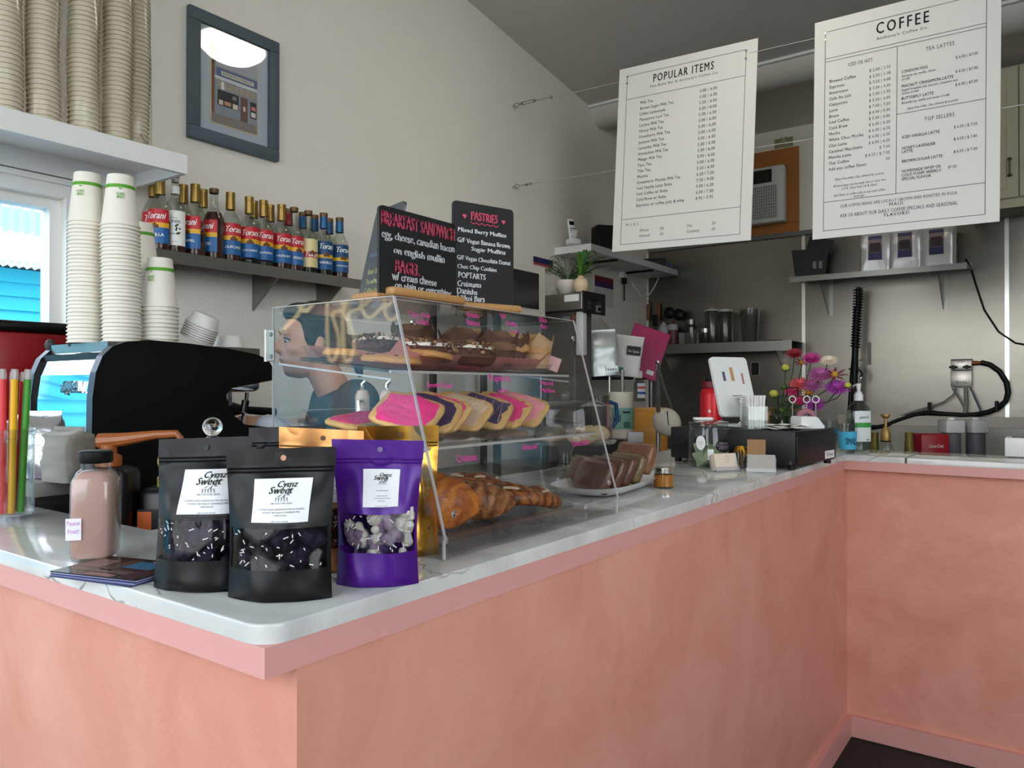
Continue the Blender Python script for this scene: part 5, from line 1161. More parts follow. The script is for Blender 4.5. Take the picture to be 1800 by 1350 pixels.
bun('cream bun at the right under the clear dome', -1.19, 2.075, HC+.1, .05, CRB); bun('cream bun at the left under the clear dome', -1.27, 1.96, HC+.1, .05, CRB); bun('cream bun at the front under the clear dome', -1.16, 1.95, HC+.1, .045, CRB)
# ================================================================== tip jar, cash drawer, tablet till
p = at(1240, 822, Z=HC)
o = thing('tip_jar', 'round glass tip jar with banknotes and a black oval sticker', 'jar', (p.x, p.y+.03, HC+.001), YAW)
R = .066; hJ = .145
mk('glass', MB().lathe([(0,.004),(R*.9,.002),(R,.012),(R,.112),(R*.93,.122),(R*.93,.138),(R*.96,.142)], 32), clear('tip_glass', (234,240,238), 1.55, .02), o)
ld = mk('lid', MB().lathe([(R*.90,.140),(R*.98,.142),(R*.98,.148),(R*.5,.153),(0,.153)], 32), clear('tip_glass', (234,240,238)), o)
mk('rim_ring', MB().lathe([(R*.96,.122),(R*1.0,.125),(R*.96,.128)], 32), GLASS, o)
def sticker(cx, cz, rx_, rz_, mt, nm):
    m = MB(); pts = [(cx+rx_*math.cos(a), cz+rz_*math.sin(a)) for a in [2*PI*k/30 for k in range(30)]]
    vs_ = [((R+.0008)*math.sin(x/R), -(R+.0008)*math.cos(x/R), z) for x, z in [(cx,cz)]+pts]
    m.add(vs_, [(0, k+1, (k+1) % 30+1) for k in range(30)]); return mk(nm, m, mt, o)
L = sticker(-.043, .082, .016, .023, mat('sticker_white', (236,236,234), .5), 'white_sticker'); t_ = MB(); wrap(fit_w(txt('ALWAYS'), .02, .003), R, .083, .0014, -.043/R, t_); wrap(fit_w(txt('PAY'), .01, .003), R, .076, .0014, -.043/R, t_); mk('lettering', t_, mat('print_grey', (120,120,122)), L)
L = sticker(.036, .072, .032, .021, mat('sticker_black', (16,15,18), .5), 'black_sticker'); t_ = MB(); wrap(fit_w(txt('FEELING', bold=.01, jit=.08), .040, .009), R, .076, .0014, .036/R, t_); wrap(fit_w(txt('TIPSY!', bold=.01, shear=.15, jit=.08), .046, .013), R, .060, .0014, .036/R, t_); mk('lettering', t_, mat('sticker_ink', (170,150,165), .6), L)
mk('string_tag', MB().rbox(-.012, -R-.0035, .045, .019, .0012, .034, .004, 2), mat('sticker_white', (236,236,234)), o)
mk('tag_mark', MB().rbox(-.012, -R-.0044, .037, .009, .0006, .008, .001, 1), BLACK, o)
BILL = mat('banknote', (188,194,158), .7, var=.25, scale=60); rr = random.Random(4)
BN = ['folded banknote standing at the left inside the tip jar','crumpled banknote at the back of the tip jar','banknote lying at the bottom of the tip jar','flat banknote against the right inside of the tip jar','twisted banknote in the middle of the tip jar','curled banknote at the front of the tip jar']
for k in range(6):
    m = MB(); ph = k*1.3; 
    m.grid(lambda u, v: ((u-.5)*.075, .012*math.sin(u*4+ph)+.006*math.sin(v*5+ph), (v-.5)*.045), 14, 6)
    solo('banknote', BN[k], 'banknote', m, BILL, (p.x+rr.uniform(-.018,.018), p.y+.03+rr.uniform(-.022,.022), HC+.034+.004*k), (rr.uniform(-.5,.5), rr.uniform(-.5,.5), YAW+rr.uniform(-.9,.9)), 'banknotes in the tip jar', smooth=60)
solo('card_stub', 'small pale block lying on the tip jar lid', 'card', MB().rbox(0,0,.004,.06,.03,.008,.001,1), PAPER, (p.x-.02, p.y+.03, HC+.1545), YAW)
# cash drawer
ca = at(1398, 821, Z=HC+.012)
o = thing('cash_drawer', 'black metal cash drawer under the white tablet till', 'cash drawer', (ca.x, ca.y, HC+.001), -.13)
DB = mat('drawer_black', (22,22,24), .45, var=.08, scale=30, bump=.05, bscale=200)
mk('case', MB().rbox(-.225, .165, .068, .45, .33, .108, .004, 2), DB, o)
mk('drawer_front', MB().rbox(.002, .165, .062, .006, .315, .086, .003, 2), DB, o)
for x, y in ((-.02,.02),(-.43,.02),(-.02,.31),(-.43,.31)): mk('foot', MB().cyl((x,y,0), .012, .015, 12), BLACK, o)
mk('lock', MB().cyl((0,0,0), .006, .004, 12, M=Matrix.Translation((-.012,.0-.001,.022)) @ UP), CHROME, o)
L = mk('label', MB().box(.0052, .0060, .225, .305, .022, .048), PAPER, o); t_ = MB(); t_.mb(fit_w(txt('Till Drawer', jit=.05), .06, .012), Matrix.Translation((.0066,.265,.030)) @ Matrix.Rotation(PI/2,4,'Z') @ UP); mk('lettering', t_, mat('print_grey', (120,120,122)), L, smooth=0)
dt = HC+.001+.123
def DL(x, y): # local drawer point -> world
    c_, s_ = math.cos(-.13), math.sin(-.13); return Vector((ca.x+x*c_-y*s_, ca.y+x*s_+y*c_, dt))
# tablet till
q = DL(-.275, .12)
o = thing('tablet_till', 'white tablet point of sale stand seen from behind', 'till', q, YAW+.42); o.scale = (.8,.8,.8)
TW = mat('till_white', (232,232,230), .35, var=.01)
Mt = Matrix.Translation((0, -.005, .175)) @ Matrix.Rotation(-.30, 4, 'X')
def rrect(w_, h_, r, n=6): return [(sx_*(w_/2-r)+r*math.cos(a), sz_*(h_/2-r)+r*math.sin(a)) for sx_, sz_, a0 in ((1,1,0),(-1,1,PI/2),(-1,-1,PI),(1,-1,1.5*PI)) for a in [a0+k*PI/2/n for k in range(n+1)]]
b_ = mk('tablet_shell', MB().prism(rrect(.20,.27,.018), -.006, .008, 'xz', Mt).prism(rrect(.194,.264,.016), -.0085, -.006, 'xz', Mt), TW, o, smooth=30)
mk('base_foot', MB().rbox(.03,.0,.006,.12,.14,.011,.005,2), TW, o)
m = MB(); pts = [(.03,-.06,.012),(.03,-.075,.03),(.03,-.078,.10),(.03,-.070,.122),(.03,-.05,.128),(.03,-.03,.128)]
for (a, b2) in zip(pts, pts[1:]): m.add([(-.012,a[1],a[2]),(.072,a[1],a[2]),(.072,b2[1],b2[2]),(-.012,b2[1],b2[2]),(-.012,a[1]+.012,a[2]+.003),(.072,a[1]+.012,a[2]+.003),(.072,b2[1]+.012,b2[2]-.003),(-.012,b2[1]+.012,b2[2]-.003)], [(0,1,2,3),(7,6,5,4),(0,3,7,4),(1,5,6,2)])
mk('arm', m, TW, o)
for (x, z, w2, h2, cc, nm) in ((-.045,.045,.014,.042,(92,86,110),'blue'),(.0,.055,.018,.062,(196,152,104),'orange'),(.055,.035,.010,.05,(176,120,112),'red')):
    mk('sticker', MB().box(x-w2/2,x+w2/2,-.0092,-.0086,z-h2/2,z+h2/2,Mt), mat('sticker_'+nm, cc, .5, var=.25, scale=120), b_)
mk('slot', MB().box(-.02,.03,-.0092,-.0084,-.045,-.042,Mt), DKGREY, b_)
# menus in a clear holder
q = DL(-.160, .05)
o = thing('brochure_holder', 'clear holder full of folded white menus on the cash drawer', 'holder', q, YAW+.1)
mk('shell', MB().box(-.032,.032,-.03,-.028,0,.075).box(-.032,.032,.028,.03,0,.085).box(-.034,-.032,-.03,.03,0,.075).box(.032,.034,-.03,.03,0,.075).box(-.032,.032,-.03,.03,0,.002), GLASS, o, smooth=0)
q0 = q
for k in range(6):
    m = MB(); m.grid(lambda u, v: ((-.026+.010*k)+.010*v*v*(k-2)*.5*.3, -.024+.048*u, .003+v*.108), 2, 8)
    so = solo('folded_menu', ['leftmost folded menu in the clear holder','second folded menu from left in the holder','third folded menu from left in the holder','fourth folded menu from left in the holder','fifth folded menu, curling, in the holder','rightmost curling menu in the clear holder'][k], 'menu', m, PAPER, (q.x, q.y, q.z), YAW+.1, 'folded menus in the holder')
    sm = so.modifiers.new('t', 'SOLIDIFY'); sm.thickness = .003
# loose papers and card reader
for k, (x, y, rz, w2, d2, lb) in enumerate(((-.10,.06,.2,.10,.07,'loose receipt lying flat beside the menus'),(-.07,.10,-.3,.11,.06,'loose receipt overlapping the first on the drawer'),(-.06,.17,.5,.07,.05,'curled white receipt in front of the card reader'),(-.12,.13,.9,.09,.06,'loose receipt behind the others on the drawer'))):
    m = MB(); m.grid(lambda u, v: ((u-.5)*w2, (v-.5)*d2, .002+.003*k+.004*math.sin(u*5+k)**2), 12, 4); qq = DL(x, y)
    solo('receipt', lb, 'paper', m, PAPER, (qq.x, qq.y, dt), rz, 'loose receipts on the cash drawer', smooth=60)
q = DL(-.055, .22)
o = thing('card_reader', 'white wedge shaped card reader on the cash drawer', 'card reader', q, YAW+.15)
mk('shell', MB().rbox(0,0,.0,.001,.001,.001,.0002,1).prism([(-.036,0),(.045,0),(.046,.008),(.022,.036),(.014,.040),(-.034,.040),(-.038,.034),(-.038,.004)], -.035, .035, 'xz'), TW, o, smooth=50)
# business card holders
def cardstand(label, px, py, rz, cc, extra=False):
    p_ = at(px, py, Z=HC); o_ = thing('card_holder', label, 'card holder', (p_.x, p_.y, HC+.001), rz)
    Mx = Matrix.Rotation(-.28, 4, 'X')
    c1 = mk('card_stack', MB().rbox(0,0,.029,.082,.022,.052,.002,1,Mx), mat('card_%d' % cc[0], cc, .7, var=.04), o_)
    mk('acrylic_rest', MB().box(-.043,.043,-.014,-.012,0,.012,Mx).box(-.043,.043,-.014,.02,0,.002).box(-.043,.043,.013,.015,0,.05,Mx), clear('edge_white', (236,236,240)), o_)
    t_ = MB(); 
    for k, s_ in enumerate(('PAIA','BOBA','BAR')): place(fit_w(txt(s_), .012+.003*len(s_)*.6, .0035), t_, .004, .042-k*.008, -.0115)
    t2 = MB(); t2.mb(t_, Mx); mk('lettering', t2, mat('print_pale', (176,160,146), .7), c1, smooth=0)
    if extra: mk('tall_card', MB().box(-.042,.012,.006,.008,.0,.105,Mx), mat('kraft_card', (156,116,78), .7, var=.05), o_)
cardstand('cream business cards in a small clear stand', 1276, 829, YAW+.35, (226,208,190))
cardstand('grey business cards with a taller kraft card behind', 1338, 832, YAW-.35, (176,168,160), True)
# dried yellow flower in a tumbler
p = at(1302, 823, Z=HC)
o = thing('flower_cup', 'small tumbler of drooping yellow flower petals by the cash drawer', 'flowers', (p.x, p.y, HC+.001))
mk('tumbler', MB().lathe([(0,.002),(.016,.002),(.022,.055),(.021,.055),(.0155,.005)], 18), GLASS, o)
m = MB()
for k in range(16):
    a = k*.39; r0 = .006; m.grid(lambda u, v: ((r0+.026*v)*math.cos(a)+(u-.5)*.010*(1-v)*math.sin(a), (r0+.026*v)*math.sin(a)-(u-.5)*.010*(1-v)*math.cos(a), .062+.010*math.sin(v*3+k)-.018*v*v), 2, 5)
mk('petals', m, mat('yellow_petal', (222,160,30), .6, var=.2, scale=60), o, smooth=60)
mk('stem', MB().tube([(0,0,.006),(.003,0,.03),(0,0,.064)], .005, 8), mat('dry_stem', (130,80,30), .7), o)
# ================================================================== flowers in a vase, number rings
q = at(1428, 790, Z=HC); VX, VY = -1.0, 3.33
o = thing('flower_vase', 'vase of pink and purple dahlias at the counter corner', 'flowers', (VX, VY, HC+.001))
mk('vase', MB().lathe([(0,.003),(.035,.003),(.045,.03),(.05,.09),(.04,.13),(.043,.14)], 26), clear('vase_glass', (200,206,196), 1.5, .03), o)
GRN = mat('stem_green', (52,74,36), .6, var=.2); LEAF = mat('leaf_green', (60,92,44), .5, var=.25, scale=30)
def flower(px, py, r, colr, kind, nm):
    c_ = at(px, py, Y=VY-.02)-Vector((VX,VY,HC+.001))
    st = mk('stem', MB().tube([(0,0,.02),(c_.x*.35,c_.y*.35,.10+c_.z*.25),(c_.x*.85,c_.y*.85,c_.z*.8),tuple(c_)], .0028, 6), GRN, o)
    m = MB(); view = (Vector((0,0,CAM_Z))-(c_+Vector((VX,VY,HC)))).normalized()
    ax = (Vector((0,0,1))*.9+view*.6).normalized(); u0 = ax.orthogonal().normalized(); v0 = ax.cross(u0)
    if kind == 'bud':
        m.sph(c_, r, 12, 8, (1,1,.85)); cal = MB()
        for k in range(6):
            a = k*PI/3; d = (u0*math.cos(a)+v0*math.sin(a)); cal.tube([c_-ax*r*.8, c_-ax*r*.5+d*r*.8, c_+d*r*1.15], [r*.3,r*.3,r*.05], 5)
        mk('bud', m, colr, st); mk('sepals', cal, LEAF, st); return
    layers = [(1.0,.10,16),(.85,.30,14),(.65,.55,11),(.42,.8,8)] if kind == 'dahlia' else [(1.0,.05,8)]
    for (rr_, lift, n) in layers:
        for k in range(n):
            a = 2*PI*(k+.5*lift*3)/n; d = u0*math.cos(a)+v0*math.sin(a); s_ = ax.cross(d)
            L_ = r*rr_; wd = r*(.20 if kind == 'dahlia' else .26)
            b0 = c_+ax*(lift*r*.35); b1 = b0+d*L_*.55+ax*L_*.22*(lift+.2); b2 = b0+d*L_+ax*L_*(.1+lift*.5)
            m.add([b0, b1-s_*wd*.5, b2-s_*wd*.12, b2+s_*wd*.12, b1+s_*wd*.5, b1+ax*.002], [(0,1,5),(0,5,4),(1,2,5),(5,2,3),(5,3,4)])
    mk('bloom', m, colr, st, smooth=50)
    mk('centre', MB().sph(c_+ax*r*.12, r*(.22 if kind != 'star' else .26), 10, 6), mat('flower_centre', (196,150,40), .6) if kind == 'star' else colr, st)
CRI = mat('crimson_petal', (136,14,36), .5, var=.2); MAG = mat('magenta_petal', (178,36,124), .5, var=.2); MAU = mat('mauve_petal', (186,98,160), .5, var=.2); WHP = mat('cream_petal', (232,216,196), .5, var=.1); COR = mat('coral_petal', (216,92,96), .5, var=.2); BUD = mat('bud_yellow', (190,184,74), .5, var=.2); VIO = mat('violet_petal', (176,70,172), .5, var=.2)
flower(1397,624,0.041,CRI,'dahlia','a'); flower(1427,633,0.046,MAG,'dahlia','b'); flower(1457,636,0.038,WHP,'dahlia','c'); flower(1443,662,0.058,MAU,'dahlia','d'); flower(1428,680,0.049,MAU,'dahlia','e')
flower(1472,685,0.058,VIO,'dahlia','f'); flower(1407,678,0.052,COR,'dahlia','g'); flower(1410,638,0.035,CRI,'star','h'); flower(1467,660,0.052,mat('wine_petal', (110,20,48), .5, var=.2),'star','i'); flower(1432,714,0.049,VIO,'dahlia','j'); flower(1421,690,0.032,mat('orange_petal', (220,130,40), .5, var=.2),'star','k')
flower(1381,646,0.017,BUD,'bud','l'); flower(1490,677,0.014,BUD,'bud','m'); flower(1360,692,0.019,BUD,'bud','n'); flower(1378,680,0.014,LEAF,'bud','o'); flower(1393,690,0.038,mat('rose_petal', (206,60,110), .5, var=.2),'dahlia','p'); flower(1405,706,0.038,mat('rose_petal', (206,60,110)),'dahlia','q')
for k in range(13):
    a = k*2.4; L_ = .09+.03*math.sin(k*3); z0 = .13+.025*math.sin(k*1.7)+.01*k*.6; m = MB()
    m.grid(lambda u, v: (math.cos(a)*L_*v+(u-.5)*.035*math.sin(v*PI)*math.sin(a), math.sin(a)*L_*v*.6-(u-.5)*.035*math.sin(v*PI)*math.cos(a), z0+.05*v-.06*v*v), 4, 7)
    mk('leaf', m, LEAF, o, smooth=60)
# ring shaped number clips and black wire stand
for k, (px, py, lb) in enumerate(((1393,702,'left white ring clip above the cash drawer'),(1418,702,'middle white ring clip above the cash drawer'),(1434,702,'right white ring clip above the cash drawer'))):
    c_ = at(px, py, Y=3.03); b0 = at(px, py+60, Y=3.03); zb = HC+.001
    o_ = thing('ring_clip', lb, 'clip stand', (c_.x, c_.y, zb), YAW, 'ring clips behind the cash drawer')
    hz = c_.z-zb
    mk('ring', MB().tube([(.0125*math.cos(a), 0, hz+.0125*math.sin(a)) for a in [2*PI*j/24 for j in range(24)]], .0022, 6, True), mat('white_wire', (236,236,232), .4), o_)
    mk('rod', MB().tube([(0,0,.004),(0,0,hz-.0125)], .0022, 6), WIRE, o_); mk('foot', MB().cyl((0,0,0), .016, .006, 14), WIRE, o_)
q = at(1368, 790, Y=3.2); 
a_, b_, c_ = at(1368,697,Y=3.2), at(1410,690,Y=3.2), at(1390,683,Y=3.2)
o = thing('wire_stand', 'black wire frame stand beside the flowers', 'stand', (a_.x, 3.2, HC+.001))
hh = a_.z-HC; mk('frame', MB().tube([(0,0,0),(0,0,hh),(.14,0,hh),(.14,0,0)], .003, 6), BLACK, o); mk('upper_frame', MB().tube([(.035,0,hh),(.035,0,hh+.035),(.08,0,hh+.035),(.08,0,hh)], .003, 6), BLACK, o)
mk('cross_bar', MB().tube([(0,0,.004),(.14,0,.004)], .003, 6), BLACK, o)
# wooden tampers
for k, (px, lb, s) in enumerate(((1352,'wooden syrup pump handle left of the black wire stand',1),(1381,'wooden syrup pump handle behind the black wire stand',1))):
    c_ = at(px, 722, Y=3.35); o_ = thing('wooden_pump', lb, 'pump', (c_.x, c_.y, HC+.001), YAW, 'wooden pumps by the flowers'); hz = c_.z-HC
    mk('shaft', MB().lathe([(.011,0),(.009,.01),(.008,hz-.02),(.012,hz-.004),(.012,hz)], 14), WOODL, o_); mk('spout', MB().tube([(-.010,0,hz+.004),(.02,0,hz+.004),(.075,0,hz-.006)], [.011,.010,.006], 10), WOODL, o_)
# pink cloth / wrapped candy by the reader
p = at(1385, 742, Y=2.99); m = MB()
m.tube([(0,0,0),(.01,0,.022),(.03,0,.032),(.052,0,.024),(.06,0,.0)], [.009,.012,.012,.011,.008], 10); m.sph((-.012,0,-.006), .016, 10, 6)
solo('hair_scrunchie', 'mauve fabric loop lying behind the card reader', 'scrunchie', m, mat('mauve_fabric', (170,112,128), .8, var=.2, scale=40), (DL(-.12,.30).x, DL(-.12,.30).y, dt+.023), YAW)
# ================================================================== red flask behind the till
p = at(1250, 720, D=3.35)
o = thing('water_flask', 'red metal water flask with a dark lid behind the till', 'flask', (p.x, p.y, HC+.001))
zs = at(1250, 683, D=3.35).z-HC
REDF = mat('red_flask', (196,18,30), .35, .2, var=.04)
mk('body', MB().lathe([(0,.002),(.045,.002),(.047,.01),(.047,zs-.03),(.040,zs-.006),(.036,zs)], 28), REDF, o)
mk('lid', MB().lathe([(.037,zs),(.039,zs+.002),(.039,zs+.03),(0,zs+.031)], 24), mat('maroon_lid', (110,14,26), .45), o)
mk('lid_handle', MB().rbox(0,0,zs+.042,.05,.03,.03,.008,2), BLACK, o)
t_ = MB(); wrap(MB().add([(0,.012,0),(-.006,0,0),(0,-.007,0),(.006,0,0)], [(0,1,2,3)]), .047, zs-.10, .001, YAW-.4, t_); mk('drop_mark', t_, mat('sticker_white', (236,236,234)), o)
# ================================================================== on the return ledge
def zat(px, py, **k): return at(px, py, **k).z
def cupl(label, px, py, txt_, band):
    p_ = at(px, py, Z=HC); o_ = thing('size_cup', label, 'cup', (p_.x, p_.y, HC+.001), YAW+.1, 'cup size samples')
    mk('cup', MB().lathe([(0,.002),(.028,.002),(.0285,.004),(.038,.115),(.040,.117),(.0385,.118)], 26), clear('clear_cup', (232,236,236), 1.5, .05), o_)
    m = MB(); m.lathe([(.0300,.014),(.0362,.085)], 26, a0=PI*.75, a1=PI*2.25); L = mk('blue_label', m, mat('blue_tape', (72,176,214), .6, var=.03), o_)
    t_ = MB(); q = fit_w(txt(txt_, jit=.06, bold=.015), .046, .028); t_.add([((.0335+.09*(v[1]-.0))*math.sin(v[0]/.0325), -(.0335+.09*(v[1]))*math.cos(v[0]/.0325), .034+v[1]) for v in q.v], q.f); mk('handwriting', t_, mat('marker_dark', (26,40,70), .6), L, smooth=0)
cupl('clear sample cup with a blue label reading SMALL', 1490, 796, 'SMALL', 1); cupl('clear sample cup with a blue label reading REG, half behind the drawer', 1457, 787, 'REG', 1)
# hand sanitiser
p = at(1499, 795, Z=HC)
o = thing('sanitizer_bottle', 'large clear pump bottle of hand sanitizer', 'bottle', (p.x+.005, p.y+.085, HC+.001), YAW+.1)
k_ = (at(1505, 668, D=(p-Vector((0,0,CAM_Z))).dot(_fw)+.05).z-HC)/.30
mk('bottle', MB().lathe([(0,.002),(.048,.002),(.05,.008),(.05,.16),(.042,.185),(.02,.205),(.016,.21)], 28, sy=.75), clear('sanitizer_plastic', (226,232,228), 1.48, .03), o)
mk('gel', MB().lathe([(0,.004),(.047,.006),(.047,.13),(0,.13)], 24, sy=.73), clear('gel', (222,230,226), 1.35, .05), o)
mk('pump_collar', MB().lathe([(.018,.207),(.018,.232),(.013,.236),(.013,.244)], 18), WHITE, o); mk('pump_head', MB().tube([(0,0,.244),(0,0,.278)], [.007,.0105], 12), WHITE, o); mk('pump_spout', MB().tube([(0,0,.270),(.0,.02,.272),(0,.04,.266)], .005, 8), WHITE, o)
m = MB(); m.grid(lambda u, v: (-.034+.068*u, -.0375+.006*abs(2*u-1)**2, .04+.125*v), 10, 1); L = mk('label', m, ramp_mat('sanitizer_label', [(0,(222,224,222)),(.46,(52,150,60)),(.62,(226,228,228))], .5), o)
t_ = MB(); place(fit_w(txt('germ-X', bold=.01, shear=.2), .04, .013), t_, .002, .135, -.0388); place(fit_w(txt('USA', bold=.02), .014, .006), t_, .018, .045, -.0382); mk('lettering', t_, mat('navy_ink', (40,40,90), .5), L, smooth=0)
# white stone box at the right end of the ledge
p = at(1766, 803, Z=HC)
o = thing('napkin_box', 'white stone box at the right end of the ledge', 'box', (p.x, p.y+.0, HC+.001), 0)
mk('box', MB().rbox(.10,.06,.036,.20,.12,.072,.004,2), mat('white_marble', (226,225,222), .3, var=.05, scale=8), o); mk('opening', MB().box(.02,.18,.02,.10,.0722,.073), GREY, o)
p = at(1795, 780, Z=HC)
o = thing('teal_carton', 'teal carton standing behind the white stone box', 'carton', (p.x+.05, p.y+.05, HC+.001)); zq = at(1795,665,D=3.35).z-HC
mk('carton', MB().rbox(.02,0,zq/2,.08,.07,zq,.004,1), mat('teal_carton', (40,110,112), .5), o); mk('window', MB().box(-.015,.055,-.036,-.0352,zq*.55,zq*.92), BLACK, o)
# syrup pumps behind the ledge (lower counter at z=.9)
o = thing('rear_prep_table', 'steel prep table behind the return ledge', 'table'); mk('top', MB().box(XB, 2.0, YRB+.02, 4.6, .87, .90), STEEL2, o, smooth=0); mk('cabinet', MB().box(XB+.02, 2.0, YRB+.03, 4.55, .002, .87), DKGREY, o, smooth=0)
BRS = mat('brass_pump', (176,140,80), .35, .5); OLV = mat('olive_cap', (120,104,44), .4, .3)
p = at(1557, 790, D=3.55); zt = at(1557, 728, D=3.55).z-.901
o = thing('pump_bottle', 'syrup bottle with a tall gold pump behind the ledge', 'bottle', (p.x, p.y, .901))
mk('bottle', MB().lathe([(0,.002),(.036,.002),(.038,.01),(.038,.16),(.02,zt-.12)], 22), GLB, o); mk('pump_collar', MB().lathe([(.021,zt-.125),(.023,zt-.10),(.018,zt-.075),(.011,zt-.06)], 18), BRS, o); mk('pump_stem', MB().cyl((0,0,zt-.06), .007, .05, 12), BRS, o); mk('pump_head', MB().lathe([(.009,zt-.02),(.020,zt-.01),(.020,zt),(0,zt)], 18), BRS, o); mk('seal_ring', MB().lathe([(.0225,zt-.128),(.0235,zt-.125),(.0225,zt-.122)], 18), BLACK, o)
for px, lb in ((1537,'olive capped bottle just right of the sanitizer'),(1598,'olive capped bottle between the gold pump and the red box')):
    p = at(px, 790, D=3.6); zt = at(px, 760, D=3.6).z-.901; o = thing('pump_bottle', lb, 'bottle', (p.x, p.y, .901)); mk('bottle', MB().lathe([(0,.002),(.034,.002),(.036,.01),(.036,.13),(.016,zt-.06)], 20), GLB, o); mk('neck_foil', MB().lathe([(.021,zt-.09),(.0175,zt-.02),(.018,zt),(0,zt)], 18), OLV, o)
p = at(1635, 795, D=3.75); zt = at(1635, 762, D=3.75).z-.901
o = thing('red_caddy', 'red box behind the ledge with white lettering', 'box', (p.x, p.y, .901), YAW); mk('box', MB().rbox(0,0,zt/2,.14,.10,zt,.01,2), mat('red_box', (150,16,28), .4), o); t_ = MB(); place(fit_w(txt('Coca-Cola', shear=.4), .07, .016), t_, .0, zt-.065, -.0508); mk('lettering', t_, LATIN, o, smooth=0)
for px, w2, lb in ((1672,.10,'white water filter canister, left of the pair'),(1715,.09,'white water filter canister, right of the pair')):
    p = at(px, 780, D=4.0); zt = at(px, 738, D=4.0).z-.901
    o = thing('water_filter', lb, 'water filter', (p.x, p.y, .901), YAW); mk('housing', MB().lathe([(0,.001),(.042,.001),(.045,.01),(.045,zt-.07),(0,zt-.07)], 22), mat('filter_grey', (96,98,100), .35), o); mk('head', MB().rbox(0,0,zt-.034,w2,.09,.068,.008,2), mat('filter_white', (210,210,206), .4), o); mk('knob', MB().cyl((0,0,zt), .018, .012, 14), WHITE, o)
# ================================================================== back counter with sink
o = thing('sink_counter', 'stainless sink counter along the back wall', 'sink')
mk('top', MB().box(-2.2, 2.0, 5.35, YB-.02, .87, .90), STEEL2, o, smooth=0); mk('splash', MB().box(-2.2, 2.0, YB-.07, YB-.02, .90, 1.14), STEEL, o, smooth=0); mk('front', MB().box(-2.2, 2.0, 5.37, 5.39, .1, .87), DKGREY, o, smooth=0)
mk('splash_ledge', MB().box(-1.35, .5, YB-.09, YB-.07, 1.10, 1.17), mat('pale_ledge', (196,188,176), .5), o, smooth=0)
mk('leg', MB().box(-2.15,-2.1,5.4,5.45,0,.87), STEEL2, o); mk('leg', MB().box(1.9,1.95,5.4,5.45,0,.87), STEEL2, o)
YQ = YB-.06
# glass shelf
xa, xb = at(1128,600,Y=5.78).x, at(1392,600,Y=5.78).x; zz = at(1392,598,Y=5.72).z
o = thing('glassware_shelf', 'low steel shelf of kitchenware on the back wall', 'shelf'); GX0, GX1 = XL+.03, at(1392,600,Y=5.70).x
mk('plate', MB().box(GX0, GX1, 5.70, YB-.01, zz-.004, zz), STEEL2, o, smooth=0); mk('front_lip', MB().box(GX0, GX1, 5.695, 5.70, zz-.075, zz), STEEL2, o, smooth=0)
for x in (GX0+.2, GX1-.15): mk('bracket', MB().prism([(5.72, zz-.004),(YB-.012, zz-.004),(YB-.012, zz-.2)], x-.003, x+.003, 'yz'), STEEL2, o, smooth=0)
def gz(px, py): return at(px, py, Y=5.83).z-zz
def jar(name, label, cat, px, top, r, prof, mt, extra=()):
    p_ = at(px, 590, Y=5.83); o_ = thing(name, label, cat, (p_.x, p_.y, zz+.001), 0); mk('body', MB().lathe(prof(gz(px, top)), 20), mt, o_); 
    for (nm, pf, m2) in extra: mk(nm, MB().lathe(pf(gz(px, top)), 18), m2, o_)
CJ = clear('frosted_jar', (206,206,202), 1.5, .12); CJL = mat('jar_lid_clear', (190,190,186), .3)
TJ = lambda h: [(0,.002),(.055,.002),(.057,.01),(.057,h-.03),(.054,h-.02)]
jar('tall_canister','tall clear canister with a domed lid, left of the pair','canister',1252,541,.05,TJ,CJ,(('lid',lambda h:[(.058,h-.03),(.058,h-.018),(.02,h-.008),(.014,h),(0,h)],CJL),))
jar('tall_canister','tall clear canister with a flat lid, right of the pair','canister',1275,542,.05,TJ,CJ,(('lid',lambda h:[(.058,h-.03),(.058,h-.012),(0,h-.006)],CJL),))
jar('measuring_jug','clear beaker right of the tall canisters','jug',1318,543,.06,lambda h:[(0,.002),(.055,.002),(.06,.01),(.075,h),(.072,h)],CJ)
jar('squeeze_bottle','pale squeeze bottle at the left of the kitchen shelf','bottle',1167,566,.04,lambda h:[(0,.002),(.042,.002),(.044,.01),(.044,h*.75),(.03,h*.85),(.008,h),(0,h)],mat('squeeze_white', (176,174,170), .5))
jar('squeeze_bottle','red sauce squeeze bottle on the kitchen shelf','bottle',1183,563,.04,lambda h:[(0,.002),(.036,.002),(.038,.01),(.038,h*.7),(.03,h*.72),(.008,h),(0,h)],mat('red_sauce', (96,52,48), .4),(('cap',lambda h:[(.04,h*.6),(.04,h*.82),(.01,h*.86),(.007,h),(0,h)],mat('squeeze_white', (176,174,170))),))
jar('clamp_jar','glass clamp jar with a steel lid on the kitchen shelf','jar',1215,562,.045,lambda h:[(0,.002),(.048,.002),(.05,.01),(.05,h*.7),(.035,h*.8)],CJ,(('lid',lambda h:[(.038,h*.8),(.038,h),(0,h)],STEEL2),))
jar('small_jar','small jar with a silver lid on the kitchen shelf','jar',1240,578,.03,lambda h:[(0,.002),(.030,.002),(.032,.01),(.032,h*.75)],CJ,(('lid',lambda h:[(.033,h*.75),(.033,h),(0,h)],CHROME),))
p_ = at(1205,590,Y=5.86); solo('food_tub','clear tub with a yellow lid on the kitchen shelf','tub', MB().rbox(0,0,.05,.14,.1,.1,.01,2), clear('tub', (196,194,184), 1.5, .1, haze=.3), (p_.x+.02, p_.y+.02, zz+.001)); 
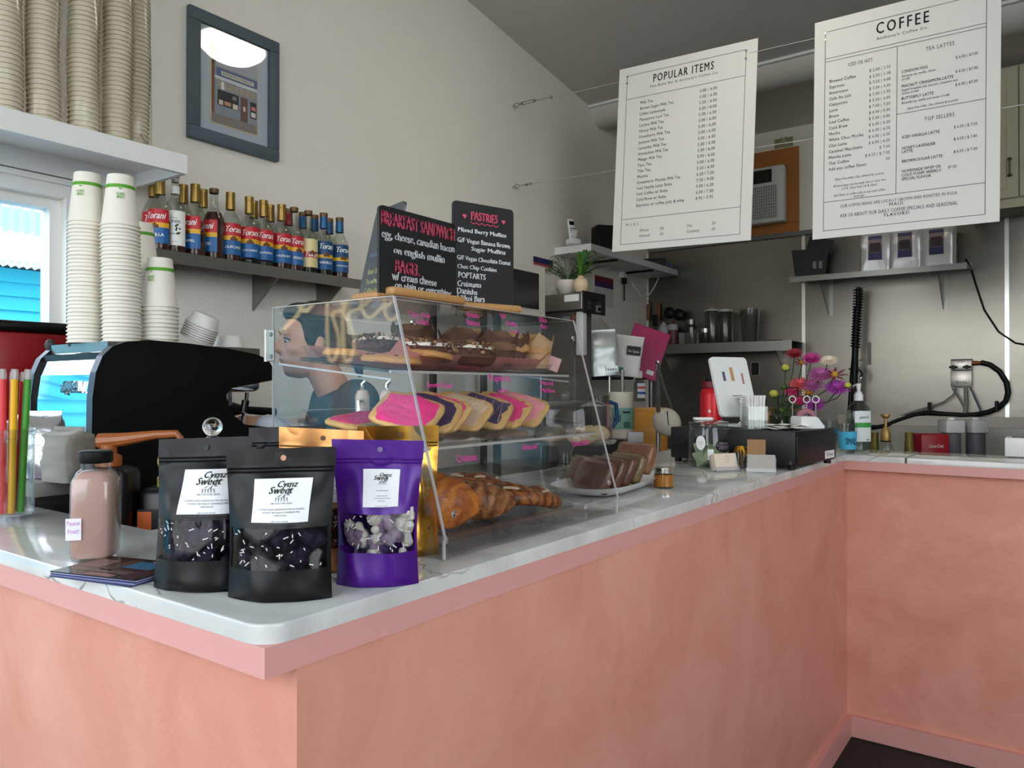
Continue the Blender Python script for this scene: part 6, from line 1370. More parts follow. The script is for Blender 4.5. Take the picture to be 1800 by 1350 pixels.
for k, (px, top, lb) in enumerate(((1174,540,'large black ladle standing in the utensil holder'),(1191,543,'black serving spoon right of the ladle'),(1152,553,'black spatula at the left of the utensil holder'))):
    b0 = at(px, 600, Y=5.90); t0 = at(px, top, Y=5.90); o_ = thing('utensil', lb, 'utensil', (b0.x, 5.90, zz+.001), group='utensils in the holder'); h = t0.z-zz
    mk('handle', MB().tube([(0,0,0),(.0,0,h*.6)], .006, 8), BLACK, o_); mk('head', MB().sph((0.01,0,h-.05), .05, 14, 8, (1,.45,1)) if k < 2 else MB().rbox(0,0,h-.05,.05,.008,.1,.004,2), BLACK, o_)
for k, (px, lb) in enumerate(((1140,'wooden handled tool hanging left on the steel wall'),(1158,'wooden handled tool hanging right on the steel wall'))):
    q = at(px, 530, Y=YB-.03); o_ = thing('hanging_tool', lb, 'utensil', (q.x, YB-.012, q.z), group='tools on hooks'); mk('hook', MB().tube([(0,0,0),(0,-.03,0),(0,-.03,.01)], .004, 6), mat('copper', (150,90,60), .4, .8), o_); mk('handle', MB().rbox(0,-.02,-.09,.03,.018,.14,.008,2), mat('tool_wood', (128,76,44), .5, var=.2), o_)
p_ = at(1143,590,Y=5.83); solo('wire_basket','small wire basket at the left end of the kitchen shelf','basket', MB().box(-.10,.10,-.05,.05,0,.004).box(-.10,.10,-.052,-.05,0,.09).box(-.10,.10,.05,.052,0,.09).box(-.102,-.10,-.05,.05,0,.09).box(.10,.102,-.05,.05,0,.09), clear('basket_mesh', (120,126,134), 1.2, .3, haze=.2), (p_.x, p_.y, zz+.001))
p_ = at(1362,594,Y=5.86); solo('dark_tray','dark tray lying at the right end of the kitchen shelf','tray', MB().rbox(0,0,.006,.14,.1,.012,.004,1), BLACK, (p_.x, p_.y, zz+.001))
# outlet
q0, q1 = at(1320,636,Y=YB-.01), at(1336,661,Y=YB-.01)
o = thing('wall_outlet', 'dark switch plate on the steel wall behind the till', 'outlet', ((q0.x+q1.x)/2, YB-.009, (q0.z+q1.z)/2)); mk('plate', MB().rbox(0,-.004,0,q1.x-q0.x,.008,q0.z-q1.z,.002,1), STEEL2, o); mk('socket', MB().rbox(0,-.009,0,(q1.x-q0.x)*.8,.004,(q0.z-q1.z)*.85,.002,1), BLACK, o)
# coffee bag shelf
bl, br = at(1388,486,Y=5.66), at(1690,466,Y=5.66); sz = (bl.z+br.z)/2
o = thing('bag_shelf', 'steel wall shelf holding silver coffee bags', 'shelf'); bx0, bx1 = bl.x, at(1700,466,Y=5.66).x
mk('plate', MB().box(bx0, bx1, 5.66, YB-.01, sz-.004, sz), STEEL2, o, smooth=0); mk('front_lip', MB().box(bx0, bx1, 5.652, 5.66, sz-.035, sz+.004), STEEL2, o, smooth=0); mk('back_lip', MB().box(bx0, bx1, YB-.018, YB-.01, sz, sz+.05), STEEL2, o, smooth=0)
for px in (1452, 1655):
    x = at(px, 500, Y=YB-.1).x; mk('bracket', MB().prism([(5.68, sz-.004),(YB-.012, sz-.004),(YB-.012, sz-.26)], x-.002, x+.002, 'yz').box(x, x+.03, YB-.014, YB-.010, sz-.26, sz-.004), STEEL2, o, smooth=0)
SB = mat('silver_bag', (206,206,206), .34, .55, var=.05, bump=.4, bscale=14); LB3 = ['left silver coffee bag on the steel shelf','middle silver coffee bag on the steel shelf','right silver coffee bag on the steel shelf']
for k, (px, rz) in enumerate(((1540,.12),(1594,.0),(1650,-.05))):
    p_ = at(px, 460, Y=5.80); o_ = thing('coffee_bag', LB3[k], 'coffee bag', (p_.x, p_.y, sz+.001), rz, 'coffee bags on the shelf')
    mk('bag', foil_bag(.20, .12, .34, .5, k*7+3), SB, o_, smooth=70); L = mk('label', MB().box(-.045,.04,-.070,-.0685,.085,.25), ramp_mat('coffee_label', [(0,(44,44,96)),(.28,(92,80,96)),(.62,(150,130,130)),(.85,(70,70,110))], .5), o_)
    mk('shop_print', MB().box(-.035,.03,-.0712,-.0702,.14,.20), mat('shop_print', (70,52,56), .6, var=.5, scale=60), L)
# black box with a lamp on the shelf
p_ = at(1424, 470, Y=5.8); o = thing('black_organizer', 'black tapered organizer box on the left of the bag shelf', 'box', (p_.x, p_.y, sz+.001), .25)
m = MB(); m.add([(-.10,-.07,0),(.10,-.07,0),(.10,.07,0),(-.10,.07,0),(-.125,-.09,.2),(.125,-.09,.2),(.125,.09,.2),(-.125,.09,.2)], [(0,3,2,1),(4,5,6,7),(0,1,5,4),(1,2,6,5),(2,3,7,6),(3,0,4,7)]); mk('body', m, BLACK, o, smooth=0); mk('folder', MB().box(-.08,.09,-.01,.0,.2,.30,Matrix.Rotation(.25,4,'Y')), BLACK, o)
for x in (.03,.07): mk('label_slot', MB().box(x-.012,x+.012,-.092,-.088,.05,.15,Matrix.Rotation(-.1,4,'X')), GREY, o)
# cord from the shelf
o = solo('power_cord', 'dark cord drooping from the bag shelf to the right', 'cord', MB().tube([at(px,py,Y=YB-.03) for px,py in ((1697,455),(1706,470),(1715,500),(1730,545),(1755,583),(1785,603),(1830,610))], .006, 6), BLACK)
# pre-rinse faucet
def Q(px, py, y=5.80): return at(px, py, Y=y)
o = thing('spray_faucet', 'tall black sprung pre-rinse faucet at the sink', 'faucet')
mk('riser', MB().tube([Q(1500,780),Q(1502,660),Q(1504,590),Q(1507,540)], .022, 12), BLACK, o)
cp = []
for k in range(150):
    t = k/149; c_ = Q(1509-6*t, 507+105*t); cp.append(c_+Vector((.030*math.cos(k*.9), .030*math.sin(k*.9), 0)))
mk('spring', MB().tube(cp, .005, 5), mat('spring_steel', (70,70,70), .35, .9), o); mk('hose', MB().tube([Q(1509,505),Q(1508,540),Q(1504,600),Q(1498,660),Q(1494,720)], .016, 10), BLACK, o)
mk('spray_valve', MB().tube([Q(1496,650),Q(1510,648),Q(1517,656),Q(1512,668)], .011, 8), CHROME, o); mk('trigger', MB().tube([Q(1492,649),Q(1506,647)], .007, 6), STEEL2, o); mk('guide_hook', MB().tube([Q(1508,655),Q(1508,633),Q(1516,633)], .004, 6), BLACK, o)
mk('wall_bracket', MB().box(Q(1515,600).x, Q(1521,600).x, YB-.02, YB-.009, Q(1515,640).z, Q(1515,600).z), GREY, o)
# chemical dispenser with tubes
q0, q1 = at(1671,633,Y=YB-.08), at(1708,681,Y=YB-.08); w2, h2 = q1.x-q0.x, q0.z-q1.z
o = thing('soap_dispenser', 'steel wall dispenser box with two black valve knobs', 'dispenser', ((q0.x+q1.x)/2, YB-.009, q1.z))
mk('cover', MB().rbox(0,-.04,h2*.31,w2,.07,h2*.60,.004,2), mat('dispenser_steel', (196,190,180), .35, .8), o); mk('valve_plate', MB().rbox(0,-.038,h2*.81,w2,.066,h2*.37,.004,2), mat('dispenser_steel', (196,190,180)), o); mk('top_edge', MB().box(-w2/2,w2/2,-.075,-.005,h2,h2+.005), DKGREY, o)
t_ = MB(); place(fit_w(txt('PRO-FILL 1', bold=.01), w2*.62, .018), t_, .01, h2*.14, -.0758); place(fit_w(txt('HYDRO', bold=.02), w2*.34, .012), t_, .0, h2*.90, -.0716); mk('lettering', t_, mat('ink_dark', (34,32,32)), o, smooth=0)
for x in (-.045,.035): mk('valve_knob', MB().rbox(x,-.078,h2*.74,.05,.014,.014,.005,2).cyl((0,0,0),.014,.02,12,M=Matrix.Translation((x,-.07,h2*.74)) @ UP), BLACK, o)
mk('hose_fitting', MB().tube([(w2/2,-.04,h2*.88),(w2/2+.07,-.04,h2*.88)], [.016,.012], 10), mat('copper', (150,90,60)), o)
ox = o.location
def LQ(px, py, y=5.92): return at(px, py, Y=y)-Vector(ox)
mk('black_hose', MB().tube([LQ(*p) for p in ((1724,637),(1740,641),(1757,653),(1769,672),(1772,690),(1768,705),(1755,717),(1738,724),(1715,729),(1690,730),(1660,728),(1630,725),(1605,730),(1580,738),(1555,748),(1530,752))], .017, 10), BLACK, o)
mk('grey_tube', MB().tube([LQ(*p) for p in ((1680,682),(1676,694),(1660,706),(1640,714),(1610,722),(1580,732),(1550,742))], .006, 6), GREY, o)
for a, b2, mt, r in (((1674,682),(1700,728),GREY,.006),((1697,682),(1695,735),mat('tube_grey', (140,140,138), .4),.011),((1706,682),(1735,755),mat('tube_blue', (60,84,100), .4),.006)): mk('feed_tube', MB().tube([LQ(*a), LQ((a[0]+b2[0])/2+2,(a[1]+b2[1])/2), LQ(*b2)], r, 8), mt, o)
for p in ((1634,716),(1752,714)): mk('hose_clamp', MB().rbox(LQ(*p).x,-.075,LQ(*p).z,.02,.04,.07,.005,1), BLACK, o)
# ================================================================== left rear: white shelf, phone, speaker
SHZ = 2.35; SX1 = -2.625
o = thing('long_wall_shelf', 'thick white wall shelf in the left rear corner', 'shelf'); mk('board', MB().box(XL+.002, SX1, 4.54, 5.2, SHZ-.05, SHZ), WHITE, o, smooth=0); mk('board', MB().box(XL+.002, SX1, 5.204, YB-.02, SHZ-.05, SHZ-.002), WHITE, o, smooth=0)
for y in (4.95, 5.55): mk('bracket', MB().box(XL+.002, SX1-.02, y-.012, y+.012, SHZ-.065, SHZ-.05), BLACK, o, smooth=0)
p_ = at(1012, 437, X=-2.74); o = thing('cordless_phone', 'white cordless phone leaning in its cradle on the wall shelf', 'phone', (-2.76, p_.y, SHZ+.001), 1.0)
mk('cradle', MB().rbox(0,0,.02,.09,.07,.04,.01,2), TW, o); mk('cradle_back', MB().box(-.02,.02,.02,.03,.02,.10,Matrix.Rotation(.5,4,'X')), TW, o); h_ = mk('handset', MB().rbox(0,0,.10,.05,.025,.19,.01,3,Matrix.Translation((0,-.01,.0)) @ Matrix.Rotation(-.3,4,'X')), TW, o)
Mh = Matrix.Translation((0,-.01,0)) @ Matrix.Rotation(-.3,4,'X'); mk('screen', MB().box(-.018,.018,-.0135,-.0125,.145,.175,Mh), BLACK, h_); m = MB()
for r_ in range(5):
    for c_ in range(3): m.box(-.017+c_*.013,-.007+c_*.013,-.0135,-.0125,.05+r_*.016,.058+r_*.016,Mh)
mk('keypad', m, DKGREY, h_)
p_ = at(1062, 437, X=-2.75); o = thing('black_speaker', 'black box speaker on the white wall shelf', 'speaker', (-2.76, p_.y, SHZ+.001), .9); mk('cabinet', MB().rbox(0,0,.10,.14,.13,.20,.01,2), BLACK, o); mk('grille', MB().box(-.055,.055,-.067,-.065,.02,.18), BLACKG, o)
p_ = at(1150, 455, X=-2.72); solo('wifi_router', 'dark router behind the hanging menu on the white shelf', 'router', MB().rbox(0,0,.03,.2,.14,.06,.01,2), BLACK, (p_.x, p_.y, SHZ), .3); p_ = at(1172, 468, X=-2.68); solo('blue_box', 'small blue box at the end of the white shelf', 'box', MB().rbox(0,0,.02,.08,.1,.04,.004,1), mat('blue_box', (52,96,160), .5), (p_.x, p_.y, SHZ), .2)
solo('white_cable', 'white cable dangling below the wall shelf', 'cable', MB().tube([at(px,py,X=-2.80) for px,py in ((1180,435),(1160,450),(1156,470),(1157,490),(1150,505),(1140,520),(1128,520),(1112,500))], .006, 6), WHITE)
# wall papers
for k, (x0,y0,x1,y1,lb,stops) in enumerate(((938,450,972,476,'flyer with a blue and red heading on the left wall',[(0,(206,190,186)),(.45,(160,60,60)),(.62,(30,34,86)),(.97,(30,34,86))]),(1046,482,1078,536,'calendar sheet with a dark picture on the left wall',[(0,(206,206,204)),(.62,(60,40,90)),(.80,(110,24,40)),(.97,(190,190,190))]))):
    a_, b_ = at(x0, (y0+y1)/2, X=XL+.004), at(x1, (y0+y1)/2, X=XL+.004); zt = at(x0,y0,X=XL+.004).z; zb = at(x0,y1,X=XL+.004).z
    solo('wall_flyer', lb, 'flyer', MB().box(0,.002,-(b_.y-a_.y)/2,(b_.y-a_.y)/2,0,zt-zb), ramp_mat('flyer_%d' % k, stops, .6), (XL+.002, (a_.y+b_.y)/2, zb))
q = at(1092, 490, X=XL+.004); o = thing('plug_adapter', 'white plug adapter with a black plug on the left wall', 'plug', (XL+.002, q.y, q.z)); mk('adapter', MB().rbox(.02,0,.04,.04,.07,.07,.006,2), WHITE, o); mk('plug', MB().rbox(.03,0,-.02,.035,.035,.05,.006,2), BLACK, o); mk('cord', MB().tube([(.03,0,-.04),(.03,0,-.18)], .006, 6), BLACK, o)
# cup sealing machine on the left counter
o = thing('cup_sealer', 'steel cup sealing machine with a black control panel', 'machine', (-2.3, 3.866, .901)); mh = 1.924-.901
SBX = mat('sealer_steel', (150,144,136), .4, .85)
mk('head', MB().rbox(-.155,.14,mh-.05,.31,.27,.10,.004,1), SBX, o); mk('control_panel', MB().rbox(.004,.14,mh-.055,.008,.27,.13,.003,1), BLACK, o); mk('body', MB().rbox(-.19,.16,(mh-.1)/2,.22,.2,mh-.1,.006,1), mat('sealer_grey', (84,80,77), .45), o)
mk('chute', MB().rbox(-.03,.05,mh-.24,.05,.05,.26,.008,2), mat('chute_white', (206,206,204), .4), o); mk('sticker', MB().box(-.12,-.02,-.0002+.003,.0045,mh-.05,mh-.01), PAPER, o); t_ = MB(); t_.mb(fit_w(txt('EUNA', bold=.02), .05, .02), Matrix.Translation((-.14,.0585,mh-.15)) @ UP); mk('logo', t_, LATIN, o); mk('logo_box', MB().box(-.10,-.03,.0582,.0592,mh-.155,mh-.125), mat('logo_orange', (150,84,66), .5), o)
for k, (y, z) in enumerate(((.08,.03),(.2,.03),(.08,.06),(.2,.06))): mk('button', MB().box(.0078,.0092,y-.02,y+.02,mh-z-.035,mh-z-.015), DKGREY, o)
mk('panel_label', MB().box(.0078,.0092,.155,.215,mh-.105,mh-.065), GREY, o)
solo('printed_stack', 'stack of papers on the sealing machine behind the pot', 'papers', MB().rbox(0,0,.03,.18,.12,.06,.002,1), PAPER, (-2.52, 4.05, 1.926), .1)
# pots on the sealer
p_ = at(997, 508, Y=3.95); o = thing('fern_pot', 'round white pot of feathery fern on the sealing machine', 'plant', (p_.x, p_.y, 1.926)); mk('pot', MB().lathe([(0,.001),(.045,.001),(.07,.03),(.075,.06),(.068,.085),(.06,.086)], 26), mat('pot_white', (222,212,202), .4), o)
FERN = mat('fern_green', (54,92,34), .55, var=.35, scale=40); rr = random.Random(11); 
for k in range(30):
    a = rr.random()*6.3; L_ = rr.uniform(.10,.22); up_ = rr.uniform(.05,.16); m = MB(); d = Vector((math.cos(a), math.sin(a), 0)); s_ = Vector((-d.y, d.x, 0))
    for j in range(12):
        t = .15+.85*j/12; c_ = d*(L_*t)+Vector((0,0,.07+up_*math.sin(t*2.2))); wl = .030*(1-t)+.008
        for sg in (-1, 1): m.add([c_, c_+s_*sg*wl+d*.012+Vector((0,0,.004)), c_+d*.010+s_*sg*wl*.4], [(0,1,2)])
    m.tube([(0,0,.07)]+[tuple(d*(L_*t)+Vector((0,0,.07+up_*math.sin(t*2.2)))) for t in (.3,.6,1)], .0015, 4)
    mk('frond', m, FERN, o, smooth=0)
p_ = at(1021, 511, Y=3.90); o = thing('bud_vase', 'cream round vase with long green leaves on the sealing machine', 'plant', (p_.x, p_.y, 1.926)); mk('vase', MB().lathe([(0,.001),(.03,.001),(.042,.02),(.046,.045),(.04,.072),(.02,.088),(.016,.092),(.018,.098)], 26), mat('vase_cream', (222,196,160), .3), o)
for k in range(9):
    a = [.4,.8,1.1,-.3,2.2,-1.2,.1,3.6,1.7][k]; L_ = [.20,.17,.12,.19,.10,.13,.22,.10,.1][k]; up_ = [.11,.12,.16,.08,.16,.12,.05,.14,.17][k]; d = Vector((math.cos(a), math.sin(a), 0)); s_ = Vector((-d.y, d.x, 0)); m = MB()
    m.grid(lambda u, v: tuple(d*(L_*v)+s_*((u-.5)*.030*math.sin(min(1,v*1.05+.04)*PI)**.7)+Vector((0,0,.095+up_*math.sin(v*2.3)))), 3, 10); mk('leaf', m, mat('long_leaf_%d' % (k % 2), [(44,104,36),(80,120,40)][k % 2], .4, var=.2), o, smooth=60)
# microwave beside the sealer
o = thing('microwave', 'pale framed microwave on the left counter beside the sealer', 'microwave', (-2.38, 3.37, 1.752), PI/2)
mk('cabinet', MB().rbox(0,.20,.145,.47,.36,.285,.006,1), mat('microwave_white', (196,190,180), .45), o); mk('door_frame', MB().rbox(0,.008,.145,.47,.014,.285,.004,1), mat('microwave_white', (196,190,180)), o); mk('door_glass', MB().rbox(-.02,-.001,.145,.37,.008,.20,.003,1), mat('smoked_glass', (36,32,30), .12), o); mk('handle', MB().tube([(-.22,-.0,.04),(-.22,-.02,.07),(-.22,-.02,.22),(-.22,-.0,.25)], .007, 8), STEEL2, o)
o = thing('appliance_stand', 'grey stand carrying the microwave', 'stand', (-2.58, 3.37, .901)); mk('shelf', MB().box(-.25,.22,-.24,.24,.82,.85), DKGREY, o)
for x in (-.25,.19):
    for y in (-.24,.21): mk('leg', MB().box(x,x+.03,y,y+.03,0,.82), DKGREY, o)
# wire rack with bags
RZ = 1.437; o = thing('wire_rack', 'black wire rack of tea bags and pouches', 'rack'); rx0, rx1, ry0, ry1 = -2.86, -2.34, 4.28, 4.88
for z in (RZ, 1.06):
    m = MB(); m.tube([(rx0,ry0,z-.01),(rx1,ry0,z-.01),(rx1,ry1,z-.01),(rx0,ry1,z-.01)], .006, 6, True); 
    for k in range(14): y = ry0+(ry1-ry0)*k/13; m.tube([(rx0,y,z-.004),(rx1,y,z-.004)], .0025, 5)
    mk('wire_shelf', m, DKGREY, o)
for x in (rx0, rx1):
    for y in (ry0, ry1): mk('post', MB().tube([(x,y,.002),(x,y,RZ+.02)], .010, 8), WIRE, o)
def rackbag(label, px, top, x, w2, d2, mt, rz, lean, details):
    p_ = at(px, 660, X=x); h = at(px, top, X=x).z-RZ; o_ = thing('tea_pouch', label, 'pouch', (p_.x, p_.y, RZ+.001), (0, lean, rz), 'pouches on the wire rack')
    mk('bag', foil_bag(w2, d2, h, .85, px), mt, o_, smooth=70)
    for nm, x0,x1,z0,z1,m2,s_ in details:
        L = mk(nm, MB().box(x0*w2,x1*w2,-d2/2-.010,-d2/2-.006,z0*h,z1*h), m2, o_)
        if s_: t_ = MB(); place(fit_w(txt(s_[0], bold=.01), (x1-x0)*w2*.8, (z1-z0)*h*.4), t_, (x0+x1)/2*w2, (z0+.3*(z1-z0))*h, -d2/2-.0112); mk('lettering', t_, s_[1], L, smooth=0)
SIL = mat('silver_tea_bag', (198,204,204), .35, .4, var=.04, bump=.3, bscale=14); WHB = mat('white_tea_bag', (226,224,218), .45, var=.04, bump=.3, bscale=14); MGN = mat('magenta_folder', (176,14,92), .45, var=.05)
rackbag('silver pouch lettered tea on the wire rack', 1062, 580, -2.36, .18, .11, SIL, .75, -.08, (('print',.0,.42,.06,.2,SIL,('teas',mat('ink_dark',(34,32,32)))),))
rackbag('white pouch with a black label on the wire rack', 1100, 590, -2.34, .17, .10, WHB, .55, .12, (('label',-.1,.42,.52,.74,BLACK,('Fine Tapioca',LATIN)),('green_print',-.4,-.15,.05,.2,mat('label_green2',(60,140,110),.6),None)))
rackbag('red and yellow pouch behind the silver tea pouch', 1036, 590, -2.52, .22, .10, mat('red_yellow', (178,40,36), .4, var=.2, scale=10), .7, -.15, (('yellow_panel',-.48,.48,.02,.42,mat('tan_panel',(190,140,80),.5),None),))
q = at(1118, 655, X=-2.38); hh = at(1118,575,X=-2.38).z-RZ
o = thing('document_wallet', 'magenta document wallet leaning behind the white pouch', 'folder', (q.x, q.y+.02, RZ+.012), (-.15, .34, .55)); mk('wallet', MB().rbox(0,0,hh*.5,.26,.012,hh*1.02,.004,1), MGN, o); mk('label', MB().box(.05,.10,-.0075,-.0062,.03,.06), PAPER, o); mk('elastic', MB().box(.125,.131,-.008,.008,.0,hh), BLACK, o)
m = MB(); m.grid(lambda u, v: (.19*math.cos(u*2*PI)*(1-.75*v**2)*(1+.12*noise.noise((u*6,v*4,0))), .16*math.sin(u*2*PI)*(1-.75*v**2), .30*v+.02*noise.noise((u*9,v*5,2))), 40, 14)
q = at(1075, 560, X=-2.62); solo('plastic_bag', 'translucent plastic bag of napkins behind the pouches', 'bag', m, clear('bag_film', (206,200,190), 1.5, .15, haze=.35), (-2.62, 4.58, RZ+.10)); solo('carton_box', 'brown cardboard carton behind the pouches on the rack', 'box', MB().rbox(0,0,.05,.34,.26,.09,.003,1), mat('cardboard', (140,108,76), .8, var=.06), (-2.64, 4.58, RZ+.002), .0)
# paper towel on its holder
p_ = at(1091, 772, D=4.70); zt0 = at(1091,689,D=4.70).z; zt1 = at(1103,650,D=4.70).z; zb = at(1091,772,D=4.70).z
o = thing('towel_table', 'dark side table under the paper towel', 'table', (p_.x, p_.y, 0)); mk('top', MB().rbox(0,0,zb-.022,.20,.36,.04,.004,1), mat('dark_brown', (46,38,38)), o); 
for x in (-.07,.07):
    for y in (-.15,.15): mk('leg', MB().box(x-.02,x+.02,y-.02,y+.02,.001,zb-.042), DKGREY, o)
o = thing('paper_towel', 'paper towel roll on a steel holder with a teal wrapper', 'paper towel', (p_.x, p_.y, zb)); h = zt0-zb; r = .078
mk('base', MB().cyl((0,0,0), .085, .008, 24), STEEL2, o); mk('rod', MB().tube([(.012,.0,.008),(.012,0,zt1-zb)], .012, 10), STEEL2, o); mk('roll', MB().lathe([(.02,.009),(r,.010),(r+.001,h*.5),(r,h-.004),(r-.004,h),(.022,h),(.022,.02)], 30), mat('towel_paper', (226,218,202), .85, bump=.2, bscale=60), o)
L = mk('wrapper', MB().lathe([(r+.0016,h*.22),(r+.0018,h*.67)], 30), mat('teal_wrapper', (130,184,172), .5, var=.05), o); t_ = MB(); q = fit_w(txt('Kirkel', bold=.01), .10, .045); wrap(q, r+.002, h*.38, .0006, YAW-.75, t_); mk('lettering', t_, mat('navy_ink', (40,40,90)), L); t_ = MB()
for k in range(7): t_.box(-.02+k*.006,-.017+k*.006,-.0808,-.0804,h*.25,h*.38,Matrix.Rotation(YAW+.35,4,'Z'))
mk('bar_code', t_, mat('ink_dark', (34,32,32)), L); mk('name_bar', MB().box(-.028,.022,-.0808,-.0804,h*.56,h*.595,Matrix.Rotation(YAW+.35,4,'Z')), mat('ink_dark', (34,32,32)), L)
p_ = at(1052, 745, D=4.4); o = thing('plastic_pitcher', 'clear pitcher with a blue handle left of the paper towel', 'pitcher', (p_.x, p_.y, at(1060,772,D=4.4).z), YAW); hz = at(1052,695,D=4.4).z-o.location.z
mk('body', MB().lathe([(0,.002),(.06,.002),(.065,hz),(.062,hz)], 22), CJ, o); mk('handle', MB().tube([(.062,0,hz*.85),(.10,0,hz*.8),(.11,0,hz*.45),(.062,0,hz*.2)], .013, 8), mat('blue_handle', (24,70,112), .45), o); mk('level_strip', MB().rbox(.05,-.045,hz*.5,.012,.006,hz*.7,.003,1), mat('red_strip', (170,30,34), .5), o)
solo('pitcher_table', 'narrow dark table under the blue handled pitcher', 'table', MB().rbox(0,0,.5*o.location.z,.22,.22,o.location.z-.004,.004,1), DKGREY, (p_.x, p_.y, 0))
# spray bottle, cleaning bag, purse
p_ = at(1124, 655, X=-2.26); o = thing('spray_bottle', 'clear spray bottle with a red and blue label hanging on the rack', 'bottle', (-2.255, at(1124,700,X=-2.255).y, at(1124,706,X=-2.255).z), YAW+.2); hz = at(1124,652,X=-2.255).z-o.location.z
mk('bottle', MB().lathe([(0,.002),(.036,.002),(.038,.01),(.036,hz*.6),(.016,hz*.74)], 20), CJ, o); L = mk('label', MB().grid(lambda u, v: ((u-.5)*.055, -.0395+.004*abs(2*u-1)**2, hz*(.12+.48*v)), 8, 1), ramp_mat('spray_label', [(0,(206,206,214)),(.25,(40,70,150)),(.42,(206,206,210)),(.62,(196,70,60)),(.78,(200,204,216))], .5), o); mk('trigger_head', MB().rbox(-.012,0,hz*.88,.06,.024,.05,.006,2), mat('filter_white', (210,210,206)), o); mk('trigger', MB().tube([(-.025,0,hz*.85),(-.04,0,hz*.72)], .005, 6), mat('filter_white', (210,210,206)), o)
p_ = at(1138, 790, D=4.75); m = foil_bag(.24, .12, .34, .7, 5); solo('orange_pouch', 'orange yellow bag of mix below the spray bottle', 'bag', m, mat('orange_bag', (190,128,36), .4, var=.25, scale=8), (p_.x, p_.y, .901), .7, smooth=70)
p_ = at(1117, 800, D=4.2); o = thing('spray_trigger', 'grey trigger sprayer standing behind the counter edge', 'bottle', (p_.x, p_.y, .901), YAW); hz = at(1117,762,D=4.2).z-.901; mk('bottle', MB().lathe([(0,.002),(.04,.002),(.04,hz*.55),(.014,hz*.75)], 18), CJ, o); mk('head', MB().rbox(0,0,hz*.9,.09,.03,.06,.01,2), mat('filter_grey2', (170,170,168), .5), o)
top = at(1157, 650, D=4.3); o = thing('shoulder_bag', 'small cream shoulder bag hanging by a patterned strap', 'bag', top)
bq = at(1172, 742, D=4.3)-top; m = MB(); m.sph((bq.x, bq.y, bq.z), .085, 24, 14, (1.0,.55,.95)); m.v = [(a+.3*(c-bq.z)*-.35, b, c) for a, b, c in m.v]; mk('pouch', m, mat('cream_leather', (196,186,172), .5, var=.08, bump=.2, bscale=30), o, smooth=80)
def B(px, py): return at(px, py, D=4.3)-top
for pts in (((1157,650),(1156,690),(1158,725)),((1158,650),(1168,685),(1182,722))): mk('strap', MB().tube([B(*q) for q in pts], .011, 6), mat('strap_pattern', (70,66,62), .6, var=.7, scale=60), o)
mk('zip', MB().tube([B(1168,722)+Vector((.03,-.03,0)),B(1170,745)+Vector((.035,-.04,0)),B(1186,765)+Vector((.02,-.03,0))], .003, 6), BLACK, o); mk('hook', MB().tube([B(1157,650),B(1157,640),B(1152,636)], .005, 6), BLACK, o)
o = thing('bag_hook_post', 'slim dark post that the shoulder bag hangs from', 'post', (top.x-.015, top.y+.03, 0)); mk('post', MB().cyl((0,0,.001), .012, top.z+.05, 12), WIRE, o); mk('foot', MB().cyl((0,0,.001), .09, .012, 20), DKGREY, o)
# cream tap columns seen through the case
for k, (px, lb) in enumerate(((637,'left cream tap column seen through the case side'),(680,'right cream tap column seen through the case side'))):
    q = at(px, 700, D=2.05); o = thing('drink_tap', lb, 'tap', (q.x, q.y, .901), YAW, 'tap columns behind the case'); h = at(px, 683, D=2.05).z-.901
    mk('column', MB().lathe([(0,.002),(.03,.002),(.03,.008),(.019,.012),(.019,h-.02),(.014,h-.006),(0,h)], 20), mat('urn_cream', (220,200,186), .35), o); mk('handle', MB().tube([(0,0,h-.004),(.0,0,h+.012),(.008,0,h+.02)], .005, 8), CHROME, o); mk('nozzle', MB().tube([(0,-.018,h-.03),(0,-.05,h-.035),(0,-.052,h-.07)], .006, 8), CHROME, o)
solo('tap_counter', 'steel side counter under the cream tap columns', 'counter', MB().box(-1.64,-1.36,1.3,2.4,.86,.899).box(-1.62,-1.38,1.32,2.38,.002,.86), mat('tap_counter', (96,92,88), .6))
# ================================================================== neon sign in the near window (faces the street)
o = thing('neon_sign', 'script neon Coffee sign hanging in the side window', 'neon sign', (XL+.03, -.78, 1.60), (0,0,-PI/2))
NEO = mat('neon_tube', (255,236,190), .3, emit=3.0)
def curve(pts, n=8):
    out = []; P_ = [Vector(p) for p in pts]; N = len(P_)
    for i in range(N-1):
        p0, p1, p2, p3 = P_[max(0,i-1)], P_[i], P_[i+1], P_[min(N-1,i+2)]
        for k in range(n):
            t = k/n; out.append(.5*((2*p1)+(-p0+p2)*t+(2*p0-5*p1+4*p2-p3)*t*t+(-p0+3*p1-3*p2+p3)*t**3))
    out.append(P_[-1]); return out
def L2(pts, dx): return [(x+dx, 0, z) for x, z in pts]
Cc = L2([(.30,.42),(.24,.48),(.12,.40),(.04,.20),(.06,.04),(.16,-.02),(.30,.08),(.36,.16)], -.55)
oo = L2([(.36,.16),(.40,.26),(.34,.28),(.31,.18),(.36,.12),(.42,.18),(.40,.26)], -.55)
f1 = L2([(.40,.26),(.50,.24),(.58,.44),(.54,.48),(.50,.30),(.50,-.06),(.54,-.10),(.57,.0),(.53,.12),(.60,.14)], -.55)
f2 = L2([(.60,.14),(.68,.44),(.64,.48),(.60,.30),(.60,-.06),(.64,-.10),(.67,.0),(.63,.12),(.70,.16)], -.55)
e1 = L2([(.70,.16),(.78,.22),(.78,.28),(.73,.27),(.72,.17),(.77,.12),(.86,.18)], -.55)
e2 = L2([(.86,.18),(.94,.22),(.94,.28),(.89,.27),(.88,.17),(.93,.12),(1.04,.20)], -.55)
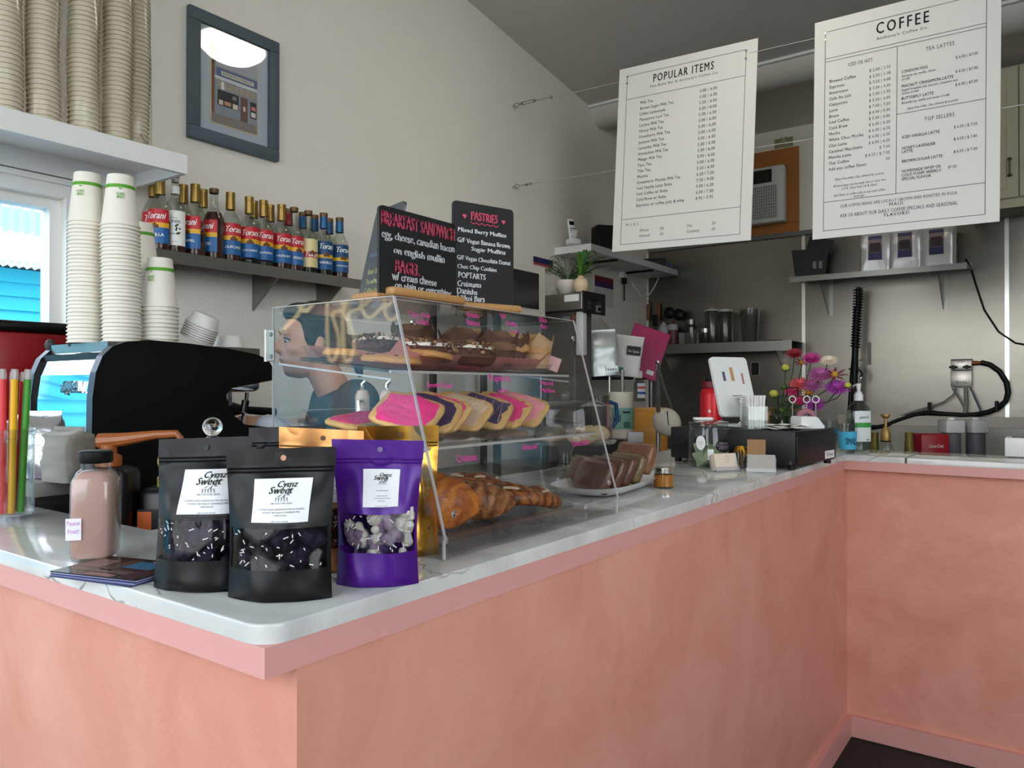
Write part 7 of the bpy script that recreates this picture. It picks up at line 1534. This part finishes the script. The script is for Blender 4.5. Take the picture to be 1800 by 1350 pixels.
for nm, pts in zip('Coffee', (Cc, oo, f1, f2, e1, e2)): mk('neon_letter', MB().tube(curve(pts), .009, 8), NEO, o)
mk('backing', MB().box(-.58,.55,.012,.018,-.14,.54), ACR, o, smooth=0)
for x in (-.45,.42): mk('hanging_wire', MB().tube([(x,.015,.54),(x,.015,.93)], .0015, 5), WIRE, o)
# ================================================================== barista behind the case
FACE = math.atan2(-.90, -.44); _h = at(546, 610, D=2.5); PXY = Vector((_h.x-.10*math.cos(FACE), _h.y-.10*math.sin(FACE), 0))           # looks towards the left of the picture
o = thing('person', 'person in a dark grey-green shirt bending over behind the espresso machine', 'person', (PXY.x, PXY.y, 0), FACE)
# local: +x = facing, +y = the person's left, z up.   The figure leans a little forward.
def remesh(name, blobs, mt, vox, parent, smooth_it=6):
    m = MB()
    for b in blobs:
        if b[0] == 's': m.sph(b[1], 1.0, 20, 12, b[2] if isinstance(b[2], tuple) else (b[2],)*3)
        else:
            pts, rad = b[1], b[2]; m.tube(pts, list(rad), 14)
            for p, r in zip(pts, rad): m.sph(p, r*.999, 14, 8)
    ob = mk(name, m, mt, parent, smooth=0)
    r = ob.modifiers.new('merge', 'REMESH'); r.mode = 'VOXEL'; r.voxel_size = vox; r.use_smooth_shade = True
    s = ob.modifiers.new('relax', 'SMOOTH'); s.iterations = smooth_it; s.factor = .5
    return ob
HX, HZ = .10, 1.505                      # head centre
body = [('s',(HX,0,HZ+.02),(.093,.074,.105)),('s',(HX+.035,0,HZ-.045),(.06,.056,.07)),('s',(HX+.062,0,HZ-.085),(.026,.03,.026)),      # skull, jaw, chin
        ('c',[(HX+.085,0,HZ+.015),(HX+.105,0,HZ-.020)],[.011,.014]),('s',(HX+.098,.010,HZ-.024),.010),('s',(HX+.098,-.010,HZ-.024),.010),   # nose
        ('s',(HX+.080,.030,HZ+.030),(.018,.024,.009)),('s',(HX+.080,-.030,HZ+.030),(.018,.024,.009)),                                      # brow ridge
        ('s',(HX+.086,0,HZ-.050),(.014,.022,.006)),('s',(HX+.084,0,HZ-.061),(.014,.020,.007)),                                            # lips
        ('s',(HX+.055,.040,HZ-.02),(.03,.022,.025)),('s',(HX+.055,-.040,HZ-.02),(.03,.022,.025)),                                        # cheeks
        ('s',(HX-.012,.074,HZ-.005),(.018,.010,.030)),('s',(HX-.012,-.074,HZ-.005),(.018,.010,.030)),                                      # ears
        ('c',[(HX-.02,0,HZ-.05),(.02,0,HZ-.16)],[.052,.058]),                                                                              # neck
        ('s',(-.01,0,1.24),(.105,.17,.12)),('s',(-.04,0,1.06),(.105,.15,.14)),('s',(-.06,0,.93),(.115,.16,.11)),                         # chest, waist, hips
        ('c',[(.0,.17,1.30),(.13,.215,1.13),(.27,.10,1.245)],[.055,.045,.034]),('c',[(.0,-.17,1.30),(.05,-.22,1.08),(.27,-.15,1.10)],[.055,.045,.034]),
        ('c',[(-.06,.09,.90),(-.03,.10,.48),(-.05,.10,.09)],[.085,.058,.040]),('c',[(-.06,-.09,.90),(-.03,-.10,.48),(-.05,-.10,.09)],[.085,.058,.040]),
        ('c',[(-.05,.10,.05),(.12,.11,.035)],[.04,.032]),('c',[(-.05,-.10,.05),(.12,-.11,.035)],[.04,.032])]
for sy, (wx, wy, wz) in ((1,(.27,.10,1.245)),(-1,(.27,-.15,1.10))):
    body.append(('c',[(wx,wy,wz),(wx+.05,wy-.01*sy,wz-.004)],[.028,.034])); body.append(('c',[(wx+.05,wy-.01*sy,wz),(wx+.085,wy-.01*sy,wz-.006)],[.033,.028]))
    for k, ln in enumerate((.062,.072,.068,.052)):
        y = wy-.01*sy+(-.027+.018*k); body.append(('c',[(wx+.085,y,wz),(wx+.085+ln*.55,y,wz-.012),(wx+.085+ln*.9,y,wz-.036)],[.0095,.009,.0075]))
    body.append(('c',[(wx+.045,wy-.03*sy,wz+.006),(wx+.08,wy-.055*sy,wz-.004),(wx+.105,wy-.055*sy,wz-.018)],[.011,.0105,.009]))
SKIN = mat('skin', (206,156,132), .5, var=.05, scale=9, sss=.12)
remesh('body', body, SKIN, .0065, o, 4)
shirt = [('s',(-.012,0,1.235),(.125,.19,.135)),('s',(-.04,0,1.06),(.122,.168,.16)),('s',(-.06,0,.93),(.13,.178,.10)),('s',(-.035,0,1.335),(.075,.10,.05)),
         ('c',[(-.01,.15,1.315),(.07,.20,1.20)],[.075,.066]),('c',[(-.01,-.15,1.315),(.014,-.21,1.18)],[.075,.066])]
remesh('shirt', shirt, mat('shirt_greygreen', (62,72,78), .8, var=.12, scale=8, bump=.2, bscale=25), .009, o, 6)
sl = [('c',[(.03,-.212,1.14),(.05,-.222,1.08),(.20,-.175,1.09)],[.062,.06,.048]),('c',[(.07,.20,1.20),(.13,.215,1.135),(.255,.115,1.235)],[.062,.058,.046])]
remesh('undershirt_sleeves', sl, mat('pale_sleeve', (196,202,212), .8, var=.1, scale=30), .008, o, 4)
remesh('trousers', [('c',[(-.06,.09,.93),(-.03,.10,.48),(-.05,.10,.10)],[.10,.075,.062]),('c',[(-.06,-.09,.93),(-.03,-.10,.48),(-.05,-.10,.10)],[.10,.075,.062]),('s',(-.06,0,.90),(.122,.168,.10))], mat('dark_jeans', (34,38,50), .8, var=.15), .012, o, 4)
remesh('shoes', [('c',[(-.07,.10,.052),(.13,.11,.045)],[.05,.043]),('c',[(-.07,-.10,.052),(.13,-.11,.045)],[.05,.043])], BLACK, .009, o, 3)
HAIR = mat('dark_hair', (26,22,24), .5, var=.3, scale=60, stretch=(1,6,6), bump=.3, bscale=90)
remesh('hair', [('s',(HX-.022,0,HZ+.045),(.098,.083,.098)),('s',(HX-.05,0,HZ+.0),(.072,.080,.085)),('s',(HX+.03,0,HZ+.098),(.06,.068,.035)),('s',(HX-.14,0,HZ-.01),(.045,.04,.045)),('c',[(HX-.15,.0,HZ-.02),(HX-.165,.0,HZ-.10)],[.03,.012]),('s',(HX+.01,.070,HZ+.03),(.028,.012,.05)),('s',(HX+.01,-.070,HZ+.03),(.028,.012,.05))], HAIR, .006, o, 5)
for s in (1, -1):
    e = mk('eye', MB().sph((HX+.080, s*.031, HZ+.006), .0115, 12, 8, (.75,1.15,.7)), mat('eye_white', (214,206,200), .3), o); mk('iris', MB().sph((HX+.0875, s*.032, HZ+.004), .0058, 10, 6, (.5,1,1)), mat('iris_brown', (40,26,20), .2), e)
    mk('eyelid', MB().tube([(HX+.079, s*.018, HZ+.010),(HX+.090, s*.028, HZ+.0145),(HX+.084, s*.042, HZ+.011),(HX+.076, s*.047, HZ+.007)], .0032, 6), mat('lash_line', (60,40,36), .6), e)
    mk('eyebrow', MB().tube([(HX+.094, s*.012, HZ+.031),(HX+.096, s*.026, HZ+.037),(HX+.086, s*.044, HZ+.032)], [.004,.0045,.002], 6), HAIR, o)
mk('mouth_line', MB().tube([(HX+.092, -.019, HZ-.056),(HX+.0995, 0, HZ-.0555),(HX+.092, .019, HZ-.056)], .0018, 6), mat('lip_shadow', (140,72,66), .5), o)
